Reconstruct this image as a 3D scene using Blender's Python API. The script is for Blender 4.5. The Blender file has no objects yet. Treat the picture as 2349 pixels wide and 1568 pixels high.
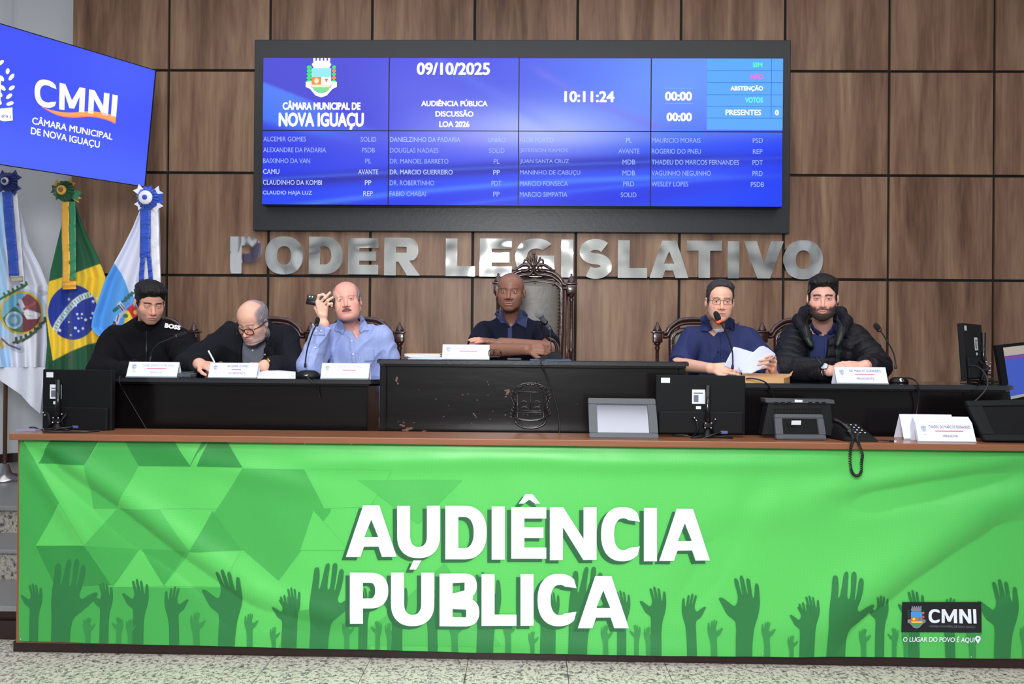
import bpy, bmesh, math, random
import numpy as np
from mathutils import Vector, Matrix
random.seed(7); np.random.seed(7)
C = bpy.context.scene.collection
SC = bpy.context.scene
PI = math.pi
# ------------------------------------------------------------------ camera
F_, CX, CY = 1750.0, 1174.5, 784.0
YAW, PITCH, ROLL = .0198, .0031, .0086
CAM = np.array([0.0, 0.0, 1.58])
def ray(px, py):
    u, v = (px - CX) / F_, (py - CY) / F_
    c, s = math.cos(ROLL), math.sin(ROLL)
    u0, v0 = c*u + s*v, -s*u + c*v
    x1, y2, z2 = u0, 1.0, -v0
    c, s = math.cos(PITCH), math.sin(PITCH)
    y1, z = c*y2 - s*z2, s*y2 + c*z2
    c, s = math.cos(YAW), math.sin(YAW)
    return np.array([c*x1 - s*y1, s*x1 + c*y1, z])
def at(px, py, Y):
    r = ray(px, py); return Vector(CAM + r * (Y / r[1]))
def onz(px, py, Z):
    r = ray(px, py); return Vector(CAM + r * ((Z - CAM[2]) / r[2]))
cam = bpy.data.cameras.new('camera'); cam_o = bpy.data.objects.new('camera', cam); C.objects.link(cam_o)
cam.sensor_width = 36; cam.lens = 36 * F_ / 2349; cam.clip_end = 60; cam.clip_start = .05
_f = ray(CX, CY); _r = ray(CX + 1, CY) - _f; _u = ray(CX, CY - 1) - _f
_f, _r, _u = [Vector(a).normalized() for a in (_f, _r, _u)]
m = Matrix.Identity(4)
for i in range(3):
    m[i][0], m[i][1], m[i][2], m[i][3] = _r[i], _u[i], -_f[i], CAM[i]
cam_o.matrix_world = m
SC.camera = cam_o
SC.view_settings.view_transform = 'Standard'; SC.view_settings.look = 'None'
SC.view_settings.gamma = 1; SC.view_settings.use_curve_mapping = False
SC.view_settings.exposure = 0.0
# ------------------------------------------------------------------ world and lights
W = bpy.data.worlds.new('world'); SC.world = W; W.use_nodes = True
W.node_tree.nodes['Background'].inputs[0].default_value = (.85, .92, 1, 1)
W.node_tree.nodes['Background'].inputs[1].default_value = .25
def area(name, loc, tgt, sx, sy, e, col=(1, 1, 1)):
    l = bpy.data.lights.new(name, 'AREA'); l.shape = 'RECTANGLE'; l.size = sx; l.size_y = sy; l.energy = e; l.color = col
    o = bpy.data.objects.new(name, l); C.objects.link(o); o.location = loc
    o.rotation_euler = (Vector(tgt) - Vector(loc)).to_track_quat('-Z', 'Y').to_euler(); return o
area('ceiling_light_glow', (0, 3.0, 4.9), (0, 3.0, 0), 7.5, 4.0, 150, (1, .985, .96))
area('hall_light_glow', (0, -2.0, 4.9), (0, -3.0, 0), 8, 5, 520, (1, .99, .97))
area('camera_flash_glow', (-.2, -.5, 2.55), (.0, 5.4, 1.6), 1.0, .7, 185, (.97, .985, 1))
# ------------------------------------------------------------------ materials
MATS = {}
def lin(c):
    if max(c) > 1.0: c = [v/255 for v in c]
    return tuple((v/12.92 if v <= .04045 else ((v+.055)/1.055)**2.4) for v in c[:3])
def mat(name, col, rough=.5, metal=0.0, bump=0.0, bscale=60.0, var=0.0, vscale=8.0, spec=.5, coat=0.0, emit=0.0, stretch=(1,1,1), sheen=0.0):
    """col in 0..255 sRGB; bump and colour variation come from procedural noise"""
    if name in MATS: return MATS[name]
    mt = bpy.data.materials.new(name); mt.use_nodes = True; MATS[name] = mt
    nt = mt.node_tree; b = nt.nodes['Principled BSDF']
    lc = lin(col)
    b.inputs['Base Color'].default_value = (*lc, 1); b.inputs['Roughness'].default_value = rough
    b.inputs['Metallic'].default_value = metal; b.inputs['Specular IOR Level'].default_value = spec
    if coat: b.inputs['Coat Weight'].default_value = coat; b.inputs['Coat Roughness'].default_value = .05
    if sheen: b.inputs['Sheen Weight'].default_value = sheen
    if emit: b.inputs['Emission Color'].default_value = (*lc, 1); b.inputs['Emission Strength'].default_value = emit; b.inputs['Base Color'].default_value = (.01, .01, .012, 1)
    tc = nt.nodes.new('ShaderNodeTexCoord'); mp = nt.nodes.new('ShaderNodeMapping'); mp.inputs['Scale'].default_value = stretch
    nt.links.new(tc.outputs['Object'], mp.inputs[0])
    if var:
        n = nt.nodes.new('ShaderNodeTexNoise'); n.inputs['Scale'].default_value = vscale; n.inputs['Detail'].default_value = 5
        mx = nt.nodes.new('ShaderNodeMix'); mx.data_type = 'RGBA'
        mx.inputs[6].default_value = tuple(v*(1-var) for v in lc)+(1,); mx.inputs[7].default_value = tuple(min(1, v*(1+var)) for v in lc)+(1,)
        nt.links.new(mp.outputs[0], n.inputs['Vector']); nt.links.new(n.outputs[0], mx.inputs[0]); nt.links.new(mx.outputs[2], b.inputs['Base Color'])
    if bump:
        n = nt.nodes.new('ShaderNodeTexNoise'); n.inputs['Scale'].default_value = bscale; n.inputs['Detail'].default_value = 3
        bp = nt.nodes.new('ShaderNodeBump'); bp.inputs['Strength'].default_value = bump; bp.inputs['Distance'].default_value = .01
        nt.links.new(mp.outputs[0], n.inputs['Vector']); nt.links.new(n.outputs[0], bp.inputs['Height']); nt.links.new(bp.outputs[0], b.inputs['Normal'])
    return mt
def vmat(name, rough=.6, bump=0.0, bscale=200.0, emit=0.0, sss=0.0, spec=.5, coat=0.0, sheen=0.0, voro=False, bdist=.002):
    """colour from the point attribute Col (print on cloth, skin tones, screen picture)"""
    if name in MATS: return MATS[name]
    mt = bpy.data.materials.new(name); mt.use_nodes = True; MATS[name] = mt
    nt = mt.node_tree; b = nt.nodes['Principled BSDF']; a = nt.nodes.new('ShaderNodeAttribute'); a.attribute_name = 'Col'
    b.inputs['Roughness'].default_value = rough; b.inputs['Specular IOR Level'].default_value = spec
    if coat: b.inputs['Coat Weight'].default_value = coat; b.inputs['Coat Roughness'].default_value = .1
    if sheen: b.inputs['Sheen Weight'].default_value = sheen
    if emit:
        b.inputs['Base Color'].default_value = (.004, .004, .006, 1)
        nt.links.new(a.outputs['Color'], b.inputs['Emission Color']); b.inputs['Emission Strength'].default_value = emit
    else: nt.links.new(a.outputs['Color'], b.inputs['Base Color'])
    if sss: b.inputs['Subsurface Weight'].default_value = sss; b.inputs['Subsurface Radius'].default_value = (.012, .004, .002); b.inputs['Subsurface Scale'].default_value = 1
    if bump:
        tc = nt.nodes.new('ShaderNodeTexCoord'); n = nt.nodes.new('ShaderNodeTexNoise'); n.inputs['Scale'].default_value = bscale; n.inputs['Detail'].default_value = 3
        bp = nt.nodes.new('ShaderNodeBump'); bp.inputs['Strength'].default_value = bump; bp.inputs['Distance'].default_value = bdist
        nt.links.new(tc.outputs['Object'], n.inputs['Vector']); nt.links.new(n.outputs[0], bp.inputs['Height']); nt.links.new(bp.outputs[0], b.inputs['Normal'])
    return mt
def ramp(nt, src, stops):
    r = nt.nodes.new('ShaderNodeValToRGB'); e = r.color_ramp.elements
    while len(e) < len(stops): e.new(.5)
    for i, (p, c) in enumerate(stops): e[i].position = p; e[i].color = (*lin(c), 1)
    nt.links.new(src, r.inputs[0]); return r.outputs[0]
def wood_panel_mat():
    mt = bpy.data.materials.new('walnut_panel'); mt.use_nodes = True; nt = mt.node_tree; b = nt.nodes['Principled BSDF']
    g = nt.nodes.new('ShaderNodeNewGeometry'); oi = nt.nodes.new('ShaderNodeObjectInfo')
    off = nt.nodes.new('ShaderNodeVectorMath'); off.operation = 'MULTIPLY_ADD'
    cx = nt.nodes.new('ShaderNodeCombineXYZ')
    for i, k in enumerate((37.0, 11.0, 53.0)):
        mm = nt.nodes.new('ShaderNodeMath'); mm.operation = 'MULTIPLY'; mm.inputs[1].default_value = k
        nt.links.new(oi.outputs['Random'], mm.inputs[0]); nt.links.new(mm.outputs[0], cx.inputs[i])
    nt.links.new(g.outputs['Position'], off.inputs[0]); off.inputs[1].default_value = (1, 1, .09); nt.links.new(cx.outputs[0], off.inputs[2])
    n1 = nt.nodes.new('ShaderNodeTexNoise'); n1.inputs['Scale'].default_value = 5.5; n1.inputs['Detail'].default_value = 6; n1.inputs['Roughness'].default_value = .55; n1.inputs['Distortion'].default_value = .6
    nt.links.new(off.outputs[0], n1.inputs['Vector'])
    n2 = nt.nodes.new('ShaderNodeTexNoise'); n2.inputs['Scale'].default_value = 45; n2.inputs['Detail'].default_value = 4
    nt.links.new(off.outputs[0], n2.inputs['Vector'])
    ad = nt.nodes.new('ShaderNodeMath'); ad.operation = 'MULTIPLY_ADD'; ad.inputs[1].default_value = .30; nt.links.new(n2.outputs[0], ad.inputs[0])
    nt.links.new(n1.outputs[0], ad.inputs[2])
    c = ramp(nt, ad.outputs[0], [(.42, (88, 61, 48)), (.56, (116, 86, 69)), (.68, (134, 104, 84)), (.84, (156, 126, 102))])
    nt.links.new(c, b.inputs['Base Color']); b.inputs['Roughness'].default_value = .42; b.inputs['Specular IOR Level'].default_value = .35
    return mt
def granite_mat(name='granite', k=1.0):
    mt = bpy.data.materials.new(name); mt.use_nodes = True; nt = mt.node_tree; b = nt.nodes['Principled BSDF']
    tc = nt.nodes.new('ShaderNodeNewGeometry')
    n0 = nt.nodes.new('ShaderNodeTexNoise'); n0.inputs['Scale'].default_value = 9; n0.inputs['Detail'].default_value = 2
    mxv = nt.nodes.new('ShaderNodeMix'); mxv.data_type = 'RGBA'; mxv.inputs[0].default_value = .07
    nt.links.new(tc.outputs['Position'], n0.inputs['Vector']); nt.links.new(tc.outputs['Position'], mxv.inputs[6]); nt.links.new(n0.outputs['Color'], mxv.inputs[7])
    n1 = nt.nodes.new('ShaderNodeTexNoise'); n1.inputs['Scale'].default_value = 55; n1.inputs['Detail'].default_value = 5; n1.inputs['Roughness'].default_value = .68; n1.inputs['Distortion'].default_value = .35
    nt.links.new(mxv.outputs[2], n1.inputs['Vector'])
    c = ramp(nt, n1.outputs[0], [(.30, tuple(v*k for v in (58, 58, 62))), (.42, tuple(v*k for v in (124, 122, 118))), (.49, tuple(v*k for v in (186, 182, 170))), (.58, tuple(v*k for v in (212, 208, 198))), (.70, tuple(v*k for v in (150, 146, 136)))])
    nt.links.new(c, b.inputs['Base Color']); b.inputs['Roughness'].default_value = .3
    return mt
def mirror_mat():
    mt = bpy.data.materials.new('polished_steel'); mt.use_nodes = True; nt = mt.node_tree; b = nt.nodes['Principled BSDF']
    b.inputs['Base Color'].default_value = (.86, .87, .87, 1); b.inputs['Metallic'].default_value = 1; b.inputs['Roughness'].default_value = .07
    g = nt.nodes.new('ShaderNodeNewGeometry'); n = nt.nodes.new('ShaderNodeTexNoise'); n.inputs['Scale'].default_value = 6.5; n.inputs['Detail'].default_value = 0.0
    bp = nt.nodes.new('ShaderNodeBump'); bp.inputs['Strength'].default_value = 1; bp.inputs['Distance'].default_value = .013
    nt.links.new(g.outputs['Position'], n.inputs['Vector']); nt.links.new(n.outputs[0], bp.inputs['Height']); nt.links.new(bp.outputs[0], b.inputs['Normal'])
    return mt
M_wood = wood_panel_mat(); M_gran = granite_mat(); M_mir = mirror_mat()
M_black = mat('black_plastic', (16, 17, 20), .5, bump=.15, bscale=900, spec=.25)
M_black2 = mat('black_gloss', (16, 16, 18), .18)
M_dgrey = mat('grey_metal_case', (66, 70, 77), .45, bump=.1, bscale=700)
M_white = mat('white_paper', (222, 226, 238), .75, bump=.04, bscale=60)
M_steel = mat('bright_steel', (190, 190, 195), .22, 1.0)
M_desk = mat('ebonised_wood', (13, 10, 11), .22, bump=.07, bscale=9, var=.35, vscale=5, stretch=(.4, 1, 2), spec=.3, coat=.12)
M_grooves = mat('dark_backing', (14, 14, 16), .7, bump=.1, bscale=30)
M_chair = mat('dark_carved_wood', (50, 27, 24), .27, bump=.2, bscale=40, var=.4, vscale=14, coat=.3)
M_leather = mat('grey_leather', (84, 79, 73), .42, bump=.2, bscale=22, var=.12, vscale=9)
M_cable = mat('black_cable', (22, 22, 25), .5, bump=.05)
# ------------------------------------------------------------------ helpers
def link(o, parent=None):
    C.objects.link(o)
    if parent is not None: o.parent = parent
    return o
def mesh_obj(name, V, Fc, m, parent=None, smooth=False, col=None):
    me = bpy.data.meshes.new(name)
    if isinstance(V, np.ndarray) and isinstance(Fc, np.ndarray) and len(Fc):
        me.vertices.add(len(V)); me.vertices.foreach_set('co', V.astype(np.float32).ravel())
        k = Fc.shape[1]; me.loops.add(Fc.size); me.loops.foreach_set('vertex_index', Fc.astype(np.int32).ravel())
        me.polygons.add(len(Fc)); me.polygons.foreach_set('loop_start', np.arange(0, Fc.size, k, dtype=np.int32))
        me.update(calc_edges=True)
    else: me.from_pydata([tuple(v) for v in V], [], [tuple(f) for f in Fc])
    if smooth: me.polygons.foreach_set('use_smooth', [True]*len(me.polygons))
    if m is not None: me.materials.append(m)
    if col is not None: setcol(me, col)
    me.update(); return link(bpy.data.objects.new(name, me), parent)
def setcol(me, col):
    at_ = me.attributes.new('Col', 'FLOAT_COLOR', 'POINT'); c = np.ones((len(me.vertices), 4), np.float32); c[:, :3] = col
    at_.data.foreach_set('color', c.ravel())
def bm_obj(name, bm, m, parent=None, smooth=False):
    me = bpy.data.meshes.new(name); bm.normal_update(); bm.to_mesh(me); bm.free()
    if smooth: me.polygons.foreach_set('use_smooth', [True]*len(me.polygons))
    me.materials.append(m); return link(bpy.data.objects.new(name, me), parent)
def tag(o, label=None, cat=None, group=None, kind=None):
    if label: o['label'] = label
    if cat: o['category'] = cat
    if group: o['group'] = group
    if kind: o['kind'] = kind
    return o
def thing(name, loc, label, cat, group=None):
    o = bpy.data.objects.new(name, None); C.objects.link(o); o.location = loc; o.empty_display_size = .05
    return tag(o, label, cat, group)
def struct(o): o['kind'] = 'structure'; return o
def keep(o, parent):
    """parent o (built in world coordinates) to a thing whose empty is not at the origin"""
    o.parent = parent; o.matrix_parent_inverse = Matrix.Translation(parent.location).inverted(); return o
def B(bm, x0, x1, y0, y1, z0, z1, bev=0.0, M=None):
    vs = [bm.verts.new(Vector(p)) for p in ((x0,y0,z0),(x1,y0,z0),(x1,y1,z0),(x0,y1,z0),(x0,y0,z1),(x1,y0,z1),(x1,y1,z1),(x0,y1,z1))]
    fs = [bm.faces.new([vs[i] for i in f]) for f in ((3,2,1,0),(4,5,6,7),(0,1,5,4),(1,2,6,5),(2,3,7,6),(3,0,4,7))]
    if bev:
        es = {e for f in fs for e in f.edges}
        r = bmesh.ops.bevel(bm, geom=list(es), offset=bev, segments=2, affect='EDGES', profile=.5)
        vs = list({v for f in r['faces'] for v in f.verts} | {v for v in vs if v.is_valid})
    if M is not None:
        for v in vs: v.co = M @ v.co
    return vs
def box(name, x0, x1, y0, y1, z0, z1, m, parent=None, bev=0.0, M=None, smooth=False):
    bm = bmesh.new(); B(bm, x0, x1, y0, y1, z0, z1, bev, M); return bm_obj(name, bm, m, parent, smooth)
def tube(bm, pts, r, n=8, cap=True, flat=1.0, up=None):
    pts = [Vector(p) for p in pts]; N = len(pts)
    rs = r if isinstance(r, (list, tuple)) else [r]*N
    rings = []; prev = None
    for i, p in enumerate(pts):
        t = (pts[min(i+1, N-1)] - pts[max(i-1, 0)])
        if t.length < 1e-9: t = Vector((0, 0, 1))
        t.normalize()
        if up is not None: a = Vector(up) - t*t.dot(Vector(up))
        elif prev is None: a = t.orthogonal()
        else: a = prev - t*t.dot(prev)
        if a.length < 1e-6: a = t.orthogonal()
        a.normalize(); prev = a; b = t.cross(a)
        rings.append([bm.verts.new(p + (a*math.cos(2*PI*k/n)*flat + b*math.sin(2*PI*k/n))*rs[i]) for k in range(n)])
    for i in range(N-1):
        for k in range(n):
            bm.faces.new((rings[i][k], rings[i][(k+1) % n], rings[i+1][(k+1) % n], rings[i+1][k]))
    if cap: bm.faces.new(rings[0][::-1]); bm.faces.new(rings[-1])
    return bm
def tube_obj(name, pts, r, m, parent=None, n=8, flat=1.0, up=None):
    bm = bmesh.new(); tube(bm, pts, r, n, True, flat, up); return bm_obj(name, bm, m, parent, True)
def lathe(bm, prof, c=(0,0,0), n=16, M=None):
    """prof: (radius, z)"""
    rings = []
    for r, z in prof:
        rings.append([bm.verts.new(Vector((c[0]+r*math.cos(2*PI*k/n), c[1]+r*math.sin(2*PI*k/n), c[2]+z))) for k in range(n)])
    for i in range(len(prof)-1):
        for k in range(n): bm.faces.new((rings[i][k], rings[i][(k+1)%n], rings[i+1][(k+1)%n], rings[i+1][k]))
    bm.faces.new(rings[0][::-1]); bm.faces.new(rings[-1])
    if M is not None:
        for rg in rings:
            for v in rg: v.co = M @ v.co
    return bm
def spline(pts, n=8):
    """Catmull-Rom through pts"""
    P = [Vector(p) for p in pts]; out = []
    for i in range(len(P)-1):
        p0, p1, p2, p3 = P[max(i-1,0)], P[i], P[i+1], P[min(i+2, len(P)-1)]
        for k in range(n):
            t = k/n; out.append(.5*((2*p1)+(p2-p0)*t+(2*p0-5*p1+4*p2-p3)*t*t+(3*p1-p0-3*p2+p3)*t**3))
    out.append(P[-1]); return out
def loops_mesh(loops, depth=0.0):
    """fill 2D loops (holes by even-odd) -> (verts, tris/quads) as a mesh datablock"""
    cu = bpy.data.curves.new('tmp', 'CURVE'); cu.dimensions = '2D'; cu.fill_mode = 'BOTH' if depth else 'FRONT'; cu.extrude = depth/2
    if not depth: cu.fill_mode = 'BOTH'
    for lp in loops:
        s = cu.splines.new('POLY'); s.points.add(len(lp)-1); s.use_cyclic_u = True
        for i, p in enumerate(lp): s.points[i].co = (p[0], p[1], 0, 1)
    o = bpy.data.objects.new('tmp', cu); me = bpy.data.meshes.new_from_object(o); bpy.data.objects.remove(o); return me
_tc = {}
def text_mesh(s, bold=0.0, res=2, shear=0.0, space=1.0):
    k = (s, bold, res, shear, space)
    cu = bpy.data.curves.new('tmp', 'FONT'); cu.body = s; cu.size = 1; cu.offset = bold; cu.resolution_u = res; cu.fill_mode = 'FRONT'; cu.shear = shear
    cu.space_character = space
    o = bpy.data.objects.new('tmp', cu); me = bpy.data.meshes.new_from_object(o); bpy.data.objects.remove(o)
    V = np.zeros(len(me.vertices)*3); me.vertices.foreach_get('co', V); V = V.reshape(-1, 3)
    Fc = [tuple(p.vertices) for p in me.polygons]; bpy.data.meshes.remove(me)
    return V, Fc
def text_obj(name, s, boxpx, mapfn, m, parent=None, bold=0.0, shear=0.0, res=2):
    """text fitted to box (x0,y0,x1,y1; y down) and mapped to the world through mapfn(x,y)"""
    lit = m.name.startswith('lit')
    V, Fc = text_mesh(s, 0 if lit else bold, 4 if bold else res, shear)
    if bold and lit:   # heavier weight: the same outline repeated a little to each side
        n0, V0, F0 = len(V), V, list(Fc); Vs = [V0]; Fc = list(F0); k = 0
        for a in range(8):
            k += 1; Vs.append(V0+np.array([math.cos(a*PI/4)*bold*1.1, math.sin(a*PI/4)*bold*.9, 0])); Fc += [tuple(i+n0*k for i in f) for f in F0]
        V = np.concatenate(Vs)
    x0, y0 = V[:, 0].min(), V[:, 1].min(); x1, y1 = V[:, 0].max(), V[:, 1].max()
    X = boxpx[0] + (V[:, 0]-x0)/(x1-x0)*(boxpx[2]-boxpx[0]); Y = boxpx[3] + (V[:, 1]-y0)/(y1-y0)*(boxpx[1]-boxpx[3])
    return mesh_obj(name, [mapfn(a, b) for a, b in zip(X, Y)], Fc, m, parent)
def flat_poly(name, loops, mapfn, m, parent=None, grid=None):
    me = loops_mesh(loops)
    bm = bmesh.new(); bm.from_mesh(me); bpy.data.meshes.remove(me)
    if grid: cutgrid(bm, grid)
    for v in bm.verts: v.co = Vector(mapfn(v.co.x, v.co.y))
    return bm_obj(name, bm, m, parent)
def cutgrid(bm, g):
    xs = [v.co.x for v in bm.verts]; ys = [v.co.y for v in bm.verts]
    if not xs: return
    for ax, lo, hi in ((0, min(xs), max(xs)), (1, min(ys), max(ys))):
        k = math.ceil(lo/g)
        while k*g < hi:
            co = [0, 0, 0]; no = [0, 0, 0]; co[ax] = k*g + .0137; no[ax] = 1
            bmesh.ops.bisect_plane(bm, geom=bm.verts[:]+bm.edges[:]+bm.faces[:], plane_co=co, plane_no=no, dist=1e-6); k += 1
def smooth_noise(P, f=1.0, seed=0):
    rs = np.random.RandomState(seed); out = np.zeros(len(P))
    for i in range(5):
        d = rs.normal(size=3); d /= np.linalg.norm(d); ph = rs.rand()*6.28; d2 = rs.normal(size=3)
        out += np.sin(P@d*f*(1+.35*i) + ph + 1.3*np.sin(P@d2*f*.6 + ph*2))
    return out/5
# bold sans capitals as outlines: box w x h, stroke s
def arc(cx, cy, rx, ry, a0, a1, n=20, p=2.3):
    o = []
    for i in range(n+1):
        a = math.radians(a0+(a1-a0)*i/n); c, s = math.cos(a), math.sin(a)
        o.append((cx+rx*math.copysign(abs(c)**(2/p), c), cy+ry*math.copysign(abs(s)**(2/p), s)))
    return o
def glyph(ch, w, h, s):
    t = s*.86
    if ch == 'I': return [[(0,0),(w,0),(w,h),(0,h)]]
    if ch == 'L': return [[(0,0),(w,0),(w,t),(s,t),(s,h),(0,h)]]
    if ch == 'T': return [[(w/2-s/2,0),(w/2+s/2,0),(w/2+s/2,h-t),(w,h-t),(w,h),(0,h),(0,h-t),(w/2-s/2,h-t)]]
    if ch == 'E': return [[(0,0),(w,0),(w,t),(s,t),(s,h/2-t*.45),(w*.92,h/2-t*.45),(w*.92,h/2+t*.5),(s,h/2+t*.5),(s,h-t),(w,h-t),(w,h),(0,h)]]
    if ch == 'O': return [arc(w/2,h/2,w/2,h/2,0,360,44)[:-1], arc(w/2,h/2,w/2-s*1.02,h/2-t,0,360,36)[:-1]]
    if ch == 'D':
        r = w*.55; ri = r-s
        return [[(0,0)]+arc(w-r,h/2,r,h/2,-90,90,24)+[(0,h)], [(s,t)]+arc(w-r,h/2,ri,h/2-t,-90,90,20)+[(s,h-t)]]
    if ch == 'P':
        y0 = h*.30; cy = (h+y0)/2; ry = (h-y0)/2
        return [[(0,0),(s,0),(s,y0)]+arc(w-ry*1.0,cy,ry,ry,-90,90,20)+[(0,h)], [(s,y0+t*.9)]+arc(w-ry,cy,ry-s,ry-t*.9,-90,90,14)+[(s,h-t*.9)]]
    if ch == 'R':
        y0 = h*.36; cy = (h+y0)/2; ry = (h-y0)/2; xw = w*.95
        return [[(0,0),(s,0),(s,y0),(w*.40,y0),(w-s*1.12,0),(w,0),(w*.70,y0+.03*h)]+arc(xw-ry,cy,ry,ry,-55,90,18)+[(0,h)], [(s,y0+t*.9)]+arc(xw-ry,cy,ry-s,ry-t*.9,-90,90,14)+[(s,h-t*.9)]]
    if ch == 'B':
        m_ = h*.53; r1 = (h-m_)/2; r2 = m_/2; w1 = w*.94
        return [[(0,0)]+arc(w-r2,r2,r2,r2,-90,62,16)+arc(w1-r1,m_+r1,r1,r1,-48,90,14)+[(0,h)],
                [(s,t*.85)]+arc(w-r2,r2,r2-s,r2-t*.85,-90,90,10)+[(s,m_-t*.42)][:1]+[(s,2*r2-t*.85)][1:],
                [(s,m_+t*.42)]+arc(w1-r1,m_+r1,r1-s,r1-t*.80,-90,90,10)+[(s,h-t*.85)]] if 0 else \
               [[(0,0)]+arc(w-r2,r2,r2,r2,-90,62,16)+arc(w1-r1,m_+r1,r1,r1,-48,90,14)+[(0,h)],
                [(s,t*.85)]+arc(w-r2,r2-.02*h,r2-s,r2-t*.8-.02*h,-90,90,10)+[(s,2*r2-.04*h-t*.75)],
                [(s,m_+t*.42)]+arc(w1-r1,m_+r1-.01*h,r1-s*.95,r1-t*.7-.01*h,-90,90,10)+[(s,h-t*.85)]]
    if ch == 'U':
        r = w/2; ry = h*.42
        return [[(0,h)]+arc(r,ry,r,ry,180,360,26)+[(w,h),(w-s,h)]+arc(r,ry,r-s,ry-t,360,180,20)+[(s,h)]]
    if ch == 'N': return [[(0,0),(s,0),(s,h*.62),(w-s*1.02,0),(w,0),(w,h),(w-s,h),(w-s,h*.40),(s*1.02,h),(0,h)]]
    if ch == 'M': return [[(0,0),(s,0),(s,h*.62),(w/2-s*.45,h*.10),(w/2+s*.45,h*.10),(w-s,h*.62),(w-s,0),(w,0),(w,h),(w-s*1.05,h),(w/2,h*.42),(s*1.05,h),(0,h)]]
    if ch == 'V': return [[(w/2-s*.55,0),(w/2+s*.55,0),(w,h),(w-s*1.1,h),(w/2,s*1.35),(s*1.1,h),(0,h)]]
    if ch == 'A':
        a = .5*w
        return [[(0,0),(s*1.12,0),(s*1.12+h*.2*(a-s*.6)/h,h*.2),(w-s*1.12-h*.2*(a-s*.6)/h,h*.2),(w-s*1.12,0),(w,0),(a+s*.62,h),(a-s*.62,h)],
                [(a-w*.135,h*.385),(a+w*.135,h*.385),(a,h*.72)]]
    if ch == 'C':
        return [arc(w*.54,h/2,w*.54,h/2,48,312,34)+[(w*.98,h*.16+t*.55)]+arc(w*.56,h/2,w*.56-s,h/2-t,300,60,28)+[(w*.98,h*.84-t*.55)]]
    if ch == 'G':
        return [arc(w*.52,h/2,w*.52,h/2,42,290,34)+[(w,h*.10),(w,h*.56),(w*.56,h*.56),(w*.56,h*.56-t*.85),(w-s,h*.56-t*.85),(w-s,h*.2)]+arc(w*.54,h/2,w*.54-s,h/2-t,285,52,26)]
    if ch == 'S':
        r = (h-t)/4; cl = []
        sx = w/2 - s/2
        for a in range(35, 271, 14): cl.append((w/2+sx*math.cos(math.radians(a)), h-t/2-r+r*math.sin(math.radians(a))))
        for a in range(90, -146, -14): cl.append((w/2+sx*math.cos(math.radians(a)), t/2+r+r*math.sin(math.radians(a))))
        cl = [Vector((x, y, 0)) for x, y in cl]; L, R = [], []
        for i, p in enumerate(cl):
            d = (cl[min(i+1, len(cl)-1)]-cl[max(i-1, 0)]).normalized(); nn = Vector((-d.y, d.x, 0)); q = s*.47
            L.append(tuple((p+nn*q)[:2])); R.append(tuple((p-nn*q)[:2]))
        return [L+R[::-1]]
    return [[(0,0),(w,0),(w,h),(0,h)]]
# ------------------------------------------------------------------ the room
YW = 6.4
GX0, GSX, GZ0, GS = -3.0575, .8647, 4.744, .8674
PLAT = .54
XL, XR, YB, ZC = -5.6, 6.2, -6.0, 5.2
XE = at(165, 300, YW).x
wall = struct(box('wall_back', XE, XR, YW+.025, YW+.18, 0, ZC, M_grooves))
me_p = None
for i in range(-1, 11):
    for j in range(-1, 6):
        xa, xb = GX0+GSX*(i-0), GX0+GSX*(i+1); za, zb = GZ0-GS*(j+1), GZ0-GS*j
        if zb > ZC+.5: continue
        xa = max(xa, XE-.0); xb = min(xb, XR)
        zb = min(zb, ZC); 
        if xb-xa < .1 or zb-za < .1: continue
        g = .011
        x0, x1 = xa+g, xb-g
        if abs(xa-XE) < 1e-6: x0 = XE
        key = (round(x1-x0, 3), round(zb-za, 3))
        if me_p is None: me_p = {}
        if key not in me_p:
            o = box('panel', 0, x1-x0, -.012, .012, g, zb-za-g, M_wood, None, .002); me_p[key] = o.data
        else: o = link(bpy.data.objects.new('panel', me_p[key]))
        o.location = (x0, YW+.012, za); o.parent = wall
M_pw = mat('painted_wall', (196, 200, 206), .8, bump=.12, bscale=80)
M_base = mat('dark_skirting', (38, 20, 20), .35, bump=.1, bscale=20)
# white wall left of the panelling, curving towards the viewer
pl = [(XE-.0, YW+.16), (at(45, 1050, 6.47).x, 6.47), (at(0, 1050, 6.37).x, 6.37), (-4.75, 6.05), (-5.2, 5.5), (-5.45, 4.7), (XL, 3.6), (XL, YB)]
pl = [tuple(v[:2]) for v in spline([(x, y, 0) for x, y in pl], 4)]
V = []; Fc = []
for x, y in pl: V += [(x, y, 0), (x, y, ZC)]
for i in range(len(pl)-1): Fc.append((2*i, 2*i+2, 2*i+3, 2*i+1))
struct(mesh_obj('wall_left', V, Fc, M_pw))
V = []; Fc = []
for x, y in pl: V += [(x, y, PLAT), (x, y, PLAT+.075), (x+.02, y-.025, PLAT+.075), (x+.02, y-.025, PLAT)]
for i in range(len(pl)-1):
    for k in range(3): Fc.append((4*i+k, 4*i+4+k, 4*i+5+k, 4*i+1+k))
struct(mesh_obj('baseboard_left', V[:4*22], [f for f in Fc if max(f) < 88], M_base))
struct(box('wall_right', XR, XR+.1, YB, YW+.2, 0, ZC, M_pw))
struct(box('wall_rear', XL-.1, XR+.1, YB-.1, YB, 0, ZC, mat('rear_wall', (214, 216, 214), .8, bump=.1)))
struct(box('ceiling', XL-.2, XR+.2, YB-.1, YW+.3, ZC, ZC+.1, mat('white_ceiling', (225, 226, 228), .8, bump=.1)))
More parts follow.
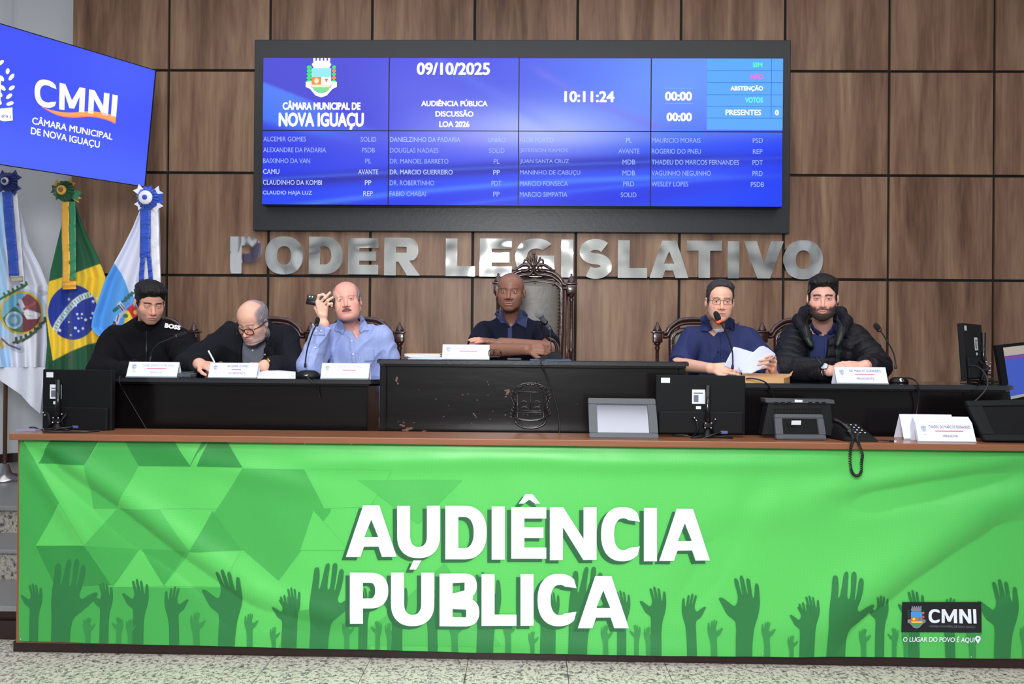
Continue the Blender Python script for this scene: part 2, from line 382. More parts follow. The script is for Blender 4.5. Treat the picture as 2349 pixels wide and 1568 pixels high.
# floor of granite tiles
flo = struct(box('floor', XL-.2, XR+.2, YB-.1, YW+.3, -.06, -.006, mat('tile_joint', (52, 50, 48), .8, bump=.1)))
t0 = onz(1298, 1509, 0).x; tw = .49; me_t = None
for i in range(-8, 9):
    for j in range(-2, 3):
        x = t0 + i*tw; y = 3.93 - (j+1)*tw
        if me_t is None:
            o = box('tile', .0015, tw-.0015, .0015, tw-.0015, -.02, 0, M_gran, None, .0012); me_t = o.data
        else: o = link(bpy.data.objects.new('tile', me_t))
        o.location = (x, y, 0); o.parent = flo
# platform and steps at the left of the counter
xs0 = XL; xs1 = -2.62
plat = struct(box('platform', XL, XR, 4.76, YW+.2, 0, PLAT-.03, mat('step_core', (70, 68, 66), .7, bump=.1)))
M_tr = granite_mat('granite_tread', .80)
M_treadg = mat('grey_tread', (128, 128, 130), .35, bump=.06, bscale=120, var=.18, vscale=60)
struct(box('platform_front', -2.60, XR, 4.06, 4.76, 0, PLAT-.03, M_base))
struct(box('trim_1', XL, XR, 4.72, YW+.14, PLAT-.03, PLAT, M_treadg, None, .004))
struct(box('trim_2', -2.55, XR, 4.05, 4.72, PLAT-.03, PLAT, M_treadg, None, .004))
st = struct(box('steps', xs0, xs1, 4.00, 4.40, 0, .155, M_base))
box('riser', xs0, xs1, 3.975, 4.0, 0, .10, M_base, st, .004); box('tread', xs0, xs1, 3.955, 4.42, .155, .183, M_treadg, st, .004)
box('riser', xs0, xs1, 4.40, 4.42, .183, .34, M_tr, st); box('tread', xs0, xs1, 4.37, 4.78, .34, .364, M_treadg, st, .004)
box('step_body', xs0, xs1, 4.42, 4.76, 0, .339, M_base, st)
box('riser', xs0, xs1, 4.755, 4.775, .364, .51, M_tr, st)
# ------------------------------------------------------------------ ceiling lamps out of view (seen in the steel letters)
M_lamp = mat('lamp_diffuser', (255, 252, 245), .5, emit=2.5)
for (x, y, wh) in ((-3.2, -.5, 'above the left of the hall, behind the viewer'), (0.2, -.8, 'above the middle of the hall, behind the viewer'), (3.4, -.5, 'above the right of the hall, behind the viewer'), (-1.5, 1.7, 'in front of the viewer, to the left'), (1.8, 1.7, 'in front of the viewer, to the right')):
    t = thing('ceiling_light', (x, y, ZC-.03), 'white recessed ceiling lamp '+wh, 'ceiling light', 'ceiling lamps over the hall')
    o = box('diffuser', -.55, .55, -.28, .28, -.005, .01, M_lamp, t); o = box('frame', -.6, .6, -.33, .33, .01, .03, M_white, t)
# ------------------------------------------------------------------ video wall
YF = YW - .06
fr = [at(581, 93, YF), at(1815, 89, YF), at(1811, 535, YF), at(583, 529, YF)]
vx0 = (fr[0].x+fr[3].x)/2; vx1 = (fr[1].x+fr[2].x)/2; vzt = (fr[0].z+fr[1].z)/2; vzb = (fr[2].z+fr[3].z)/2
vw = thing('video_wall', ((vx0+vx1)/2, YW, vzb), 'wide wall display of eight blue screens in a black frame above the steel letters', 'video wall')
M_fr = mat('charcoal_frame', (40, 42, 47), .38, bump=.08, bscale=40, var=.1)
YS = YF - .12
sc = [at(601, 134, YS), at(1798, 131, YS), at(1794, 474, YS), at(602, 470, YS)]
sx0 = (sc[0].x+sc[3].x)/2; sx1 = (sc[1].x+sc[2].x)/2; szt = (sc[0].z+sc[1].z)/2; szb = (sc[2].z+sc[3].z)/2
keep(box('backboard', vx0, vx1, YF, YW, vzb, vzt, M_fr, None, .006), vw)
keep(box('screen_housing', sx0, sx1, YS+.012, YF, szb, szt, M_black2, None, .003), vw)
def pxs(x, z):   # screen metres -> photo pixel frame used for the picture
    return 601+(x-sx0)/(sx1-sx0)*1196, 132+(szt-z)/(szt-szb)*340
def sm(a, b, x): t = np.clip((x-a)/(b-a), 0, 1); return t*t*(3-2*t)
def wallpic(X, Y):
    """blue swoosh wallpaper; X 601..1797, Y 132..472"""
    u = (X-601)/1196; v = (Y-132)/340
    c = np.zeros(X.shape+(3,)); 
    def mixc(c, col, a): return c*(1-a[..., None]) + np.array(col, float)*a[..., None]
    c[:] = (50, 62, 225)
    c = mixc(c, (80, 140, 255), sm(.35, .85, u)*sm(1.0, .1, v))
    g = np.exp(-(((u-.52)/.20)**2+((v-.52)/.20)**2)); c = mixc(c, (196, 220, 255), np.clip(g*.95, 0, 1))
    g = np.exp(-(((u-.42)/.25)**2+((v-.62)/.24)**2)); c = mixc(c, (140, 132, 255), np.clip(g*.55, 0, 1))
    # dark wedge top left, bright blue band below it
    e1 = v - (.18+1.05*u*1.6 - .3*u); c = mixc(c, (44, 44, 205), sm(.03, -.03, e1)*sm(.30, .12, u)*.8)
    b1 = sm(-.01, .02, v-(.16+1.35*u))*sm(.06, -.02, v-(.42+.8*u))*sm(.22, .05, u); c = mixc(c, (66, 130, 250), b1*.8)
    s1 = v-(-.15+1.25*(u-.24)+.3*np.sin((u-.3)*3)); c = mixc(c, (96, 120, 245), np.exp(-(s1/.05)**2)*.35*sm(.24, .34, u)*sm(.6, .5, u))
    s2 = v-(.02+2.2*(u-.5)-1.9*(u-.5)**2); c = mixc(c, (120, 110, 235), np.exp(-(s2/.03)**2)*.45*sm(.5, .55, u)*sm(.9, .75, u)*sm(.52, .45, v))
    low = sm(.52, .62, v); c = mixc(c, (34, 60, 240), low*sm(.45, .9, v)*.75)
    c = mixc(c, (26, 80, 255), low*sm(.6, .95, u)*.8)
    for a0, sl, cu, w_, col, k_ in ((.86, -.22, .05, .045, (30, 28, 150), .75), (.97, -.30, .10, .05, (40, 80, 255), .6), (1.04, -.40, .14, .02, (90, 150, 255), .6), (.83, -.17, .03, .012, (80, 130, 255), .5), (1.3, -.42, .02, .06, (28, 40, 220), .5), (1.22, -.52, .12, .015, (60, 120, 255), .5)):
        s = v-(a0+sl*u*1.3+cu*u*u*2); c = mixc(c, col, np.exp(-(s/w_)**2)*k_*low)
    c = mixc(c, (30, 60, 245), sm(.75, 1.0, u)*sm(.45, .6, v)*.6)
    return np.clip(c, 0, 255)/255
M_scr = vmat('screen_picture', .18, emit=1.0)
cols = [601, 894.5, 1194, 1496.5, 1797]; rows = [132, 300.5, 472]
def sx(px): return sx0+(px-601)/1196*(sx1-sx0)
def sz(py): return szt-(py-132)/340*(szt-szb)
M_bezel = mat('screen_bezel', (18, 20, 34), .4)
for i in range(4):
    for j in range(2):
        a, b, c_, d = sx(cols[i]+1.2), sx(cols[i+1]-1.2), sz(rows[j]+1), sz(rows[j+1]-1)
        nx, ny = 84, 48
        gx, gz = np.meshgrid(np.linspace(a, b, nx), np.linspace(c_, d, ny))
        V = np.stack([gx.ravel(), np.full(gx.size, YS), gz.ravel()], 1)
        idx = np.arange(nx*ny).reshape(ny, nx); Fc = np.stack([idx[:-1, :-1].ravel(), idx[1:, :-1].ravel(), idx[1:, 1:].ravel(), idx[:-1, 1:].ravel()], 1)
        PX, PY = pxs(V[:, 0], V[:, 2]); colr = wallpic(PX, PY)
        L_ = colr.copy(); L_ = np.where(L_ <= .04045, L_/12.92, ((L_+.055)/1.055)**2.4)
        sp = box('screen', a-.0025, b+.0025, YS+.001, YS+.012, d-.002, c_+.002, M_bezel); keep(sp, vw)
        o = mesh_obj('picture', V, Fc, M_scr, None, False, L_); o.parent = sp
mp_s = lambda x, y: (sx(x), YS-.0018, sz(y))
mp_s2 = lambda x, y: (sx(x), YS-.0030, sz(y))
def em(name, col, s=1.0): return mat(name, col, .6, emit=s)
E_w = em('lit_white', (255, 255, 255), 1.05); 
def vt(s, bx, m, bold=.0, mp=mp_s, sh=0): o = text_obj('lettering', s, bx, mp, m, None, bold, sh); keep(o, vw); return o
vt('CÂMARA MUNICIPAL DE', (648, 231, 829, 253), E_w, .05)
vt('NOVA IGUAÇU', (639, 259, 837, 299), E_w, .045)
vt('09/10/2025', (958, 143, 1127, 172), E_w, .035)
vt('AUDIÊNCIA PÚBLICA', (969, 228, 1122, 244), E_w, .04)
vt('DISCUSSÃO', (1002, 252, 1090, 268), E_w, .04); vt('LOA 2026', (1011, 278, 1081, 292), E_w, .04)
vt('10:11:24', (1298, 208, 1413, 234), E_w, .035)
vt('00:00', (1528, 209, 1590, 230), E_w, .045); vt('00:00', (1532, 257, 1590, 277), E_w, .045)
def vp(loops, m, mp=mp_s, name='graphic'): o = flat_poly(name, loops, mp, m); keep(o, vw); return o
R_ = lambda x0, y0, x1, y1: [(x0, y0), (x1, y0), (x1, y1), (x0, y1)]
for y in (201, 235.5): vp([R_(1528, y, 1592, y+1.2)], em('lit_line', (120, 180, 255)))
vp([R_(1623.5, 133.5, 1796, 296)], em('vote_table', (84, 168, 255), 1.0))
E_l = em('table_line', (40, 105, 215)); E_sh = em('table_shade', (64, 135, 250))
for y in (160.2, 187.7, 215.4, 242, 269): vp([R_(1624, y, 1796, y+1.2)], E_l, mp_s2)
vp([R_(1769, 133.5, 1770.4, 269)], E_l, mp_s2)
mp3 = lambda x, y: (sx(x), YS-.0042, sz(y))
vt('SIM', (1727, 142, 1749, 153.5), em('lit_green', (96, 250, 190)), .04, mp3); vt('NÃO', (1722, 167, 1751, 180.5), em('lit_pink', (255, 110, 215)), .045, mp3)
vt('ABSTENÇÃO', (1677, 194, 1751, 209), E_w, .04, mp3); vt('VOTOS', (1710, 222, 1751, 234.5), em('lit_aqua', (110, 250, 235)), .04, mp3)
vt('PRESENTES', (1666, 250, 1747, 263), E_w, .03, mp3); vt('0', (1778, 250.5, 1787, 263), E_w, .04, mp3)
E_n = em('lit_name', (158, 182, 255)); E_n2 = em('lit_name_bright', (200, 216, 255)); E_n3 = em('lit_name_faint', (172, 204, 255))
names = [[('ALCEMIR GOMES', 'SOLID'), ('ALEXANDRE DA PADARIA', 'PSDB'), ('BAIXINHO DA VAN', 'PL'), ('CAMU', 'AVANTE'), ('CLAUDINHO DA KOMBI', 'PP'), ('CLAUDIO HAJA LUZ', 'REP')],
 [('DANIELZINHO DA PADARIA', 'UNIÃO'), ('DOUGLAS NADAES', 'SOLID'), ('DR. MANOEL BARRETO', 'PL'), ('DR. MARCIO GUERREIRO', 'PP'), ('DR. ROBERTINHO', 'PDT'), ('FABIO CHABAI', 'PP')],
 [('IGOR PORTO', 'PL'), ('JEFERSON RAMOS', 'AVANTE'), ('JUAN SANTA CRUZ', 'MDB'), ('MANINHO DE CABUÇU', 'MDB'), ('MARCIO FONSECA', 'PRD'), ('MARCIO SIMPATIA', 'SOLID')],
 [('MAURICIO MORAIS', 'PSD'), ('ROGERIO DO PNEU', 'REP'), ('THADEU DO MARCOS FERNANDES', 'PDT'), ('VAGUINHO NEGUINHO', 'PRD'), ('WESLEY LOPES', 'PSDB')]]
wid = [[99, 146, 109, 38, 137, 114], [162, 112, 135, 145, 103, 84], [76, 109, 112, 138, 110, 109], [111, 112, 199, 135, 84]]
x0s = [604, 898, 1198, 1499]; xps = [848, 1144, 1447, 1740]; pw = [[36, 30, 14, 46, 15, 22], [40, 36, 13, 15, 23, 15], [13, 48, 29, 29, 25, 36], [23, 22, 23, 23, 30]]
for i in range(4):
    for j, (a, b) in enumerate(names[i]):
        y = 320.5+j*25; hh = 5.6 + (1.5 if 'Ç' in a or 'Ã' in a else 0)
        mm_ = E_n3 if j < 1 and i in (1, 2) else (E_n2 if (j == 3 and i < 2) or (j > 3 and i == 0) else E_n)
        vt(a, (x0s[i], y-5.6, x0s[i]+wid[i][j], y+hh), mm_, .006); vt(b, (xps[i]-pw[i][j]/2, y-5.6-(2 if 'Ã' in b else 0), xps[i]+pw[i][j]/2, y+5.6), mm_, .006)
# municipal crest, drawn flat on a surface: pieces given in a unit frame (x -1..1, y -1..1 down)
def crest(fn, cx, cy, sx_, sy_, mp, M, name='graphic'):
    q = lambda l: [(cx+x*sx_, cy+y*sy_) for x, y in l]
    e = lambda x, y, r, ry=None: [(x+r*math.cos(a*PI/8), y+(ry or r)*math.sin(a*PI/8)) for a in range(16)]
    out = []
    for side in (-1, 1):
        for k in range(6):
            yy = -.62+.2*k; out.append((('g' if (side < 0 or k % 2 == 0) else 'o'), e(side*.78, yy, .16 if side < 0 else .13, .10)))
    out.append(('w', [(-.62,-.78),(-.42,-.98),(.42,-.98),(.62,-.78),(.48,-.55),(-.48,-.55)]))
    for k in range(5): out.append(('w', R_(-.52+.23*k, -1.12, -.38+.23*k, -.9)))
    out.append(('w', [(-.98,.22),(-.62,.18),(-.62,.5),(-.3,.78),(0,.86),(.3,.78),(.62,.5),(.62,.18),(.98,.22),(.98,.5),(.7,.62),(.36,.98),(0,1.1),(-.36,.98),(-.7,.62),(-.98,.5)]))
    out.append(('b', [(-.62,-.55),(.62,-.55),(.62,-.05),(-.62,-.05)]))
    out.append(('o', R_(-.62, -.05, 0, .38))); out.append(('w', R_(0, -.05, .62, .38)))
    out.append(('y', e(-.3, .16, .15))); out.append(('r', [(.2,.05),(.44,.05),(.32,.26)]))
    out.append(('y', [(-.62,.38),(.62,.38),(.58,.52),(-.58,.52)])); out.append(('gg', [(-.58,.52),(.58,.52),(.42,.72),(0,.86),(-.42,.72)]))
    for k, (c_, l) in enumerate(out):
        if c_ in M: fn([q(l)], M[c_], (lambda x, y, k=k: mp(x, y, k)), name)
EM = dict(w=E_w, g=em('lit_leaf', (50, 230, 110)), gg=em('lit_field', (120, 225, 150)), o=em('lit_orange', (255, 140, 60)), b=em('lit_sky', (150, 235, 255)), y=em('lit_yellow', (240, 240, 200)), r=em('lit_red', (255, 110, 120)))
crest(lambda l, m, mp, n: vp(l, m, mp, n), 738, 180, 37, 41, lambda x, y, k: (sx(x), YS-.0018-.0004*k, sz(y)), EM)
# cables bottom of the frame are hidden; steel letters under the display
YLt = YW - .035
boxes = {}
lets = [('P',527.6,599.6,542.5,627),('O',608,695,542,629),('D',708,786,543,628),('E',798,868,546,629),('R',881,964,545,631),('L',1022,1090,547,633),('E',1100,1174,547,634),('G',1182,1272,547,635),('I',1287,1315,549,636),
        ('S',1328,1405,549,638),('L',1417,1485,551,637),('A',1490,1580,552,637),('T',1575.5,1656,552,637),('I',1669,1696,553,638),('V',1706,1798,553,638),('O',1798,1888,551,640)]
nm = ['letter P, first of the word on the left', 'letter O between P and D', 'letter D in the left word', 'letter E between D and R', 'letter R at the end of the left word', 'letter L, first of the right word', 'letter E left of the high chair crest', 'letter G behind the high chair crest',
      'narrow letter I between G and S', 'letter S', 'letter L between S and A', 'letter A', 'letter T', 'dark reflecting letter I between T and V', 'dark reflecting letter V', 'bright letter O at the far right end']
for k, (ch, x0, x1, y0, y1) in enumerate(lets):
    p0 = at(x0, y1, YLt); p1 = at(x1, y0, YLt)
    w_, h_ = p1.x-p0.x, p1.z-p0.z; s_ = h_*(.30 if ch in 'OGSD' else .31)
    if ch == 'I': s_ = w_
    me = loops_mesh(glyph(ch, w_, h_, s_), .035); o = link(bpy.data.objects.new('steel_letter', me))
    me.materials.append(M_mir); o.rotation_euler = (PI/2, 0, 0); o.location = (p0.x, YLt+.0175, p0.z)
    tag(o, 'polished steel '+nm[k]+' on the wood wall', 'letter', 'steel letters of the wall inscription')
# ------------------------------------------------------------------ television on the left
def quadmap(Q, fn):
    """unit square (u right, v down) -> px quad TL,TR,BR,BL -> world"""
    def g(u, v):
        x = (1-u)*(1-v)*Q[0][0]+u*(1-v)*Q[1][0]+u*v*Q[2][0]+(1-u)*v*Q[3][0]
        y = (1-u)*(1-v)*Q[0][1]+u*(1-v)*Q[1][1]+u*v*Q[2][1]+(1-u)*v*Q[3][1]
        return fn(x, y)
    return g
def plane_hit(p0, n):
    def f(px, py, off=0.0):
        r = ray(px, py); t = np.dot(np.array(p0)-CAM, n)/np.dot(r, n); return Vector(CAM+r*t + np.array(n)*off)
    return f
r1, r2 = ray(356, 162), ray(331, 427)
a_ = ray(2191, 713); a_ = a_/np.linalg.norm(a_)
kk = np.dot(r1, a_)/np.dot(r2, a_); b_ = r1-kk*r2; sc_ = .80/np.linalg.norm(b_)
TR = CAM+r1*sc_; BR = CAM+r2*kk*sc_; n_ = np.cross(a_, b_); n_ /= np.linalg.norm(n_)
if np.dot(n_, CAM-TR) < 0: n_ = -n_
TL = TR-a_*1.43; BL = BR-a_*1.43
tv = thing('television', Vector((TL+TR+BL+BR)/4), 'large blue screen television tilted down at the upper left above the flags', 'television')
hit = plane_hit(TR, n_)
nx, ny = 60, 36; V = []
for j in range(ny):
    for i in range(nx):
        u, v = i/(nx-1), j/(ny-1); V.append(TL+(TR-TL)*u+(BL-TL)*v)
V = np.array(V); idx = np.arange(nx*ny).reshape(ny, nx); Fc = np.stack([idx[:-1, :-1].ravel(), idx[1:, :-1].ravel(), idx[1:, 1:].ravel(), idx[:-1, 1:].ravel()], 1)
u = np.tile(np.linspace(0, 1, nx), ny); v = np.repeat(np.linspace(0, 1, ny), nx)
g = np.clip(.55*np.exp(-((v-.95)/.35)**2)+.35*np.exp(-(((u-.85)/.25)**2+((v-.1)/.3)**2)), 0, 1)[:, None]
cl = (np.array([66, 84, 250])*(1-g)+np.array([92, 122, 255])*g)/255; cl = np.where(cl <= .04045, cl/12.92, ((cl+.055)/1.055)**2.4)
keep(mesh_obj('screen', V, Fc, M_scr, None, False, cl), tv)
def slab_from(name, c4, n, d0, d1, m, grow=0.0):
    c = Vector(np.mean([list(x) for x in c4], axis=0)); V = []
    for d in (d0, d1):
        for p in c4:
            p = Vector(p); q = p+(p-c).normalized()*grow; V.append(q+Vector(n)*d)
    return mesh_obj(name, V, [(0,1,2,3),(7,6,5,4),(0,4,5,1),(1,5,6,2),(2,6,7,3),(3,7,4,0)], m)
keep(slab_from('housing', [TL, TR, BR, BL], n_, -.002, -.05, M_black2, .012), tv)
bc = Vector((TL+TR+BL+BR)/4)
keep(tube_obj('wall_bracket', [bc-Vector(n_)*.04, bc-Vector(n_)*.30, Vector((-5.3, 5.45, bc.z+.1))], .03, M_black), tv)
Mt = [lambda x, y, k=k: hit(x, y, .002+.001*k) for k in range(3)]
def tvt(s, Q, m, bold): o = text_obj('lettering', s, (0, 0, 1, 1), quadmap(Q, Mt[0]), m, None, bold); keep(o, tv)
cm_q = quadmap([(79,177),(270,219),(266,268),(79,243)], Mt[0])
for ch, u0, u1 in (('C', 0, .27), ('M', .30, .61), ('N', .655, .90), ('I', .935, 1.0)):
    w_ = (u1-u0)*190; G = glyph(ch, w_, 56, 12.5 if ch != 'I' else w_); keep(flat_poly('letter', [[(u0+x/190, 1-y/56) for x, y in lp] for lp in G], cm_q, E_w), tv)
tvt('CÂMARA MUNICIPAL', [(74,264),(260,303),(257,321),(73,284)], E_w, .02)
tvt('DE NOVA IGUAÇU', [(71,291),(229,324),(228,343),(70,311)], E_w, .02)
sw = [tuple(v[:2]) for v in spline([(95,245,0),(125,254,0),(160,258,0),(205,255,0),(240,259,0),(266,267,0)], 5)] + [tuple(v[:2]) for v in spline([(264,284,0),(240,274,0),(205,268,0),(165,270,0),(130,264,0),(97,247,0)], 5)]
keep(flat_poly('graphic', [sw], Mt[0], em('lit_swoosh', (255, 170, 90), 1.0)), tv)
sw2 = [tuple(v[:2]) for v in spline([(97,247,0),(130,264,0),(165,270,0),(205,268,0),(240,274,0),(264,284,0)], 5)]
keep(flat_poly('graphic', [sw2+[(x, y-2.6) for x, y in sw2[::-1]]], Mt[1], em('lit_swoosh_edge', (255, 120, 130), 1.0)), tv)
def leafshape(x, y, L, w, a):
    c, s = math.cos(a), math.sin(a)
    return [(x+c*L*.5*(1-math.cos(t*PI/6))-s*w*math.sin(t*PI/6), y+s*L*.5*(1-math.cos(t*PI/6))+c*w*math.sin(t*PI/6)) for t in range(12)]
for (x, y, a, L) in ((-8,150,-.6,20),(8,186,-2.2,16),(20,184,-.9,19),(12,207,-2.4,17),(20,206,-.6,16),(4,222,-2.2,16),(14,226,-.7,17),(2,240,-2.1,15),(14,240,-.3,18),(-4,165,-2,15),(16,170,-1.4,14)):
    keep(flat_poly('graphic', [leafshape(x, y, L, 4.5, a)], Mt[0], E_w), tv)
keep(flat_poly('graphic', [[(-12,250),(28,246),(29,276),(8,278),(-12,272)]], Mt[0], E_w), tv)
keep(flat_poly('graphic', [[(-14,160),(2,176),(1,230),(-3,250),(-14,254)]], Mt[0], E_w), tv)
keep(text_obj('lettering', '1891', (0, 0, 1, 1), quadmap([(-2,262),(24,265),(23,272),(-3,269)], Mt[1]), em('lit_blue_ink', (80, 100, 220)), None, 0), tv)
# ------------------------------------------------------------------ counter in front
M_woodtop = mat('reddish_wood_top', (134, 86, 60), .33, bump=.08, bscale=40, var=.16, vscale=26, stretch=(.12, 1, 1), coat=.15)
cz = at(1200, 1007, 3.74).z; CTX = at(20, 996, 3.74).x; CBX = at(43, 1010, 3.82).x
cnt = thing('counter', (0.3, 3.9, 0), 'long low counter with reddish wooden top running behind the green banner', 'counter')
keep(box('worktop', CTX, 3.6, 3.74, 4.02, cz-.032, cz, M_woodtop, None, .004), cnt)
keep(box('front_panel', CBX, 3.5, 3.815, 3.84, .05, cz-.032, M_woodtop), cnt)
keep(box('side_panel', CBX, CBX+.03, 3.84, 4.0, .05, cz-.032, M_woodtop), cnt)
keep(box('plinth', CBX-.02, 3.52, 3.825, 4.0, 0, .052, M_base), cnt)
# ------------------------------------------------------------------ green banner
BY = 3.795
def pseg(X, Y, x0, y0, x1, y1):
    dx, dy = x1-x0, y1-y0; L = math.hypot(dx, dy); t = np.clip(((X-x0)*dx+(Y-y0)*dy)/L**2, -.1, 1.1)
    s = (-(X-x0)*dy+(Y-y0)*dx)/L
    d2 = (X-x0-t*dx)**2+(Y-y0-t*dy)**2; return t, s, d2
FOLDS = [(60,1015,520,1370,26,-.012),(100,1015,560,1330,34,.014),(60,1040,200,1240,22,.006),(1960,1480,2349,1190,60,-.024),(1900,1420,2370,1110,70,.020),(1980,1150,2360,1085,28,-.014),(1900,1120,2370,1040,26,.010),
         (700,1060,1300,1050,22,.008),(1300,1060,1900,1060,20,.008),(500,1390,820,1450,28,-.006),(1000,1470,1700,1500,30,.006),(1650,1180,1900,1150,50,.008),(400,1040,700,1110,30,.008),(560,1350,780,1420,30,.007),(1750,1100,1560,1400,40,-.006),(2150,1350,2380,1300,40,-.014)]
FOLDS = [(a,b,c,d,w,A*1.8) for a,b,c,d,w,A in FOLDS]
def bdisp(X, Y):
    """cloth relief (m towards the viewer) in the photo frame of the banner"""
    X = np.asarray(X, float); Y = np.asarray(Y, float)
    d = .006+.0018*np.sin(X/61+Y/97)+.0012*np.sin(X/23-Y/45)+.0016*np.sin(X/140+1)*np.sin(Y/70)
    for x0, y0, x1, y1, w, A in FOLDS:
        t, s, d2 = pseg(X, Y, x0, y0, x1, y1); e = np.clip(1-np.abs(t-.5)*1.5, 0, 1)
        d = d + A*np.exp(-d2/w**2)*np.minimum(1, e*2.2)
    top = 1003+.0095*(X-46)
    d = d*np.clip((Y-top+2)/26, .12, 1)+.0005
    return np.clip(d, .0008, .05)
def bpt(px, py, off=0.0):
    p = at(px, py, BY); p.y -= float(bdisp(px, py))+off; return p
bt = lambda x: 1002.5+26*(1-((x-1300)/1300)**2)*.55 + (x-46)*.0085 - 6 if False else 1001+ (x-46)*.0096 + 6*(1-((x-1200)/1160)**2)
bb = lambda x: 1468+ (x-46)*.0176 + 7*(1-((x-1200)/1160)**2)
nx, ny = 760, 160; XS = np.linspace(46, 2420, nx); TS = np.linspace(0, 1, ny)
PX = np.tile(XS, (ny, 1)); PY = bt(PX)*(1-TS[:, None])+bb(PX)*TS[:, None]
D = bdisp(PX, PY); V = np.zeros((ny*nx, 3)); k = 0
R0 = ray(46, 1001)
fx = PX.ravel(); fy = PY.ravel(); fd = D.ravel()
def rays(px, py):
    u, v = (px-CX)/F_, (py-CY)/F_; c, s = math.cos(ROLL), math.sin(ROLL); u0, v0 = c*u+s*v, -s*u+c*v
    x1, y2, z2 = u0, np.ones_like(u0), -v0; c, s = math.cos(PITCH), math.sin(PITCH); y1, z = c*y2-s*z2, s*y2+c*z2
    c, s = math.cos(YAW), math.sin(YAW); return np.stack([c*x1-s*y1, s*x1+c*y1, z], -1)
rr = rays(fx, fy); V = CAM+rr*(BY/rr[:, 1:2]); V[:, 1] -= fd
idx = np.arange(nx*ny).reshape(ny, nx); Fc = np.stack([idx[:-1, :-1].ravel(), idx[1:, :-1].ravel(), idx[1:, 1:].ravel(), idx[:-1, 1:].ravel()], 1)
# printed facets: a triangular lattice with a hand-picked tone per cell
def inpoly(X, Y, P):
    r = np.zeros(X.shape, bool); n = len(P)
    for i in range(n):
        x0, y0 = P[i]; x1, y1 = P[(i+1) % n]
        if y0 == y1: continue
        c = ((y0 > Y) != (y1 > Y)) & (X < (x1-x0)*(Y-y0)/(y1-y0)+x0); r ^= c
    return r
g1, g2, g3, g4 = np.array([86, 190, 90.]), np.array([56, 152, 70.]), np.array([38, 126, 58.]), np.array([30, 112, 52.])
colr = np.tile(g1, (nx*ny, 1))
q = .3813
FAC = [([(46,1000),(46,1250),(85,1250),(140,1150),(85,1060)], g2, .9), ([(46,1250),(46,1480),(300,1480),(270,1345),(150,1340),(85,1250)], g2, .9),
 ([(90,1062),(120,1005),(230,1005),(200,1064)], g3, .9), ([(200,1064),(235,1005),(285,1005),(320,1068),(270,1165),(215,1165)], g2, .6),
 ([(285,1005),(480,1010),(455,1040),(440,1068),(320,1068)], g3, .8), ([(455,1068),(480,1008),(520,1008),(560,1070)], g3, .9), ([(400,1010),(465,1010),(440,1066)], g1, .5),
 ([(320,1068),(560,1072),(500,1165),(270,1165)], g1, 1), ([(85,1250),(140,1152),(195,1250)], g1, .8), ([(560,1072),(700,1075),(760,1170),(640,1330),(560,1260),(440,1260),(500,1165)], g2, .75),
 ([(195,1250),(270,1165),(370,1165),(440,1260),(380,1345),(320,1260)], g2, .55), ([(85,1250),(195,1250),(270,1340),(130,1345)], g3, .85), ([(195,1250),(320,1258),(260,1345)], g2, .8),
 ([(260,1345),(325,1258),(378,1342)], g1, .9), ([(378,1342),(325,1258),(430,1262)], g2, .9), ([(440,1262),(490,1170),(555,1258)], g3, .55), ([(378,1342),(440,1262),(555,1262),(510,1345)], g1, .9), ([(260,1345),(510,1347),(520,1480),(200,1480)], g2, .8),
 ([(700,1075),(900,1078),(850,1160),(745,1165)], g1, .9), ([(690,1260),(720,1170),(800,1260)], g1, .6), ([(900,1400),(1020,1290),(1150,1478),(800,1478)], g2, .5), ([(680,1400),(800,1380),(850,1490),(640,1490)], g2, .7), ([(820,1100),(1060,1100),(960,1200)], g2, .4)]
rt = sm(2000, 2330, fx)*.35; colr = colr*(1-rt[:, None])+g2*rt[:, None]
bw = sm(1400, 1480, fy)*.25; colr = colr*(1-bw[:, None])+g2*bw[:, None]
colr *= (1+.02*np.sin(fx/2.3+fy/1.7)*np.sin(fx/2.9-fy/2.1))[:, None]
L_ = colr/255; L_ = np.where(L_ <= .04045, L_/12.92, ((L_+.055)/1.055)**2.4)
M_ban = vmat('banner_vinyl', .42, bump=.25, bscale=260, spec=.45, bdist=.001)
ban = mesh_obj('banner', V, Fc, M_ban, None, True, L_)
tag(ban, 'long green printed banner with white capitals hanging along the counter front', 'banner')
fm = {}
for k, (P, c_, a) in enumerate(FAC):
    cc = g1*(1-a)+c_*a; kx_ = tuple(int(round(v)) for v in cc); P = [(min(max(x, 46.5), 2410), max(min(y, bb(x)-.5), bt(x)+.5)) for x, y in P]
    if kx_ not in fm: fm[kx_] = mat('print_green_%d' % len(fm), kx_, .42, bump=.08, bscale=260)
    o = flat_poly('facet_print', [P], lambda x, y, k=k: bpt(x, y, .0014+.00005*k), fm[kx_], None, 6); o.parent = ban
M_hand = mat('print_dark_green', (34, 112, 58), .5, bump=.05); M_hand2 = mat('print_mid_green', (46, 132, 66), .5, bump=.05)
TA = [(1300,1400),(1308,1320),(1315,1160),(1290,1135),(1255,1110),(1225,1050),(1203,1012),(1206,1002),(1225,1000),(1265,1030),(1305,1060),(1322,1030),(1325,990),(1310,940),(1299,892),(1303,880),(1312,878),(1325,890),(1337,940),(1350,985),(1353,985),(1344,930),(1335,875),(1340,863),(1348,861),(1358,872),(1372,930),(1385,985),(1388,980),(1382,935),(1376,890),(1380,879),(1388,878),(1400,888),(1408,940),(1416,1000),(1426,1005),(1429,960),(1431,920),(1438,911),(1446,911),(1456,925),(1461,985),(1463,1050),(1450,1120),(1430,1180),(1420,1240),(1412,1330),(1408,1400)]
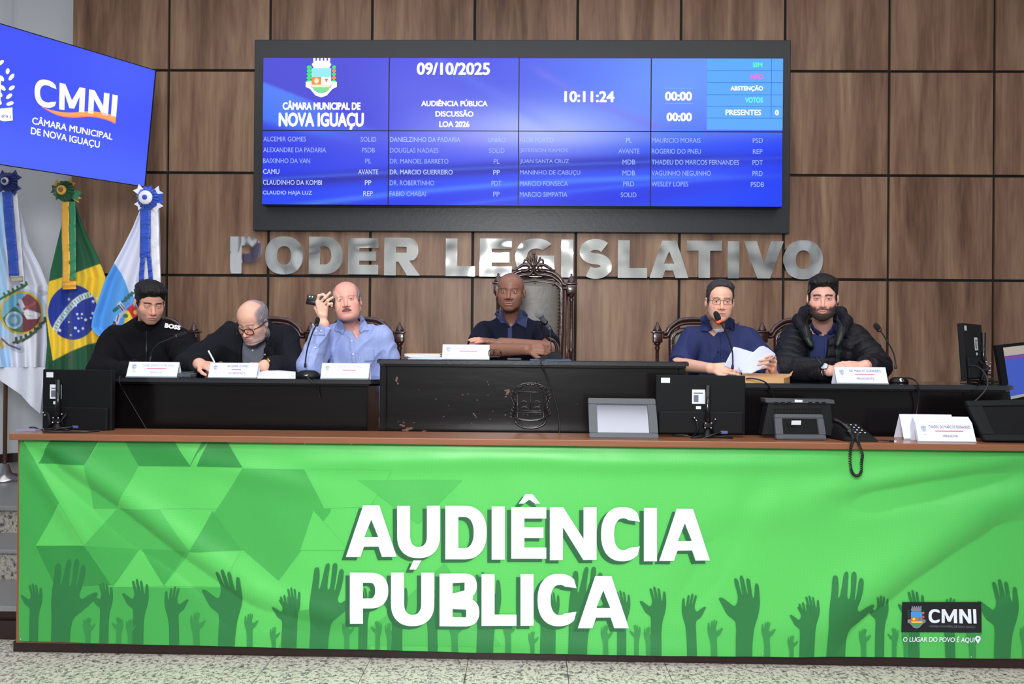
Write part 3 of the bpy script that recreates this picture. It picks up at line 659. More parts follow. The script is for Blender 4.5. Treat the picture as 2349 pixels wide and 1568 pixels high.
TB = [(305,1400),(318,1300),(322,1170),(319,1080),(326,1000),(338,930),(345,860),(352,843),(366,838),(378,848),(380,890),(376,935),(372,965),(380,972),(398,900),(412,832),(425,815),(437,818),(441,832),(432,890),(424,972),(440,974),(450,900),(455,830),(465,816),(478,815),(487,828),(482,880),(466,975),(472,980),(485,925),(496,862),(507,849),(519,852),(525,868),(518,930),(498,1000),(486,1030),(500,1060),(545,1030),(590,1010),(600,1030),(560,1080),(500,1130),(450,1170),(435,1240),(430,1320),(428,1400)]
def chaikin(P):
    o = []
    for i in range(len(P)):
        a, b = P[i], P[(i+1) % len(P)]; o += [(a[0]*.75+b[0]*.25, a[1]*.75+b[1]*.25), (a[0]*.25+b[0]*.75, a[1]*.25+b[1]*.75)]
    return o
def hand_print(T, cx, top, s, mir, m, off, name='hand_print'):
    xs = [p[0] for p in T]; x0 = 1375 if T is TA else 420; y0 = 860 if T is TA else 815
    P = [(cx+(x-x0)*q*s*(-1 if mir else 1), top+(y-y0)*q*s if y < 1400 else 1600) for x, y in T]
    P = chaikin(P); b_ = bb(cx)-1.0
    P2 = []; n = len(P)      # clip at the lower hem
    for i in range(n):
        a, c = P[i], P[(i+1) % n]
        if a[1] <= b_: P2.append(a)
        if (a[1] <= b_) != (c[1] <= b_):
            t = (b_-a[1])/(c[1]-a[1]); P2.append((a[0]+t*(c[0]-a[0]), b_))
    if max(p[0] for p in P2) > 2415 or min(p[0] for p in P2) < 47: P2 = [(min(2415, max(47.5, x)), y) for x, y in P2]
    if T is TB and mir == 2: pass
    o = flat_poly(name, [P2], lambda x, y: bpt(x, y, off), m, None, 6); o.parent = ban; return o
pat = [(TB,0,0,1.0,0),(TA,86,52,.52,0),(TA,165,42,.62,0),(TA,240,58,.56,1),(TA,368,14,.95,0),(TA,292,116,.36,1),(TA,414,118,.32,1),(TA,503,72,.55,0),(TA,45,132,.28,1),(TA,118,130,.26,0),(TA,142,134,.25,1),(TA,470,148,.24,1),(TA,-75,56,.50,0)]
lay = 0
for kx in range(4):
    for (T, dx, dy, s, mir) in pat:
        x = 158+592*kx+dx
        if x > 2370 or x < 70 and s > .9: continue
        lay += 1
        hand_print(T, x, 1281+.0145*(x-160)+dy, s*(1.0 if T is TA else 1.0), mir, M_hand if s > .45 else M_hand2, .0030+.0002*(lay % 12))
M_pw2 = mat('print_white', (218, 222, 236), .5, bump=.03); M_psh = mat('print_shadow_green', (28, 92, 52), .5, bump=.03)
au = [('A',795,911,1157,1275),('U',912,1010,1158,1278),('D',1022,1117,1158,1281),('I',1128,1158,1160,1281),('E',1173,1253,1161,1279),('N',1261,1368,1161,1282),('C',1378,1469,1161,1285),('I',1476,1506,1163,1285),('A',1511,1628,1165,1284),
      ('P',804,892,1310.5,1428),('U',898,997,1311,1433),('B',1009,1100,1313,1433),('L',1105,1185,1314,1432),('I',1194,1224,1314,1432),('C',1233,1324,1313,1434),('A',1325,1442,1319,1438)]
def bglyph(loops, name, m, off, grid=10): o = flat_poly(name, loops, lambda x, y: bpt(x, y, off), m, None, grid); o.parent = ban
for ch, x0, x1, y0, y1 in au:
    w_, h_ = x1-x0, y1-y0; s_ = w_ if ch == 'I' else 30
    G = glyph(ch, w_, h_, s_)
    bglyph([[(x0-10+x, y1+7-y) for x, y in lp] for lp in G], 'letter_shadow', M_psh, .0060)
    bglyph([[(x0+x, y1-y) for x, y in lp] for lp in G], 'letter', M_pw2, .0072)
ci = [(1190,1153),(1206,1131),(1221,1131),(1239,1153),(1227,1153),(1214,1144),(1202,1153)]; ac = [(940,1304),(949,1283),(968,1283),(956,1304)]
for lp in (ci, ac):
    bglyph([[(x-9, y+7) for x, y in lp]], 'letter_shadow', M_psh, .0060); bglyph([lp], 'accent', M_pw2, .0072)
# crest block at the right
bglyph([[(2068,1379),(2249,1379),(2248,1448),(2066,1448)]], 'logo_block', mat('print_black', (14, 15, 22), .5, bump=.03), .0062)
M_pt = lambda k: (lambda x, y: bpt(x, y, .0074+.0003*k))
for ch, x0, x1 in (('C', 2128, 2155), ('M', 2158, 2193), ('N', 2198, 2225), ('I', 2229.5, 2236.5)):
    G = glyph(ch, x1-x0, 32, 7.2 if ch != 'I' else x1-x0); bglyph([[(x0+x, 1427-y) for x, y in lp] for lp in G], 'letter', M_pw2, .0074)
o = text_obj('lettering', 'CÂMARA MUNICIPAL DE NOVA IGUAÇU', (2130, 1431, 2233, 1438), M_pt(0), mat('print_grey', (110, 112, 125), .5, bump=.03), None, 0); o.parent = ban
o = text_obj('lettering', 'O LUGAR DO POVO É AQUI', (2070, 1456, 2232, 1472), M_pt(0), M_pw2, None, .018, .12); o.parent = ban
pin = [(2239+7*math.cos(a*PI/8), 1462+7*math.sin(a*PI/8)) for a in range(-8, 8)]
pin = [(2239+6.5*math.cos(a), 1461+6.5*math.sin(a)) for a in [PI*.85+i*PI*1.3/14 for i in range(15)]]+[(2239,1473)]
bglyph([pin, [(2239+2.4*math.cos(a*PI/5), 1461+2.4*math.sin(a*PI/5)) for a in range(10)]], 'pin_symbol', M_pw2, .0074)
PM = dict(w=mat('crest_silver', (120, 124, 140), .5, bump=.02), b=mat('crest_blue', (60, 140, 215), .5, bump=.02), o=mat('crest_orange', (225, 85, 40), .5, bump=.02), y=mat('crest_yellow', (235, 200, 60), .5, bump=.02), r=mat('crest_red', (190, 60, 70), .5, bump=.02), gg=mat('crest_green', (60, 150, 80), .5, bump=.02), g=mat('crest_leaf', (30, 60, 40), .5, bump=.02))
def cf(l, m, mp, n): o = flat_poly(n, l, mp, m); o.parent = ban
crest(cf, 2099, 1413, 21, 23, lambda x, y, k: bpt(x, y, .0074+.00035*k), PM)
for (x, y) in ((51, 1008), (51, 1463), (390, 1010), (700, 1016), (806, 1017), (1796, 1022), (1918, 1023), (2225, 1504), (1748, 1497)):
    p = bpt(x, y, .003); bm = bmesh.new(); lathe(bm, [(.003, 0), (.005, .001), (.004, .003), (.001, .004)], (0, 0, 0), 8, Matrix.Translation(p)@Matrix.Rotation(PI/2, 4, 'X')); bm_obj('eyelet', bm, M_steel, ban, True)
# ------------------------------------------------------------------ desks on the platform
ZL = at(600, 868, 4.10).z; ZM = at(1200, 826, 4.03).z; ZR = at(1900, 880, 4.10).z
M_edge = mat('desk_edge', (36, 36, 42), .25, bump=.05, coat=.3)
M_glass = mat('glass_sheet', (10, 22, 26), .04, spec=.8)
def desk(name, x0, x1, y0, y1, z, body0, body1, label, cham=.05, zb=.54):
    d = thing(name, ((x0+x1)/2, y1, zb), label, 'desk')
    def prism(nm, c, za, zb_, m, gx=0.0):
        P = [(x0+gx+c, y0+gx), (x1-gx-c, y0+gx), (x1-gx, y0+gx+c), (x1-gx, y1), (x0+gx, y1), (x0+gx, y0+gx+c)]
        V = [(x, y, za) for x, y in P]+[(x, y, zb_) for x, y in P]; n = 6
        keep(mesh_obj(nm, V, [tuple(range(n))[::-1], tuple(range(n, 2*n))]+[(i, (i+1) % n, (i+1) % n+n, i+n) for i in range(n)], m), d)
    prism('glass_sheet', cham, z-.005, z, M_glass, .004)
    prism('desktop', cham, z-.024, z-.005, M_edge); prism('edge_moulding', cham, z-.036, z-.024, M_desk, .012)
    keep(box('front_panel', body0, body1, y0+.045, y0+.07, zb, z-.036, M_desk, None, .003), d)
    for xx in (body0, body1-.03): keep(box('side_panel', xx, xx+.03, y0+.07, y1-.04, zb, z-.036, M_desk), d)
    return d
dl = desk('desk', at(150, 870, 4.1).x, at(872, 870, 4.1).x, 4.10, 4.52, ZL, at(165, 870, 4.15).x, at(843, 870, 4.15).x, 'long black desk at the left in front of three seated men')
dm = desk('desk', at(862, 826, 4.03).x, at(1583, 830, 4.03).x, 4.03, 4.52, ZM, at(873, 870, 4.08).x, at(1571, 870, 4.08).x, 'raised dark central desk with carved crest and chipped varnish', .03)
dr = desk('desk', at(1584, 880, 4.1).x, at(2338, 888, 4.1).x, 4.10, 4.52, ZR, at(1590, 880, 4.15).x, at(2314, 888, 4.15).x, 'long black desk at the right in front of two seated men')
# raised boarding and corner posts of the central desk, chips in the varnish
fy_ = 4.075
def dpt(x, y, off=0.0): p = at(x, y, fy_-off); return p
M_chip = mat('bare_wood_chip', (98, 66, 50), .6, bump=.1)
def seg_chips():
    rs = np.random.RandomState(3); bm = bmesh.new()
    spots = [(921,975,10,5),(932,984,16,7),(944,982,12,5),(925,968,6,3),(912,966,4,2),(948,968,5,3),(1118,877,4,6),(1165,900,12,7),(1160,909,6,5),(1095,918,4,4),(1001,915,4,2),(1030,930,3,2),(1088,950,6,6),(1090,957,5,4),(1018,955,4,2),(1124,962,4,3),(1172,956,4,4),(1160,951,3,6),(911,868,7,10),(975,988,8,3),(1018,992,8,2),(1062,905,3,4),(1074,904,3,3),(1118,905,3,3),(1130,941,3,3),(960,894,2,2),(885,982,4,3),(888,992,4,2),(1325,925,2,2),(1082,972,2,5),(1052,994,5,2)]
    for (x, y, w_, h_) in spots:
        for k in range(2 if w_ < 7 else 5):
            cx, cy = x+rs.normal()*w_*.3, y+rs.normal()*h_*.3; n = 7; w2, h2 = w_*.32, h_*.32
            pts = [dpt(cx+w2*math.cos(2*PI*i/n)*(.6+.7*rs.rand()), cy+h2*math.sin(2*PI*i/n)*(.6+.7*rs.rand()), .001+.0003*k) for i in range(n)]
            bm.faces.new([bm.verts.new(p) for p in pts])
    o = bm_obj('varnish_chips', bm, M_chip); o['kind'] = 'stuff'; keep(o, dm)
seg_chips()
keep(mesh_obj('brass_strip', [at(874,838,4.07), at(889,838,4.07), at(889,841,4.07), at(874,841,4.07)], [(0,1,2,3)], mat('brass_strip', (120, 85, 50), .5)), dm)
for xx in (872, 1556): 
    a, b = at(xx, 900, 4.07), at(xx+15, 900, 4.07); keep(box('corner_post', a.x, b.x, 4.055, 4.075, .54, ZM-.036, M_desk, None, .003), dm)
# carved coat of arms
bm = bmesh.new(); D_ = lambda x, y, o=.006: dpt(x, y, o)
def stroke(pts, r=.0035, o=.004): tube(bm, [D_(x, y, o) for x, y in pts], r, 6)
def el(cx, cy, rx, ry, a0=0, a1=360, n=16): return [(cx+rx*math.cos(math.radians(a0+(a1-a0)*i/n)), cy+ry*math.sin(math.radians(a0+(a1-a0)*i/n))) for i in range(n+1)]
stroke([(1187,899),(1247,899),(1247,946),(1187,946),(1187,899)], .0035); stroke([(1187,946),(1187,958)]+el(1217,958,30,22,180,0,12)[0:]+[(1247,946)], .004)
stroke([(1190,942),(1262,943)], .003); stroke([(1180,960),(1200,963),(1217,964),(1234,963),(1252,958)], .0055)
stroke(el(1217,895,36,17,180,360,12), .004); stroke(el(1217,893,27,12,180,360,10), .003)
for i in range(7): 
    a = math.radians(200+i*23); stroke([(1217+22*math.cos(a), 893+10*math.sin(a)), (1217+34*math.cos(a), 893+21*math.sin(a))], .004)
for sd in (-1, 1):
    for k in range(8):
        y = 902+k*7.2; x = 1217+sd*(37+3.5*math.sin(k*1.1)); stroke([(x-sd*3, y+3), (x+sd*4, y-3), (x+sd*6, y-8)], .0042)
    stroke([(1217+sd*34,895),(1217+sd*38,925),(1217+sd*35,950)], .002)
    stroke(el(1217+sd*15,926,8,7), .0025); stroke(el(1217+sd*14,938,10,5), .002)
stroke(el(1217,962,36,20,10,170,12), .006); stroke([(1217,900),(1217,944)], .002)
for x in (1198,1208,1226,1237): stroke([(x,951),(x+6,952)], .003)
o = bm_obj('carved_crest', bm, mat('carved_wood', (20, 18, 19), .3, bump=.15, bscale=120, coat=.4), None, True); keep(o, dm)
# ------------------------------------------------------------------ flags
M_cloth = vmat('flag_cloth', .8, bump=.15, bscale=150, sheen=.15)
def srgb2lin(c): c = np.asarray(c, float)/255; return np.where(c <= .04045, c/12.92, ((c+.055)/1.055)**2.4)
def flag(label, left, right, Y, colfn, folds, x_pole, ytop):
    """cloth surface between left and right outlines (px polylines by row), real folds in depth"""
    ys = np.linspace(max(left[0][1], right[0][1]), min(left[-1][1], right[-1][1]), 300)
    lx = np.interp(ys, [p[1] for p in left], [p[0] for p in left]); rx = np.interp(ys, [p[1] for p in right], [p[0] for p in right])
    nu = 150; U = np.linspace(0, 1, nu)
    PX = lx[:, None]*(1-U)+rx[:, None]*U; PY = np.tile(ys[:, None], (1, nu))
    t = (ys-ys[0])/(ys[-1]-ys[0])
    amp = .015+.06*t[:, None]
    D = np.zeros_like(PX)
    for f, ph, a, sk in folds: D += a*np.sin(U[None, :]*f*2*PI+ph+sk*t[:, None])
    D = D*amp
    # gentle belly so the cloth has depth
    D += .05*np.sin(U*PI)[None, :]*t[:, None]
    r = rays(PX.ravel(), PY.ravel()); Yv = Y-D.ravel(); V = CAM+r*(Yv/r[:, 1])[:, None]
    idx = np.arange(PX.size).reshape(PX.shape); Fc = np.stack([idx[:-1, :-1].ravel(), idx[1:, :-1].ravel(), idx[1:, 1:].ravel(), idx[:-1, 1:].ravel()], 1)
    pb = at(x_pole, ytop, Y+.06)
    fl = thing('flag', (pb.x, Y+.06, PLAT), label, 'flag', 'flags on poles behind the left desk')
    o = mesh_obj('cloth', V, Fc, M_cloth, None, True, sum(srgb2lin(colfn(PX.ravel()+a_, PY.ravel()+b_)) for a_, b_ in ((-.4, -.4), (.4, -.4), (-.4, .4), (.4, .4)))/4); keep(o, fl)
    keep(tube_obj('pole', [(pb.x, Y+.06, PLAT+.03), (pb.x, Y+.06, pb.z)], .014, mat('pole_wood', (90, 60, 40), .4, bump=.05)), fl)
    bm = bmesh.new(); lathe(bm, [(.16, 0), (.16, .02), (.05, .05), (.03, .12)], (pb.x, Y+.06, PLAT), 20); keep(bm_obj('base', bm, M_steel, None, True), fl)
    return fl
def blend(c, m, col, a=1.0): c[m] = c[m]*(1-a)+np.array(col, float)*a
def seglines(X, Y, pts, w):
    m = np.zeros(X.shape, bool)
    for a, b in zip(pts[:-1], pts[1:]):
        dx, dy = b[0]-a[0], b[1]-a[1]; L2 = dx*dx+dy*dy+1e-9; t = np.clip(((X-a[0])*dx+(Y-a[1])*dy)/L2, 0, 1)
        m |= (X-a[0]-t*dx)**2+(Y-a[1]-t*dy)**2 < w*w
    return m
def c_rio(X, Y):
    c = np.tile(np.array([228, 232, 246.]), (len(X), 1))
    blend(c, X < 8+.05*(Y-480), (176, 214, 250)); 
    e = lambda cx, cy, rx, ry: ((X-cx)/rx)**2+((Y-cy)/ry)**2 < 1
    blend(c, e(50, 718, 60, 56) & (X > 30), (170, 200, 235), .7)
    blend(c, e(49, 717, 50, 50), (222, 184, 50)); blend(c, e(49, 717, 45, 45), (130, 190, 225))
    inn = e(49, 717, 45, 45)
    blend(c, inn & (Y > 690+.9*(X-20)), (62, 120, 84)); blend(c, inn & (Y < 700+.35*(X-40)) & (X > 28), (130, 66, 78)); blend(c, inn & (Y > 715) & (X > 52), (118, 52, 62)); blend(c, inn & (X+Y < 735), (120, 185, 215))
    blend(c, e(32, 734, 20, 20), (190, 210, 225)); blend(c, e(32, 734, 15, 15), (110, 160, 195)); blend(c, e(32, 734, 8, 8), (170, 195, 205))
    blend(c, seglines(X, Y, [(46, 690), (54, 708), (62, 716), (88, 722)], 5), (225, 225, 232)); blend(c, seglines(X, Y, [(56, 708), (70, 702), (80, 694)], 3.5), (170, 80, 80)); blend(c, seglines(X, Y, [(58, 718), (64, 728), (84, 727)], 4), (215, 218, 228))
    for k in range(7):
        x = 34+11*k; y = 782-.10*(x-34)-.009*(x-34)**2; blend(c, seglines(X, Y, [(x-5, y+6), (x+4, y), (x+3, y-7)], 3.4), (36, 86, 62)); blend(c, e(x+1, y+1, 2.2, 2.2), (150, 50, 50))
    for k in range(6): x = 6+10*k; y = 690-1.5*(x-0)*.35-6; blend(c, seglines(X, Y, [(x-5, y+5), (x+6, y-3), (x+3, y-8)], 2.6), (60, 120, 80))
    blend(c, seglines(X, Y, [(4, 778), (20, 792), (48, 802)], 8), (200, 204, 220)); blend(c, seglines(X, Y, [(4, 777), (20, 791), (46, 801)], 2), (90, 95, 120)); blend(c, seglines(X, Y, [(2, 784), (6, 796)], 4), (215, 180, 70))
    blend(c, seglines(X, Y, [(92, 668), (106, 672), (96, 676)], 4), (196, 200, 220))
    return c
fl1 = flag('white and pale blue flag with oval arms under a blue rosette, far left', [(-60,440),(-80,600),(-80,780),(-60,842)], [(38,440),(46,480),(66,560),(92,610),(110,655),(108,700),(110,730),(108,790),(104,842)], 5.55, c_rio, [(2.5, .4, .7, 1.5), (6, 1, .35, -1)], 18, 400)
# the two lower points of the white cloth
def c_w(X, Y): return np.tile(np.array([226, 230, 245.]), (len(X), 1))
V0 = [(-60,842),(104,842),(99,880),(92,948),(70,930),(48,905),(0,872),(-60,850)]
def tri_cloth(fl, P, Y, m, dfn, g=10):
    o = flat_poly('cloth', [P], lambda x, y: at(x, y, Y-dfn(x, y)), m, None, g); 
    for p_ in o.data.polygons: p_.use_smooth = True
    keep(o, fl); return o
M_wc = mat('white_cloth', (226, 230, 245), .8, bump=.1); M_gc = mat('green_cloth', (24, 92, 66), .8, bump=.1)
tri_cloth(fl1, V0, 5.55, M_wc, lambda x, y: .03+.03*math.sin((x+60)/164*15.7+1.9)+.02*math.sin(math.radians((x+60)*1.1)))
def c_bra(X, Y):
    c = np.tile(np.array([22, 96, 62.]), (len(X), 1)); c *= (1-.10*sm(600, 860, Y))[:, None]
    yl = [(104,650),(113,645),(150,634),(174,625),(229,605),(243,622),(243,640),(232,700),(228,770),(231,783),(200,790),(163,805),(121,827),(112,770),(104,710)]
    blend(c, inpoly(X, Y, yl), (242, 206, 50))
    e = ((X-167)/57)**2+((Y-716)/63)**2 < 1
    blend(c, e, (28, 56, 160))
    band = [(124,762),(132,742),(154,712),(170,694),(186,682),(217,671),(230,668)]; 
    m_ = seglines(X, Y, band, 6.6) & e; blend(c, m_, (214, 228, 235))
    for (a, b) in zip(band[:-1], band[1:]):
        L = math.hypot(b[0]-a[0], b[1]-a[1]); n = max(2, int(L/6.5))
        for i in range(n):
            x = a[0]+(b[0]-a[0])*(i+.5)/n; y = a[1]+(b[1]-a[1])*(i+.5)/n; tx, ty = (b[0]-a[0])/L, (b[1]-a[1])/L
            blend(c, seglines(X, Y, [(x+ty*3, y-tx*3), (x-ty*3, y+tx*3)], 1.2) & e, (70, 140, 110), .8)
    for (x, y, r) in ((158,686,3),(174,700,2.5),(177,720,2.6),(188,720,2.6),(180,730,2.4),(197,733,3.4),(214,691,3.4),(213,718,3),(208,729,2.2),(158,738,2.2),(173,752,3.2),(180,759,2.4),(190,753,2.8),(137,757,3.4),(162,768,2.4),(222,684,2.6),(187,729,2)): blend(c, (X-x)**2+(Y-y)**2 < r*r, (225, 232, 250))
    return c
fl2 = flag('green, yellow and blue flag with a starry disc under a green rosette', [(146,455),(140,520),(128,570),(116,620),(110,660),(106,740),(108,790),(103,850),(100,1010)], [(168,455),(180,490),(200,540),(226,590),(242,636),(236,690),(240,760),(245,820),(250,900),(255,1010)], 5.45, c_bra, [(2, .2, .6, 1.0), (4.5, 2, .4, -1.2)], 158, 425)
def c_est(X, Y):
    c = np.tile(np.array([222, 226, 246.]), (len(X), 1))
    bl = [(190,650),(255,606),(262,603),(277,625),(287,645),(295,668),(315,690),(330,720),(380,760),(380,1000),(190,1000)]
    blend(c, inpoly(X, Y, bl), (82, 158, 232)); 
    e = lambda cx, cy, rx, ry: ((X-cx)/rx)**2+((Y-cy)/ry)**2 < 1
    for k in range(4): x = 284+7*k; y = 690-6*k; blend(c, seglines(X, Y, [(x-5, y+2), (x+5, y-1), (x+4, y-8)], 2.4), (26, 100, 84))
    blend(c, seglines(X, Y, [(262, 712), (272, 704)], 4), (30, 100, 84))
    blend(c, inpoly(X, Y, [(268,698),(276,690),(288,706),(281,716)]), (196, 200, 214)); blend(c, seglines(X, Y, [(272,700),(282,712)], 1.8), (60, 64, 80)); blend(c, seglines(X, Y, [(277,697),(286,708)], 1.2), (70, 70, 90))
    blend(c, seglines(X, Y, [(286,716),(272,726),(268,738)], 5), (190, 196, 222)); blend(c, seglines(X, Y, [(272,722),(268,736)], 1.5), (80,80,100))
    blend(c, inpoly(X, Y, [(292,706),(305,696),(316,706),(318,740),(300,740),(290,722)]), (196, 36, 44)); blend(c, inpoly(X, Y, [(288,712),(294,712),(304,728),(304,742),(284,742)]), (232, 204, 50)); blend(c, e(288,724,6,5), (36, 110, 84)); blend(c, e(310,716,4,5), (235, 190, 60))
    return c
fl3 = flag('white and sky blue flag hanging behind the man in the dark zipped jacket', [(322,478),(305,520),(282,566),(261,604),(240,644),(228,680),(214,720),(209,750),(216,762),(232,775),(240,850),(245,1000)], [(366,478),(368,560),(370,690),(372,850),(372,1000)], 5.35, c_est, [(1.6, 2.2, .7, 1.2), (4, .5, .35, 1)], 345, 440)
M_rb = mat('blue_satin', (36, 78, 186), .42, bump=.9, bscale=30, var=.25, vscale=16, stretch=(.6,1,2), sheen=.3); M_rw = mat('white_satin', (232, 232, 238), .45, bump=.5, bscale=26, sheen=.3)
M_ry = mat('yellow_satin', (236, 178, 62), .42, bump=.6, bscale=28, sheen=.3); M_rg = mat('green_satin', (48, 140, 96), .42, bump=.6, bscale=28, sheen=.3); M_rgd = mat('dark_green_satin', (28, 92, 52), .45, bump=.5, bscale=40, sheen=.3)
M_rbd = mat('navy_satin', (30, 52, 130), .45, bump=.5, bscale=40, sheen=.3)
def ribbon(fl, pts, w, Y, m, seed=0, name='ribbon'):
    """pts centre line px, w width px: crumpled band"""
    cl = spline([(x, y, 0) for x, y in pts], 12); V = []; rs = np.random.RandomState(seed)
    for i, p in enumerate(cl):
        ph = i*.9+seed
        for k in range(5):
            u = k/4-.5; V.append(at(p.x+u*w, p.y+.4*math.sin(i*.7+k), Y-.03-.005*math.sin(ph+k*.5)-.003*math.sin(2.1*i+k)))
    Fc = [(5*i+k, 5*i+5+k, 5*i+6+k, 5*i+1+k) for i in range(len(cl)-1) for k in range(4)]
    o = mesh_obj(name, V, Fc, m, None, True); md = o.modifiers.new('thickness', 'SOLIDIFY'); md.thickness = .002; keep(o, fl)
def rosette(fl, cx, cy, r, Y, m_out, m_mid, m_dot, mr=.6, bows=()):
    bm = bmesh.new(); c = at(cx, cy, Y); R = (at(cx+r, cy, Y)-c).length; n = 36
    def ring(rads, y): return [bm.verts.new((c.x+rr_*math.cos(2*PI*i/n), c.y-y-(.012 if i % 2 else 0), c.z+rr_*math.sin(2*PI*i/n))) for i, rr_ in enumerate(rads)]
    r0 = ring([R*(1.0+.05*(i % 3)) for i in range(n)], 0); r1_ = ring([R*.75]*n, .02); r2_ = ring([R*.5]*n, .03)
    for a, b in ((r0, r1_), (r1_, r2_)):
        for i in range(n): bm.faces.new((a[i], a[(i+1) % n], b[(i+1) % n], b[i]))
    bm.faces.new(r2_); ro = bm_obj('rosette', bm, m_out); keep(ro, fl)
    bm = bmesh.new(); M4 = Matrix.Translation(c-Vector((0, .035, 0)))@Matrix.Rotation(PI/2, 4, 'X'); lathe(bm, [(R*mr, 0), (R*mr, .006), (R*mr*.9, .012), (R*mr*.3, .014)], (0, 0, 0), 24, M4); o = bm_obj('disc', bm, m_mid, None, True); o.parent = ro
    bm = bmesh.new(); M4 = Matrix.Translation(c-Vector((0, .049, 0)))@Matrix.Rotation(PI/2, 4, 'X'); lathe(bm, [(R*.24, 0), (R*.24, .004), (R*.15, .008)], (0, 0, 0), 14, M4); o = bm_obj('button', bm, m_dot, None, True); o.parent = ro
    for (a, w_, L, m) in bows:
        ca, sa = math.cos(a), math.sin(a); q4 = [(cx+ca*r*.5-sa*w_, cy+sa*r*.5+ca*w_), (cx+ca*L-sa*w_*1.25, cy+sa*L+ca*w_*1.25), (cx+ca*L*.88, cy+sa*L*.88), (cx+ca*L+sa*w_*1.25, cy+sa*L-ca*w_*1.25), (cx+ca*r*.5+sa*w_, cy+sa*r*.5-ca*w_)]
        o = flat_poly('bow_end', [q4], lambda x, y: at(x, y, Y+.01-.0006*(x-cx)*ca), m); md = o.modifiers.new('t', 'SOLIDIFY'); md.thickness = .004; keep(o, fl)
rosette(fl3, 340, 455, 24, 5.24, M_rb, M_rw, M_rb, .66, [(-2.4, 8, 38, M_rw), (-.6, 8, 36, M_rw), (.75, 9, 38, M_rw), (2.5, 7, 34, M_rw), (0, 9, 36, M_rb), (-1.6, 8, 30, M_rb)])
ribbon(fl3, [(333,478),(333,530),(332,590)], 24, 5.26, M_rb, 1); ribbon(fl3, [(327,588),(325,620),(324,646)], 11, 5.26, M_rb, 2); ribbon(fl3, [(341,588),(344,620),(346,646)], 10, 5.265, M_rb, 3); ribbon(fl3, [(352,478),(354,560),(357,640),(358,692)], 22, 5.28, M_rw, 4); ribbon(fl3, [(334,600),(335,646)], 12, 5.285, M_rw, 7)
rosette(fl2, 149, 438, 22, 5.33, M_rgd, M_ry, mat('rust_button', (150, 100, 60), .5), .5, [(-2.5, 8, 32, M_ry), (-.9, 7, 30, M_ry), (.35, 9, 38, M_rg), (.55, 5, 42, M_ry), (2.6, 6, 28, M_rgd), (-3.0, 7, 32, M_rgd)])
ribbon(fl2, [(150,462),(150,540),(152,600),(151,652)], 17, 5.35, M_ry, 5); ribbon(fl2, [(165,462),(166,540),(166,600),(166,640)], 16, 5.352, M_rg, 6); ribbon(fl2, [(159,645),(159,663)], 31, 5.345, M_ry, 8)
rosette(fl1, 20, 418, 21, 5.42, M_rbd, M_rw, M_rbd, .42, [(-2.4, 9, 30, M_rbd), (-.7, 9, 31, M_rbd), (.8, 9, 31, M_rbd), (2.6, 8, 30, M_rbd)])
ribbon(fl1, [(16,440),(22,520),(28,580),(32,636)], 23, 5.44, M_rb, 9); ribbon(fl1, [(33,440),(40,520),(46,600),(50,650)], 12, 5.46, M_rw, 10); ribbon(fl1, [(37,632),(37,646)], 30, 5.435, mat('cream_fringe', (196, 188, 172), .7, bump=.6, bscale=200), 11)
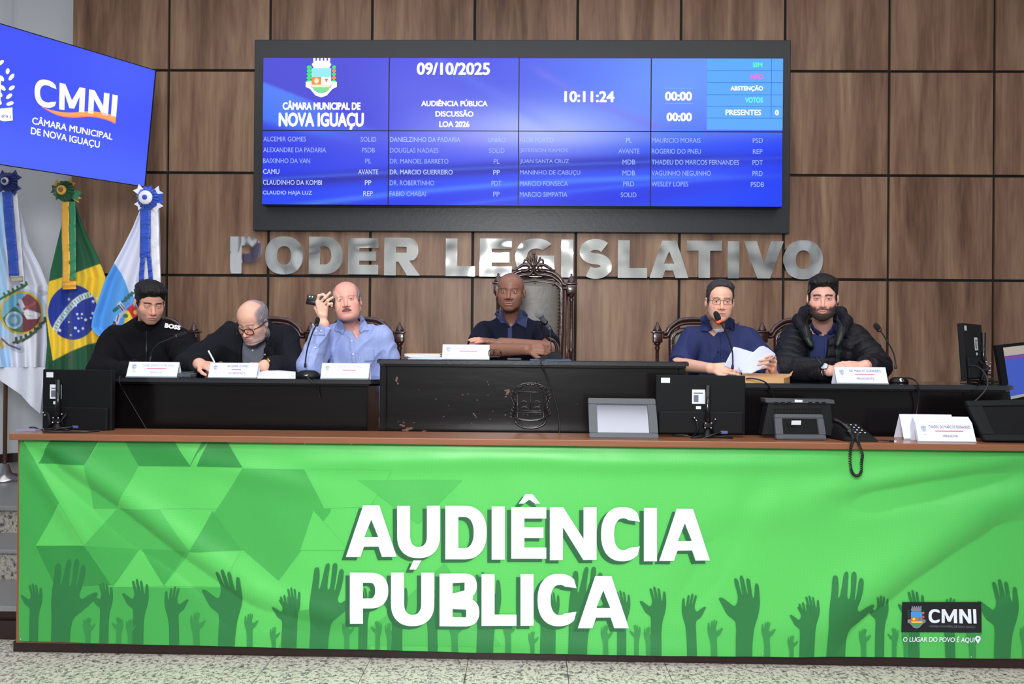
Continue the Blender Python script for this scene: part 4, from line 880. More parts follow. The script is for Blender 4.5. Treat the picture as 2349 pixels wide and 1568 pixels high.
# ------------------------------------------------------------------ smooth solids for people: distance fields meshed with surface nets
def smin(a, b, k):
    h = np.clip(.5+.5*(b-a)/k, 0, 1); return b*(1-h)+a*h-k*h*(1-h)
def smax(a, b, k): return -smin(-a, -b, k)
def cap(P, a, b, ra, rb):
    a = np.asarray(a, float); b = np.asarray(b, float); d = b-a; L2 = float(d@d)+1e-12
    t = np.clip(((P-a)@d)/L2, 0, 1); return np.linalg.norm(P-a-t[:, None]*d, axis=1)-(ra+(rb-ra)*t)
def ell(P, c, r, R=None):
    q = P-np.asarray(c, float)
    if R is not None: q = q@R
    r = np.asarray(r, float); k0 = np.linalg.norm(q/r, axis=1); k1 = np.linalg.norm(q/(r*r), axis=1)+1e-9
    return k0*(k0-1)/k1
def snet(f, lo, hi, h, thr=3.2):
    lo = np.asarray(lo, float); hi = np.asarray(hi, float); n = np.ceil((hi-lo)/h).astype(int)+1
    st = 4; nc = -(-n//st)+1
    g = [lo[i]+np.arange(nc[i])*h*st for i in range(3)]
    Pc = np.stack(np.meshgrid(*g, indexing='ij'), -1).reshape(-1, 3); Fcx = f(Pc).reshape(nc)
    near = np.abs(Fcx) < h*st*1.9
    # dilate
    nd = near.copy()
    for ax in range(3):
        s = [slice(None)]*3; t = [slice(None)]*3; s[ax] = slice(1, None); t[ax] = slice(None, -1)
        a = nd.copy(); a[tuple(t)] |= nd[tuple(s)]; a[tuple(s)] |= nd[tuple(t)]; nd = a if ax == 9 else nd | a
    F = np.repeat(np.repeat(np.repeat(Fcx, st, 0), st, 1), st, 2)[:n[0], :n[1], :n[2]].copy()
    Mk = np.repeat(np.repeat(np.repeat(nd, st, 0), st, 1), st, 2)[:n[0], :n[1], :n[2]]
    ii = np.argwhere(Mk); F[Mk] = f(lo+ii*h)
    ins = F < 0
    c = np.zeros(tuple(n-1), np.int8)
    for dx in (0, 1):
        for dy in (0, 1):
            for dz in (0, 1): c += ins[dx:n[0]-1+dx, dy:n[1]-1+dy, dz:n[2]-1+dz]
    act = (c > 0) & (c < 8); cells = np.argwhere(act)
    if len(cells) == 0: return np.zeros((0, 3)), np.zeros((0, 4), int)
    idx = -np.ones(act.shape, np.int64); idx[act] = np.arange(len(cells))
    acc = np.zeros((len(cells), 3)); cnt_ = np.zeros(len(cells))
    cs = [(x, y, z) for x in (0, 1) for y in (0, 1) for z in (0, 1)]
    vals = {q: F[cells[:, 0]+q[0], cells[:, 1]+q[1], cells[:, 2]+q[2]] for q in cs}
    for q in cs:
        for ax in range(3):
            if q[ax]: continue
            r = list(q); r[ax] = 1; r = tuple(r); a, b = vals[q], vals[r]; m_ = (a < 0) != (b < 0)
            t = np.where(m_, a/(a-b+1e-12), 0); p = np.tile(np.array(q, float), (len(cells), 1)); p[:, ax] += t
            acc[m_] += p[m_]; cnt_[m_] += 1
    V = lo+(cells+acc/np.maximum(cnt_, 1)[:, None])*h
    Q = []
    for ax in range(3):
        s0 = [slice(1, -1)]*3; s0[ax] = slice(0, -1); s1 = [slice(1, -1)]*3; s1[ax] = slice(1, None)
        A, Bv = ins[tuple(s0)], ins[tuple(s1)]; e = np.argwhere(A != Bv)
        if len(e) == 0: continue
        off = np.ones(3, int); off[ax] = 0; e = e+off
        u, v = [(1, 2), (2, 0), (0, 1)][ax]
        def cell(du, dv):
            k = e.copy(); k[:, u] -= du; k[:, v] -= dv; return idx[k[:, 0], k[:, 1], k[:, 2]]
        q4 = np.stack([cell(1, 1), cell(0, 1), cell(0, 0), cell(1, 0)], 1)
        flip = ~ins[e[:, 0], e[:, 1], e[:, 2]]; q4[flip] = q4[flip][:, ::-1]
        Q.append(q4)
    Q = np.concatenate(Q); Q = Q[(Q >= 0).all(1)]
    return V, Q
class Head:
    """head frame: X picture-right, Y out of the face, Z up; yaw>0 turns to picture right, pitch>0 looks down, roll>0 lifts picture-right side"""
    def __init__(s, c, yaw=0, pitch=0, roll=0, scale=1.0, **k):
        s.c = np.array(c, float); s.k = dict(w=1.0, jaw=1.0, nose=1.0, chin=1.0, mouth=1.0, lips=1.0, fat=0.0, smile=0.0, open=0.0, eye=1.0, brow=1.0); s.k.update(k); s.s = scale
        y, p, r = [math.radians(a) for a in (yaw, pitch, roll)]
        F = np.array([math.sin(y)*math.cos(p), -math.cos(y)*math.cos(p), -math.sin(p)]); X = np.array([math.cos(y), math.sin(y), 0]); Z = np.array([math.sin(y)*math.sin(p), -math.cos(y)*math.sin(p), math.cos(p)])
        s.X = X*math.cos(r)+Z*math.sin(r); s.Z = Z*math.cos(r)-X*math.sin(r); s.F = F; s.R = np.stack([s.X, s.F, s.Z], 1)*1.0
    def q(s, P): return (P-s.c)@s.R/s.s
    def w(s, q): return s.c+np.asarray(q)@s.R.T*s.s
    def sdf(s, P, full=True):
        q = s.q(P); k = s.k; q = q.copy(); q[:, 0] /= k['w']
        a = q.copy(); a[:, 0] = np.abs(a[:, 0])
        d = ell(q, (0, -.014, .038), (.074, .094, .086))
        d = smin(d, ell(q, (0, .020, .045), (.062, .068, .062)), .03)
        jw = k['jaw']
        d = smin(d, ell(q, (0, .026, -.026), (.0565, .060, .074)), .025)
        d = smin(d, cap(a, (.047*jw, .002, -.056), (.013, .064, -.099*k['chin']), .017+.010*k['fat'], .016+.006*k['fat']), .03)
        d = smin(d, ell(q, (0, .068, -.100*k['chin']), (.022, .018, .017)), .02)
        d = smin(d, ell(a, (.040, .050, -.024), (.022, .025, .020)), .03); d = smin(d, ell(a, (.030, .044, -.060), (.026, .028, .034)), .03)
        if k['fat']: d = smin(d, ell(q, (0, .02, -.098), (.052, .05, .03*k['fat'])), .03)
        if full:
            d = smin(d, cap(a, (0, .082, .020), (.036, .070, .024), .0095*k['brow'], .008), .012)
            d = smax(d, -ell(a, (.031, .101, .0015), (.0165, .015, .0105)), .008)
            n = k['nose']
            d = smin(d, cap(q, (0, .079, .010), (0, .103+.006*n, -.0365), .0072, .0108), .008)
            d = smin(d, ell(a, (.0118*n, .094, -.0405), (.0088*n, .012, .0078)), .005)
            d = smin(d, ell(q, (0, .076, -.070), (.026, .017, .020)), .014)
            mw = .024*k['mouth']; lp = k['lips']; sm_ = k['smile']
            zz = -.0585+ sm_*.10*(a[:, 0]/.02)**2*.02
            ql = a.copy(); ql[:, 2] -= sm_*.0035*(a[:, 0]/.02)**2
            d = smin(d, ell(ql, (0, .0885, -.0672), (mw, .0085, .0050*lp)), .004)
            d = smin(d, ell(ql, (0, .0875, -.0772-.004*k['open']), (mw*.86, .0088, .0058*lp)), .004)
            d = smax(d, -ell(ql, (0, .098, -.0720-.002*k['open']), (mw*.98, .012, .0014+.004*k['open'])), .0025)
            # lids round the eyeballs
            e = ell(a, (.0305, .0775, .0015), (.0142, .0125, .0118)); e = smax(e, -ell(a, (.0305, .092, .0008), (.0134, .012, .0050*k['eye'])), .002); d = smin(d, e, .0035)
            # ears
            er = ell(a, (.0775, -.006, -.006), (.0075, .017, .030)); er = smax(er, -ell(a, (.086, .000, -.002), (.006, .009, .017)), .004); d = smin(d, er, .006)
            d = smax(d, -ell(a, (.0068*n, .100, -.0490), (.003, .005, .003)), .002)
        return d*s.s
def vnorm(v): v = np.asarray(v, float); return v/(np.linalg.norm(v)+1e-12)
def hand_prims(wr, d, n, side, curl=(25, 35, 20), spread=8, s=1.0, thumb=(.6, .35, .5), tcurl=20, curls=None):
    """capsules of a hand. wr wrist, d towards the fingers, n out of the back of the hand, side = +1/-1 thumb side along cross(d,n)"""
    d = vnorm(d); n = np.asarray(n, float); n = vnorm(n-d*(n@d)); t = np.cross(d, n)*side; pr = []
    wr = np.asarray(wr, float)
    for i, (o, L0) in enumerate(((.027, .088), (.009, .091), (-.009, .087), (-.026, .080))):
        a0 = wr+t*o*.55*s; a1 = wr+d*L0*s+t*o*s; pr.append((a0, a1, .0125*s, .0105*s))
        cu = curls[i] if curls else curl; sp = math.radians(spread*(1.2-i*.85)); dd = vnorm(d*math.cos(sp)+t*math.sin(sp)); p = a1; ang = 0
        for L, c_, r in zip([(.042, .025, .020), (.046, .029, .021), (.042, .027, .021), (.034, .020, .019)][i], cu, (.0092, .0082, .0075)):
            ang += math.radians(c_); v = dd*math.cos(ang)-n*math.sin(ang); p2 = p+v*L*s; pr.append((p, p2, r*s*(.9 if i == 3 else 1), r*.92*s*(.9 if i == 3 else 1))); p = p2
    pr.append((wr, wr+d*.085*s, .015*s, .012*s))
    b = wr+t*.022*s+d*.018*s; v = vnorm(d*thumb[0]+t*thumb[1]*1.3-n*thumb[2]); p1 = b+v*.042*s; pr.append((wr+t*.010*s+d*.012*s, p1, .0145*s, .0115*s))
    tc = math.radians(tcurl); v2 = vnorm(v*math.cos(tc)+(d*.6-t*.6-n*.2)*math.sin(tc)); p2 = p1+v2*.032*s; pr.append((p1, p2, .0105*s, .0095*s)); v3 = vnorm(v2*math.cos(tc)+(d*.5-t*.7-n*.2)*math.sin(tc)); pr.append((p2, p2+v3*.026*s, .0092*s, .0078*s))
    return pr
def prims_sdf(P, pr, k=.005):
    d = None
    for a, b, ra, rb in pr:
        c = cap(P, a, b, ra, rb); d = c if d is None else smin(d, c, k)
    return d
M_skin = vmat('skin', .48, bump=.10, bscale=420, sss=.10, spec=.4)
M_eyeb = vmat('eyeball', .12, spec=.6)
def near_f(f, lo, hi):
    """evaluate f only near the box; far away return the distance to the box"""
    lo = np.array(lo)-.03; hi = np.array(hi)+.03
    def g(P):
        o = np.maximum(np.maximum(lo-P, P-hi), 0); dd = np.linalg.norm(o, axis=1); m_ = dd <= 0; r = dd+.02
        if m_.any(): r[m_] = f(P[m_])
        return r
    return g
def pbox(pr):
    A = np.array([[*(np.minimum(a, b)-max(ra, rb))] for a, b, ra, rb in pr]).min(0); Bx = np.array([[*(np.maximum(a, b)+max(ra, rb))] for a, b, ra, rb in pr]).max(0); return A, Bx
def mixn(c, col, a): a = np.clip(a, 0, 1)[:, None]; return c*(1-a)+np.array(col, float)*a
class Person:
    def __init__(s, label, base, head, skin, shoulders, neck, hip, arms, hands, chest=(.165, .115, .20), belly=(.165, .13, .17), upper=(.056, .046), fore=(.044, .029), trap=(.040, .038)):
        s.trap = trap
        """arms: [(shoulder, elbow, wrist)]; hands: lists of capsules"""
        s.o = thing('person', base, label, 'person'); s.h = head; s.skin = np.array(skin, float); s.S = [np.array(p, float) for p in shoulders]; s.N = np.array(neck, float); s.H = np.array(hip, float)
        s.A = [[np.array(p, float) for p in a] for a in arms]; s.hands = hands; s.ch = chest; s.be = belly; s.up = upper; s.fo = fore
        L, R = s.S; s.C = (L+R)/2; ax = vnorm(R-L); upv = vnorm(s.C-s.H); fw = vnorm(np.cross(ax, upv)); upv = np.cross(fw, ax) if np.cross(fw, ax)[2] > 0 else np.cross(ax, fw)
        s.ax, s.upv, s.fw = ax, vnorm(upv), fw; s.R = np.stack([s.ax, s.fw, s.upv], 1)
    def torso(s, P):
        L, R = s.S; u = s.upv; n = s.N
        d = ell(P, s.C-u*.135, s.ch, s.R)
        d = smin(d, ell(P, (s.C*.35+s.H*.65), s.be, s.R), .08)
        mid = n-u*.02
        for q in (L, R): d = smin(d, cap(P, mid+(q-mid)*.12, q+(mid-q)*.16-u*.020, s.trap[0], s.trap[1]), .045)
        return d
    def limbs(s, P, gu=0.0, gf=0.0, upto=1.0):
        d = None
        for a, e, w in s.A:
            c = cap(P, a-s.upv*.015, e, s.up[0]+gu, s.up[1]+gu); c2 = cap(P, e, e+(w-e)*upto, s.fo[0]+gf, s.fo[0]+(s.fo[1]-s.fo[0])*upto+gf)
            c = smin(c, c2, .02); d = c if d is None else np.minimum(d, c)
        return d
    def neckf(s, P, g=0.0):
        top = s.h.w((0, -.022, -.045)); return cap(P, top, s.N-s.upv*.03, .054*s.h.s+g, .060*s.h.s+g)
    def skinf(s, P):
        hd = near_f(s.h.sdf, s.h.c-.17*s.h.s, s.h.c+.17*s.h.s)
        d = smin(hd(P), s.neckf(P), .022)
        b = smin(s.torso(P), s.neckf(P), .03); d = np.minimum(d, b)
        return d
    def armf(s, P):
        d = s.limbs(P)
        for pr in s.hands:
            lo, hi = pbox(pr); d = smin(d, near_f(lambda Q, pr=pr: prims_sdf(Q, pr), lo, hi)(P), .012)
        return d
    def build_body(s, paint, zmin, armcut=0.0, hd=.0025, colfn2=None):
        """one mesh: head, neck and upper chest finely, arms and hands finely, the trunk below coarsely"""
        Vs, Qs, n = [], [], 0
        r = .15*s.h.s; lo = s.h.c-np.array([r*.95, r, r*1.05]); hi = s.h.c+np.array([r*.95, r, r]); lo[2] = min(lo[2], s.N[2]-.13)
        lo[1] = min(lo[1], s.C[1]-.16); hi[1] = max(hi[1], s.C[1]+.05)
        fr = [(lambda P: s.skinf(P), lo, hi, hd)]
        for i, (a, e, w) in enumerate(s.A):
            pts = np.array([e, w, a]) if not armcut else np.array([e, w]); l2 = pts.min(0)-.07; h2 = pts.max(0)+.07
            if i < len(s.hands): pl_, ph_ = pbox(s.hands[i]); l2 = np.minimum(l2, pl_-.01); h2 = np.maximum(h2, ph_+.01)
            def fa(P, i=i, a=a, e=e, w=w):
                c = smin(cap(P, a-s.upv*.015, e, s.up[0], s.up[1]), cap(P, e, w, s.fo[0], s.fo[1]), .02)
                if i < len(s.hands):
                    pr = s.hands[i]; l3, h3 = pbox(pr); c = smin(c, near_f(lambda Q: prims_sdf(Q, pr), l3, h3)(P), .012)
                return c
            fr.append((fa, l2, h2, .0028))
        ll = np.minimum(s.S[0], s.S[1])-.1; hh = np.maximum(s.S[0], s.S[1])+.1; ll[2] = zmin; ll[1] = min(s.S[0][1], s.H[1])-.2; hh[1] = max(s.S[0][1], s.H[1])+.2; hh[2] = lo[2]+.02
        fr.append((lambda P: s.torso(P)+.004, ll, hh, .014))
        for f, a, b, h in fr:
            V, Q = snet(f, a, b, h); 
            if len(V) == 0: continue
            Vs.append(V); Qs.append(Q+n); n += len(V)
        V = np.concatenate(Vs); Q = np.concatenate(Qs)
        q = s.h.q(V); c = paint(s, q, V); s.body = mesh_obj('body', V, Q, M_skin, None, True, srgb2lin(np.clip(c, 0, 255))); keep(s.body, s.o); return s.body
    def eyes(s, iris=(50, 34, 26), look=(0, 0)):
        for sd in (-1, 1):
            bm = bmesh.new(); bmesh.ops.create_uvsphere(bm, u_segments=24, v_segments=18, radius=.0116*s.h.s)
            c = s.h.w((sd*.0305*s.h.k['w'], .0765, .0012)); me = bpy.data.meshes.new('eye'); bm.to_mesh(me); bm.free()
            V = np.zeros(len(me.vertices)*3); me.vertices.foreach_get('co', V); V = V.reshape(-1, 3); fw = vnorm(s.h.F+s.h.X*look[0]+s.h.Z*look[1])
            dt = (V/np.linalg.norm(V, axis=1)[:, None])@fw; col = np.tile(np.array([214, 206, 204.]), (len(V), 1)); col[dt > .88] = iris; col[dt > .975] = (12, 10, 10)
            setcol(me, srgb2lin(col)); me.materials.append(M_eyeb); me.polygons.foreach_set('use_smooth', [True]*len(me.polygons)); o = link(bpy.data.objects.new('eye', me)); o.location = c; keep(o, s.o)
    def solid(s, name, f, lo, hi, h, m, noise=0.0, freq=30, seed=0, label=None):
        V, Q = snet(f, lo, hi, h)
        if len(V) == 0: print('EMPTY', name); return None
        o = mesh_obj(name, V, Q, m, None, True); keep(o, s.o)
        if label: o['label'] = label
        return o
    def bounds(s, zmin, pad=.12, arms=True):
        pts = list(s.S)+[s.N, s.H]
        if arms: pts += [p for a in s.A for p in a]
        pts = np.array(pts); lo = pts.min(0)-pad; hi = pts.max(0)+pad; lo[2] = zmin; lo[1] -= .03; return lo, hi
def base_paint(brow=(40, 30, 26), lip=(176, 104, 96), stubble=None, st_a=.5, cheek=.25, scalp=None, sc_fn=None, browz=.0225, browt=.004, brow_a=.9, extra=None, mus=None, dark_eye=.35, lip_a=.75):
    def paint(s, q, V):
        c = np.tile(s.skin, (len(q), 1)).astype(float); inhead = (q[:, 2] > -.135) & (np.abs(q[:, 0]) < .11) & (np.abs(q[:, 1]) < .14)
        a = np.abs(q[:, 0])/s.h.k['w']; y, z = q[:, 1], q[:, 2]; fr = inhead & (y > .02)
        nz = smooth_noise(V, 45, 5); c *= (1+.035*nz)[:, None]
        red = s.skin*np.array([1.02, .80, .78]); g = np.exp(-(((a-.038)/.016)**2+((z+.028)/.016)**2))*fr; c = mixn(c, red, g*cheek*1.6)
        g = np.exp(-((a/.016)**2+((z+.034)/.014)**2))*(y > .085); c = mixn(c, red, g*cheek*1.6)
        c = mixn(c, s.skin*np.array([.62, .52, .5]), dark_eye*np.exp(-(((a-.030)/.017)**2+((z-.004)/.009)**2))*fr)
        if stubble is not None:
            m_ = sm(.022, .035, np.maximum(a-.0, 0)*.9+np.maximum(-z-.055, 0)*1.0)*sm(-.034, -.056, z-.9*np.maximum(a-.050, 0)+.0)*(y > -.03)*inhead
            m_ = np.maximum(m_, np.exp(-(((z+.0570)/.0055)**2))*sm(.034, .026, a)*(y > .06)); m_ = np.maximum(m_, sm(-.086, -.093, z)*(y > .02)*sm(-.14, -.12, z)*inhead)
            m_ = m_*(1-np.exp(-((a/.03)**2+((z+.072)/.009)**2))*.9)*(z > -.128)
            c = mixn(c, stubble, m_*st_a)
        m_ = np.exp(-np.clip(((a/(.0245*s.h.k['mouth']))**2+((z+.0722)/(.0092*s.h.k['lips']))**2), 0, 9)**2.5)*(y > .07); c = mixn(c, lip, m_*lip_a)
        m_ = np.exp(-((z+.0720)/.0014)**2)*sm(.025*s.h.k['mouth'], .02, a)*(y > .07); c = mixn(c, np.array(lip)*.45, m_*.7)
        zb = browz-.10*np.abs(a-.028)*(a > .028)-.02*(a < .018)*.1
        m_ = np.exp(-((z-zb)/browt)**2)*sm(.008, .013, a)*sm(.052, .044, a)*fr; c = mixn(c, brow, m_*brow_a)
        m_ = np.exp(-((z-.0062)/.0016)**2)*sm(.045, .041, a)*sm(.015, .019, a)*(y > .07); c = mixn(c, (45, 30, 28), m_*.6)
        if sc_fn is not None: c = mixn(c, scalp, sc_fn(q)*inhead)
        if extra: c = extra(s, q, V, c)
        return c
    return paint
def hair_sdf(H, thick, line, k=.006, rough=.0015, freq=160, seed=2, side=1.0):
    """shell over the skull above the hairline; line(q)->signed (negative = hair)"""
    def f(P):
        q = H.q(P); t = thick(q)+rough*smooth_noise(q, freq, seed); d = H.sdf(P, False)-t*H.s
        return smax(d, line(q)*H.s*.8, k)
    return f
def hbox(H, r=.155): return H.c-r*H.s, H.c+r*H.s
def march(f, px, py, off=0.0, y0=3.9, ymax=6.0, it=60):
    """where the rays through photo pixels meet the surface f=off"""
    px = np.asarray(px, float); py = np.asarray(py, float); r = rays(px, py); r = r/np.linalg.norm(r, axis=1)[:, None]; t = y0/r[:, 1]
    for _ in range(it):
        P = CAM+r*t[:, None]; t = t+np.clip((f(P)-off)*.85, -.05, .08); t = np.minimum(t, ymax/r[:, 1])
    return CAM+r*t[:, None]
def drape(name, loops, f, m, parent, off=.003, th=.003, g=5, y0=3.9, smooth=True):
    """a thin piece of cloth or print following the surface f, outlined in photo pixels"""
    me = loops_mesh(loops); bm = bmesh.new(); bm.from_mesh(me); bpy.data.meshes.remove(me); cutgrid(bm, g); bm.verts.ensure_lookup_table()
    X = np.array([v.co.x for v in bm.verts]); Y = np.array([v.co.y for v in bm.verts]); Pw = march(f, X, Y, off, y0); hitm = np.abs(f(Pw)-off) < .012
    if not hitm.all():   # an edge that slips past the silhouette stays with the rest of the piece
        ym = np.median(Pw[hitm, 1])+.02 if hitm.any() else 4.6; r = rays(X, Y); Pw[~hitm] = (CAM+r*(ym/r[:, 1])[:, None])[~hitm]
    for v, p in zip(bm.verts, Pw): v.co = p
    o = bm_obj(name, bm, m, None, smooth)
    if th: md = o.modifiers.new('thickness', 'SOLIDIFY'); md.thickness = th; md.offset = 1
    keep(o, parent); return o
def glasses(P, m, w=.0265, hgt=.0165, zc=.001, yc=.098, r=.0014, lens=None, drop=0.0, label=None, square=3.2, pitch=0.0):
    H = P.h; bm = bmesh.new()
    W = lambda x, y, z: H.w((x, y, z-drop))
    for sd in (-1, 1):
        cx = sd*.0325; pts = []
        for i in range(25):
            a = 2*PI*i/24; c, s_ = math.cos(a), math.sin(a)
            x = cx+w*.93*math.copysign(abs(c)**(2/square), c); z = zc+hgt*math.copysign(abs(s_)**(2/square), s_); y = yc-.10*max(0, abs(x)-.03)**1.0*.9
            pts.append(W(x, y, z))
        tube(bm, pts, r, 6, False)
        tube(bm, [W(sd*(.0325+w*.9), yc-.022*.5-.004, zc+hgt*.55), W(sd*.0735*H.k['w'], .055, zc+hgt*.5), W(sd*.0825*H.k['w'], .012, zc+.012+drop*.8), W(sd*.082*H.k['w'], -.018, zc+.004+drop*.8)], r, 6)
    tube(bm, [W(-.0075, yc, zc+hgt*.45), W(0, yc+.002, zc+hgt*.62), W(.0075, yc, zc+hgt*.45)], r, 6)
    o = bm_obj('glasses', bm, m, None, True); keep(o, P.o)
    if label: o['label'] = label
    for sd in (-1, 1):
        if lens is None: break
        cx = sd*.0325; V = [W(cx, yc-.001, zc)]
        for i in range(24):
            a = 2*PI*i/24; c, s_ = math.cos(a), math.sin(a); x = cx+w*.93*math.copysign(abs(c)**(2/square), c); z = zc+hgt*math.copysign(abs(s_)**(2/square), s_); V.append(W(x, yc-.09*max(0, abs(x)-.03), z))
        l = mesh_obj('lens', V, [(0, i+1, (i+1) % 24+1) for i in range(24)], lens, None, True); l.parent = o
    return o
def collar(name, P, f, loopsL, loopsR, m, off=.012, th=.004): 
    for lp in (loopsL, loopsR): drape(name, [lp], f, m, P.o, off, th, 5)
def legs(P, seatz, yf, m, mshoe):
    """seated legs and shoes under the desk"""
    h = P.H
    for sd in (-1, 1):
        hp = h+np.array([sd*.09, 0, 0]); kn = np.array([h[0]+sd*.12, yf, seatz+.10]); an = np.array([h[0]+sd*.12, yf+.05, PLAT+.12])
        bm = bmesh.new(); tube(bm, [hp+np.array([0, .05, .03]), (hp+kn)/2+np.array([0, 0, .03]), kn, kn+np.array([0, -.01, -.08]), (kn+an)/2, an], [.10, .088, .068, .062, .056, .045], 12); o = bm_obj('trouser_leg', bm, m, None, True); keep(o, P.o)
        bm = bmesh.new(); tube(bm, [an+np.array([0, .05, -.07]), an+np.array([0, -.03, -.07]), an+np.array([0, -.12, -.095]), an+np.array([0, -.18, -.10])], [.038, .044, .034, .018], 10, True, .8); o = bm_obj('shoe', bm, mshoe, None, True); keep(o, P.o)
M_trou = mat('dark_trousers', (28, 30, 40), .8, bump=.2, bscale=90); M_shoe = mat('black_shoe', (18, 16, 16), .3, bump=.05)
ZMIN = 1.02
def folds(P, amp=.003, seed=0, f=22):
    n = smooth_noise(P*np.array([1.0, .6, .8]), f, seed); S_ = np.array([[1.0, 0, .55], [0, .5, 0], [-.35, 0, .45]])
    r1_ = 1-np.abs(smooth_noise(P@S_, f*.75, seed+50))*2.2; r2_ = 1-np.abs(smooth_noise((P*np.array([-1, 1, 1]))@S_, f*.8, seed+70))*2.2
    return amp*n-amp*1.15*(np.clip(r1_, 0, 1)**3+np.clip(r2_, 0, 1)**3)
# ------------------------------------------------------------------ the six seated people
A3 = lambda px, py, Y: np.array(at(px, py, Y))
def convex(P, px, Y=4.5, ylim=None):
    """distance to a convex prism along depth whose outline is given in photo pixels (clockwise on screen)"""
    pts = [A3(x, y, Y) for x, y in px]; c = sum(pts)/len(pts); d = None
    for i in range(len(pts)):
        a, b = pts[i], pts[(i+1) % len(pts)]; e = np.array([b[0]-a[0], b[2]-a[2]]); n = np.array([e[1], -e[0]])/(np.linalg.norm(e)+1e-9)
        if n@np.array([c[0]-a[0], c[2]-a[2]]) > 0: n = -n
        v = (P[:, 0]-a[0])*n[0]+(P[:, 2]-a[2])*n[1]; d = v if d is None else np.maximum(d, v)
    if ylim is not None: d = np.maximum(d, P[:, 1]-ylim)
    return d
def cloth(s, g=.012, ga=.014, upto=1.0, fold=.003, seed=0, hole=.004, vcut=None, short=None, k=.04, quilt=0.0, ff=22, elbow=True):
    def f(P):
        d = s.torso(P)-g; t2 = None
        for i, (a, e, w) in enumerate(s.A):
            sh = short[i] if short else None
            if sh is not None and sh < 1: ee = a+(e-a)*sh; c = cap(P, a-s.upv*.015, ee, s.up[0]+ga, s.up[1]+ga+.006); dn = vnorm(e-a); c = smax(c, (P-ee)@dn-.01, .006)
            else:
                u = upto if sh is None else sh-1
                c = cap(P, a-s.upv*.015, e, s.up[0]+ga, s.up[1]+ga*1.1); we = e+(w-e)*u; c2 = cap(P, e, we, s.fo[0]+ga, s.fo[0]+(s.fo[1]-s.fo[0])*u+ga); dn = vnorm(w-e); c2 = smax(c2, (P-we)@dn-.004, .006); c = smin(c, c2, .025)
                if elbow:
                    dd = np.linalg.norm(P-e, axis=1); c = c+.0035*np.sin(dd*150)*np.exp(-(dd/.10)**2)
            if quilt:
                dn = vnorm(e-a); tt = (P-a)@dn; c = c+quilt*(1-np.abs(np.sin(PI*tt/.062+.4)))**3
            t2 = c if t2 is None else np.minimum(t2, c)
        if quilt: d = d+quilt*(1-np.abs(np.sin(PI*(P[:, 2]+.25*np.abs(P[:, 0]-s.C[0]))/.066)))**3
        d = smin(d, t2, k)+folds(P, fold, seed, ff)
        if hole is not None: d = smax(d, -(s.neckf(P)-hole), .004)
        if vcut is not None: d = smax(d, -convex(P, vcut, 4.5, s.C[1]+.03), .004)
        return d
    return f
def ring(s, g, t, up_front, up_back, slope=0.0):
    """band round the neck between radii; top plane rises towards the back"""
    def f(P):
        d = np.abs(s.neckf(P, 0)-g)-t; rel = P-s.N; z = rel@s.upv; y = rel@s.fw; y = y if s.fw[1] > 0 else -y
        top = up_front+(up_back-up_front)*np.clip((rel[:, 1]+.06)/.12, 0, 1); return smax(smax(d, z-top, .004), -z-.06, .004)
    return f
def watch(P, wr, d, face_n, rad, band_m, face_m, dial_m, fr=.019):
    d = vnorm(d); face_n = vnorm(np.asarray(face_n)-d*(np.asarray(face_n)@d)); t = np.cross(d, face_n); bm = bmesh.new(); wr = np.asarray(wr); n = 28
    tube(bm, [wr+(face_n*math.cos(2*PI*i/n)+t*math.sin(2*PI*i/n))*rad for i in range(n+1)], .009, 8, False, .35, up=None); o = bm_obj('wristwatch', bm, band_m, None, True); keep(o, P.o)
    c = wr+face_n*(rad+.004); Mx = Matrix.Translation(Vector(c))@Vector(face_n).to_track_quat('Z', 'Y').to_matrix().to_4x4()
    bm = bmesh.new(); lathe(bm, [(fr*.95, -.004), (fr, 0), (fr, .005), (fr*.86, .007)], (0, 0, 0), 24, Mx); o2 = bm_obj('watch_case', bm, face_m, None, True); o2.parent = o
    bm = bmesh.new(); lathe(bm, [(fr*.82, .0068), (fr*.8, .0078)], (0, 0, 0), 24, Mx); o3 = bm_obj('dial', bm, dial_m, None, True); o3.parent = o
    return o
def button(P, f, px, py, m, off=.013, r=.0055):
    p = march(f, [px], [py], off)[0]; bm = bmesh.new(); Mx = Matrix.Translation(Vector(p))@Matrix.Rotation(PI/2, 4, 'X'); lathe(bm, [(r, -.004), (r, .001), (r*.7, .002)], (0, 0, 0), 12, Mx); keep(bm_obj('button', bm, m, None, True), P.o)
WHT = mat('button_white', (225, 225, 228), .4)
def fg(pts, Y, r0=.0090, r1=.0075):
    p = [A3(x, y, Y+dy) for x, y, dy in pts]; n = len(p)-1; return [(p[i], p[i+1], r0+(r1-r0)*i/n, r0+(r1-r0)*(i+1)/n) for i in range(n)]
# ---- man in the middle: navy polo, arms folded
H4 = Head(A3(1171.5, 671, 4.60), yaw=-6, pitch=1, roll=-1, scale=.955, w=1.12, jaw=1.10, nose=1.25, lips=1.35, mouth=1.1, eye=.7, brow=1.1)
wA, wB = A3(1208, 801, 4.24), A3(1150, 786, 4.38)
hA = hand_prims(wA, (1, -.05, .02), (0, -.85, .5), 1, (30, 48, 30), 3, 1.02, thumb=(.8, .4, .1))
hB = hand_prims(wB, (-1, -.15, .14), (0, -.25, 1), 1, (4, 8, 6), 9, 1.0, thumb=(.7, .5, .1))
P4 = Person('man in a navy polo shirt with folded arms in the high-backed chair', at(1175, 930, 4.85), H4, (128, 88, 72), [A3(1110, 759, 4.72), A3(1242, 759, 4.72)], A3(1173, 724, 4.72), A3(1175, 940, 4.85), [[A3(1110, 759, 4.72), A3(1092, 803, 4.42), wA], [A3(1242, 759, 4.72), A3(1262, 800, 4.44), wB]], [hA, hB], upper=(.060, .050), fore=(.047, .031))
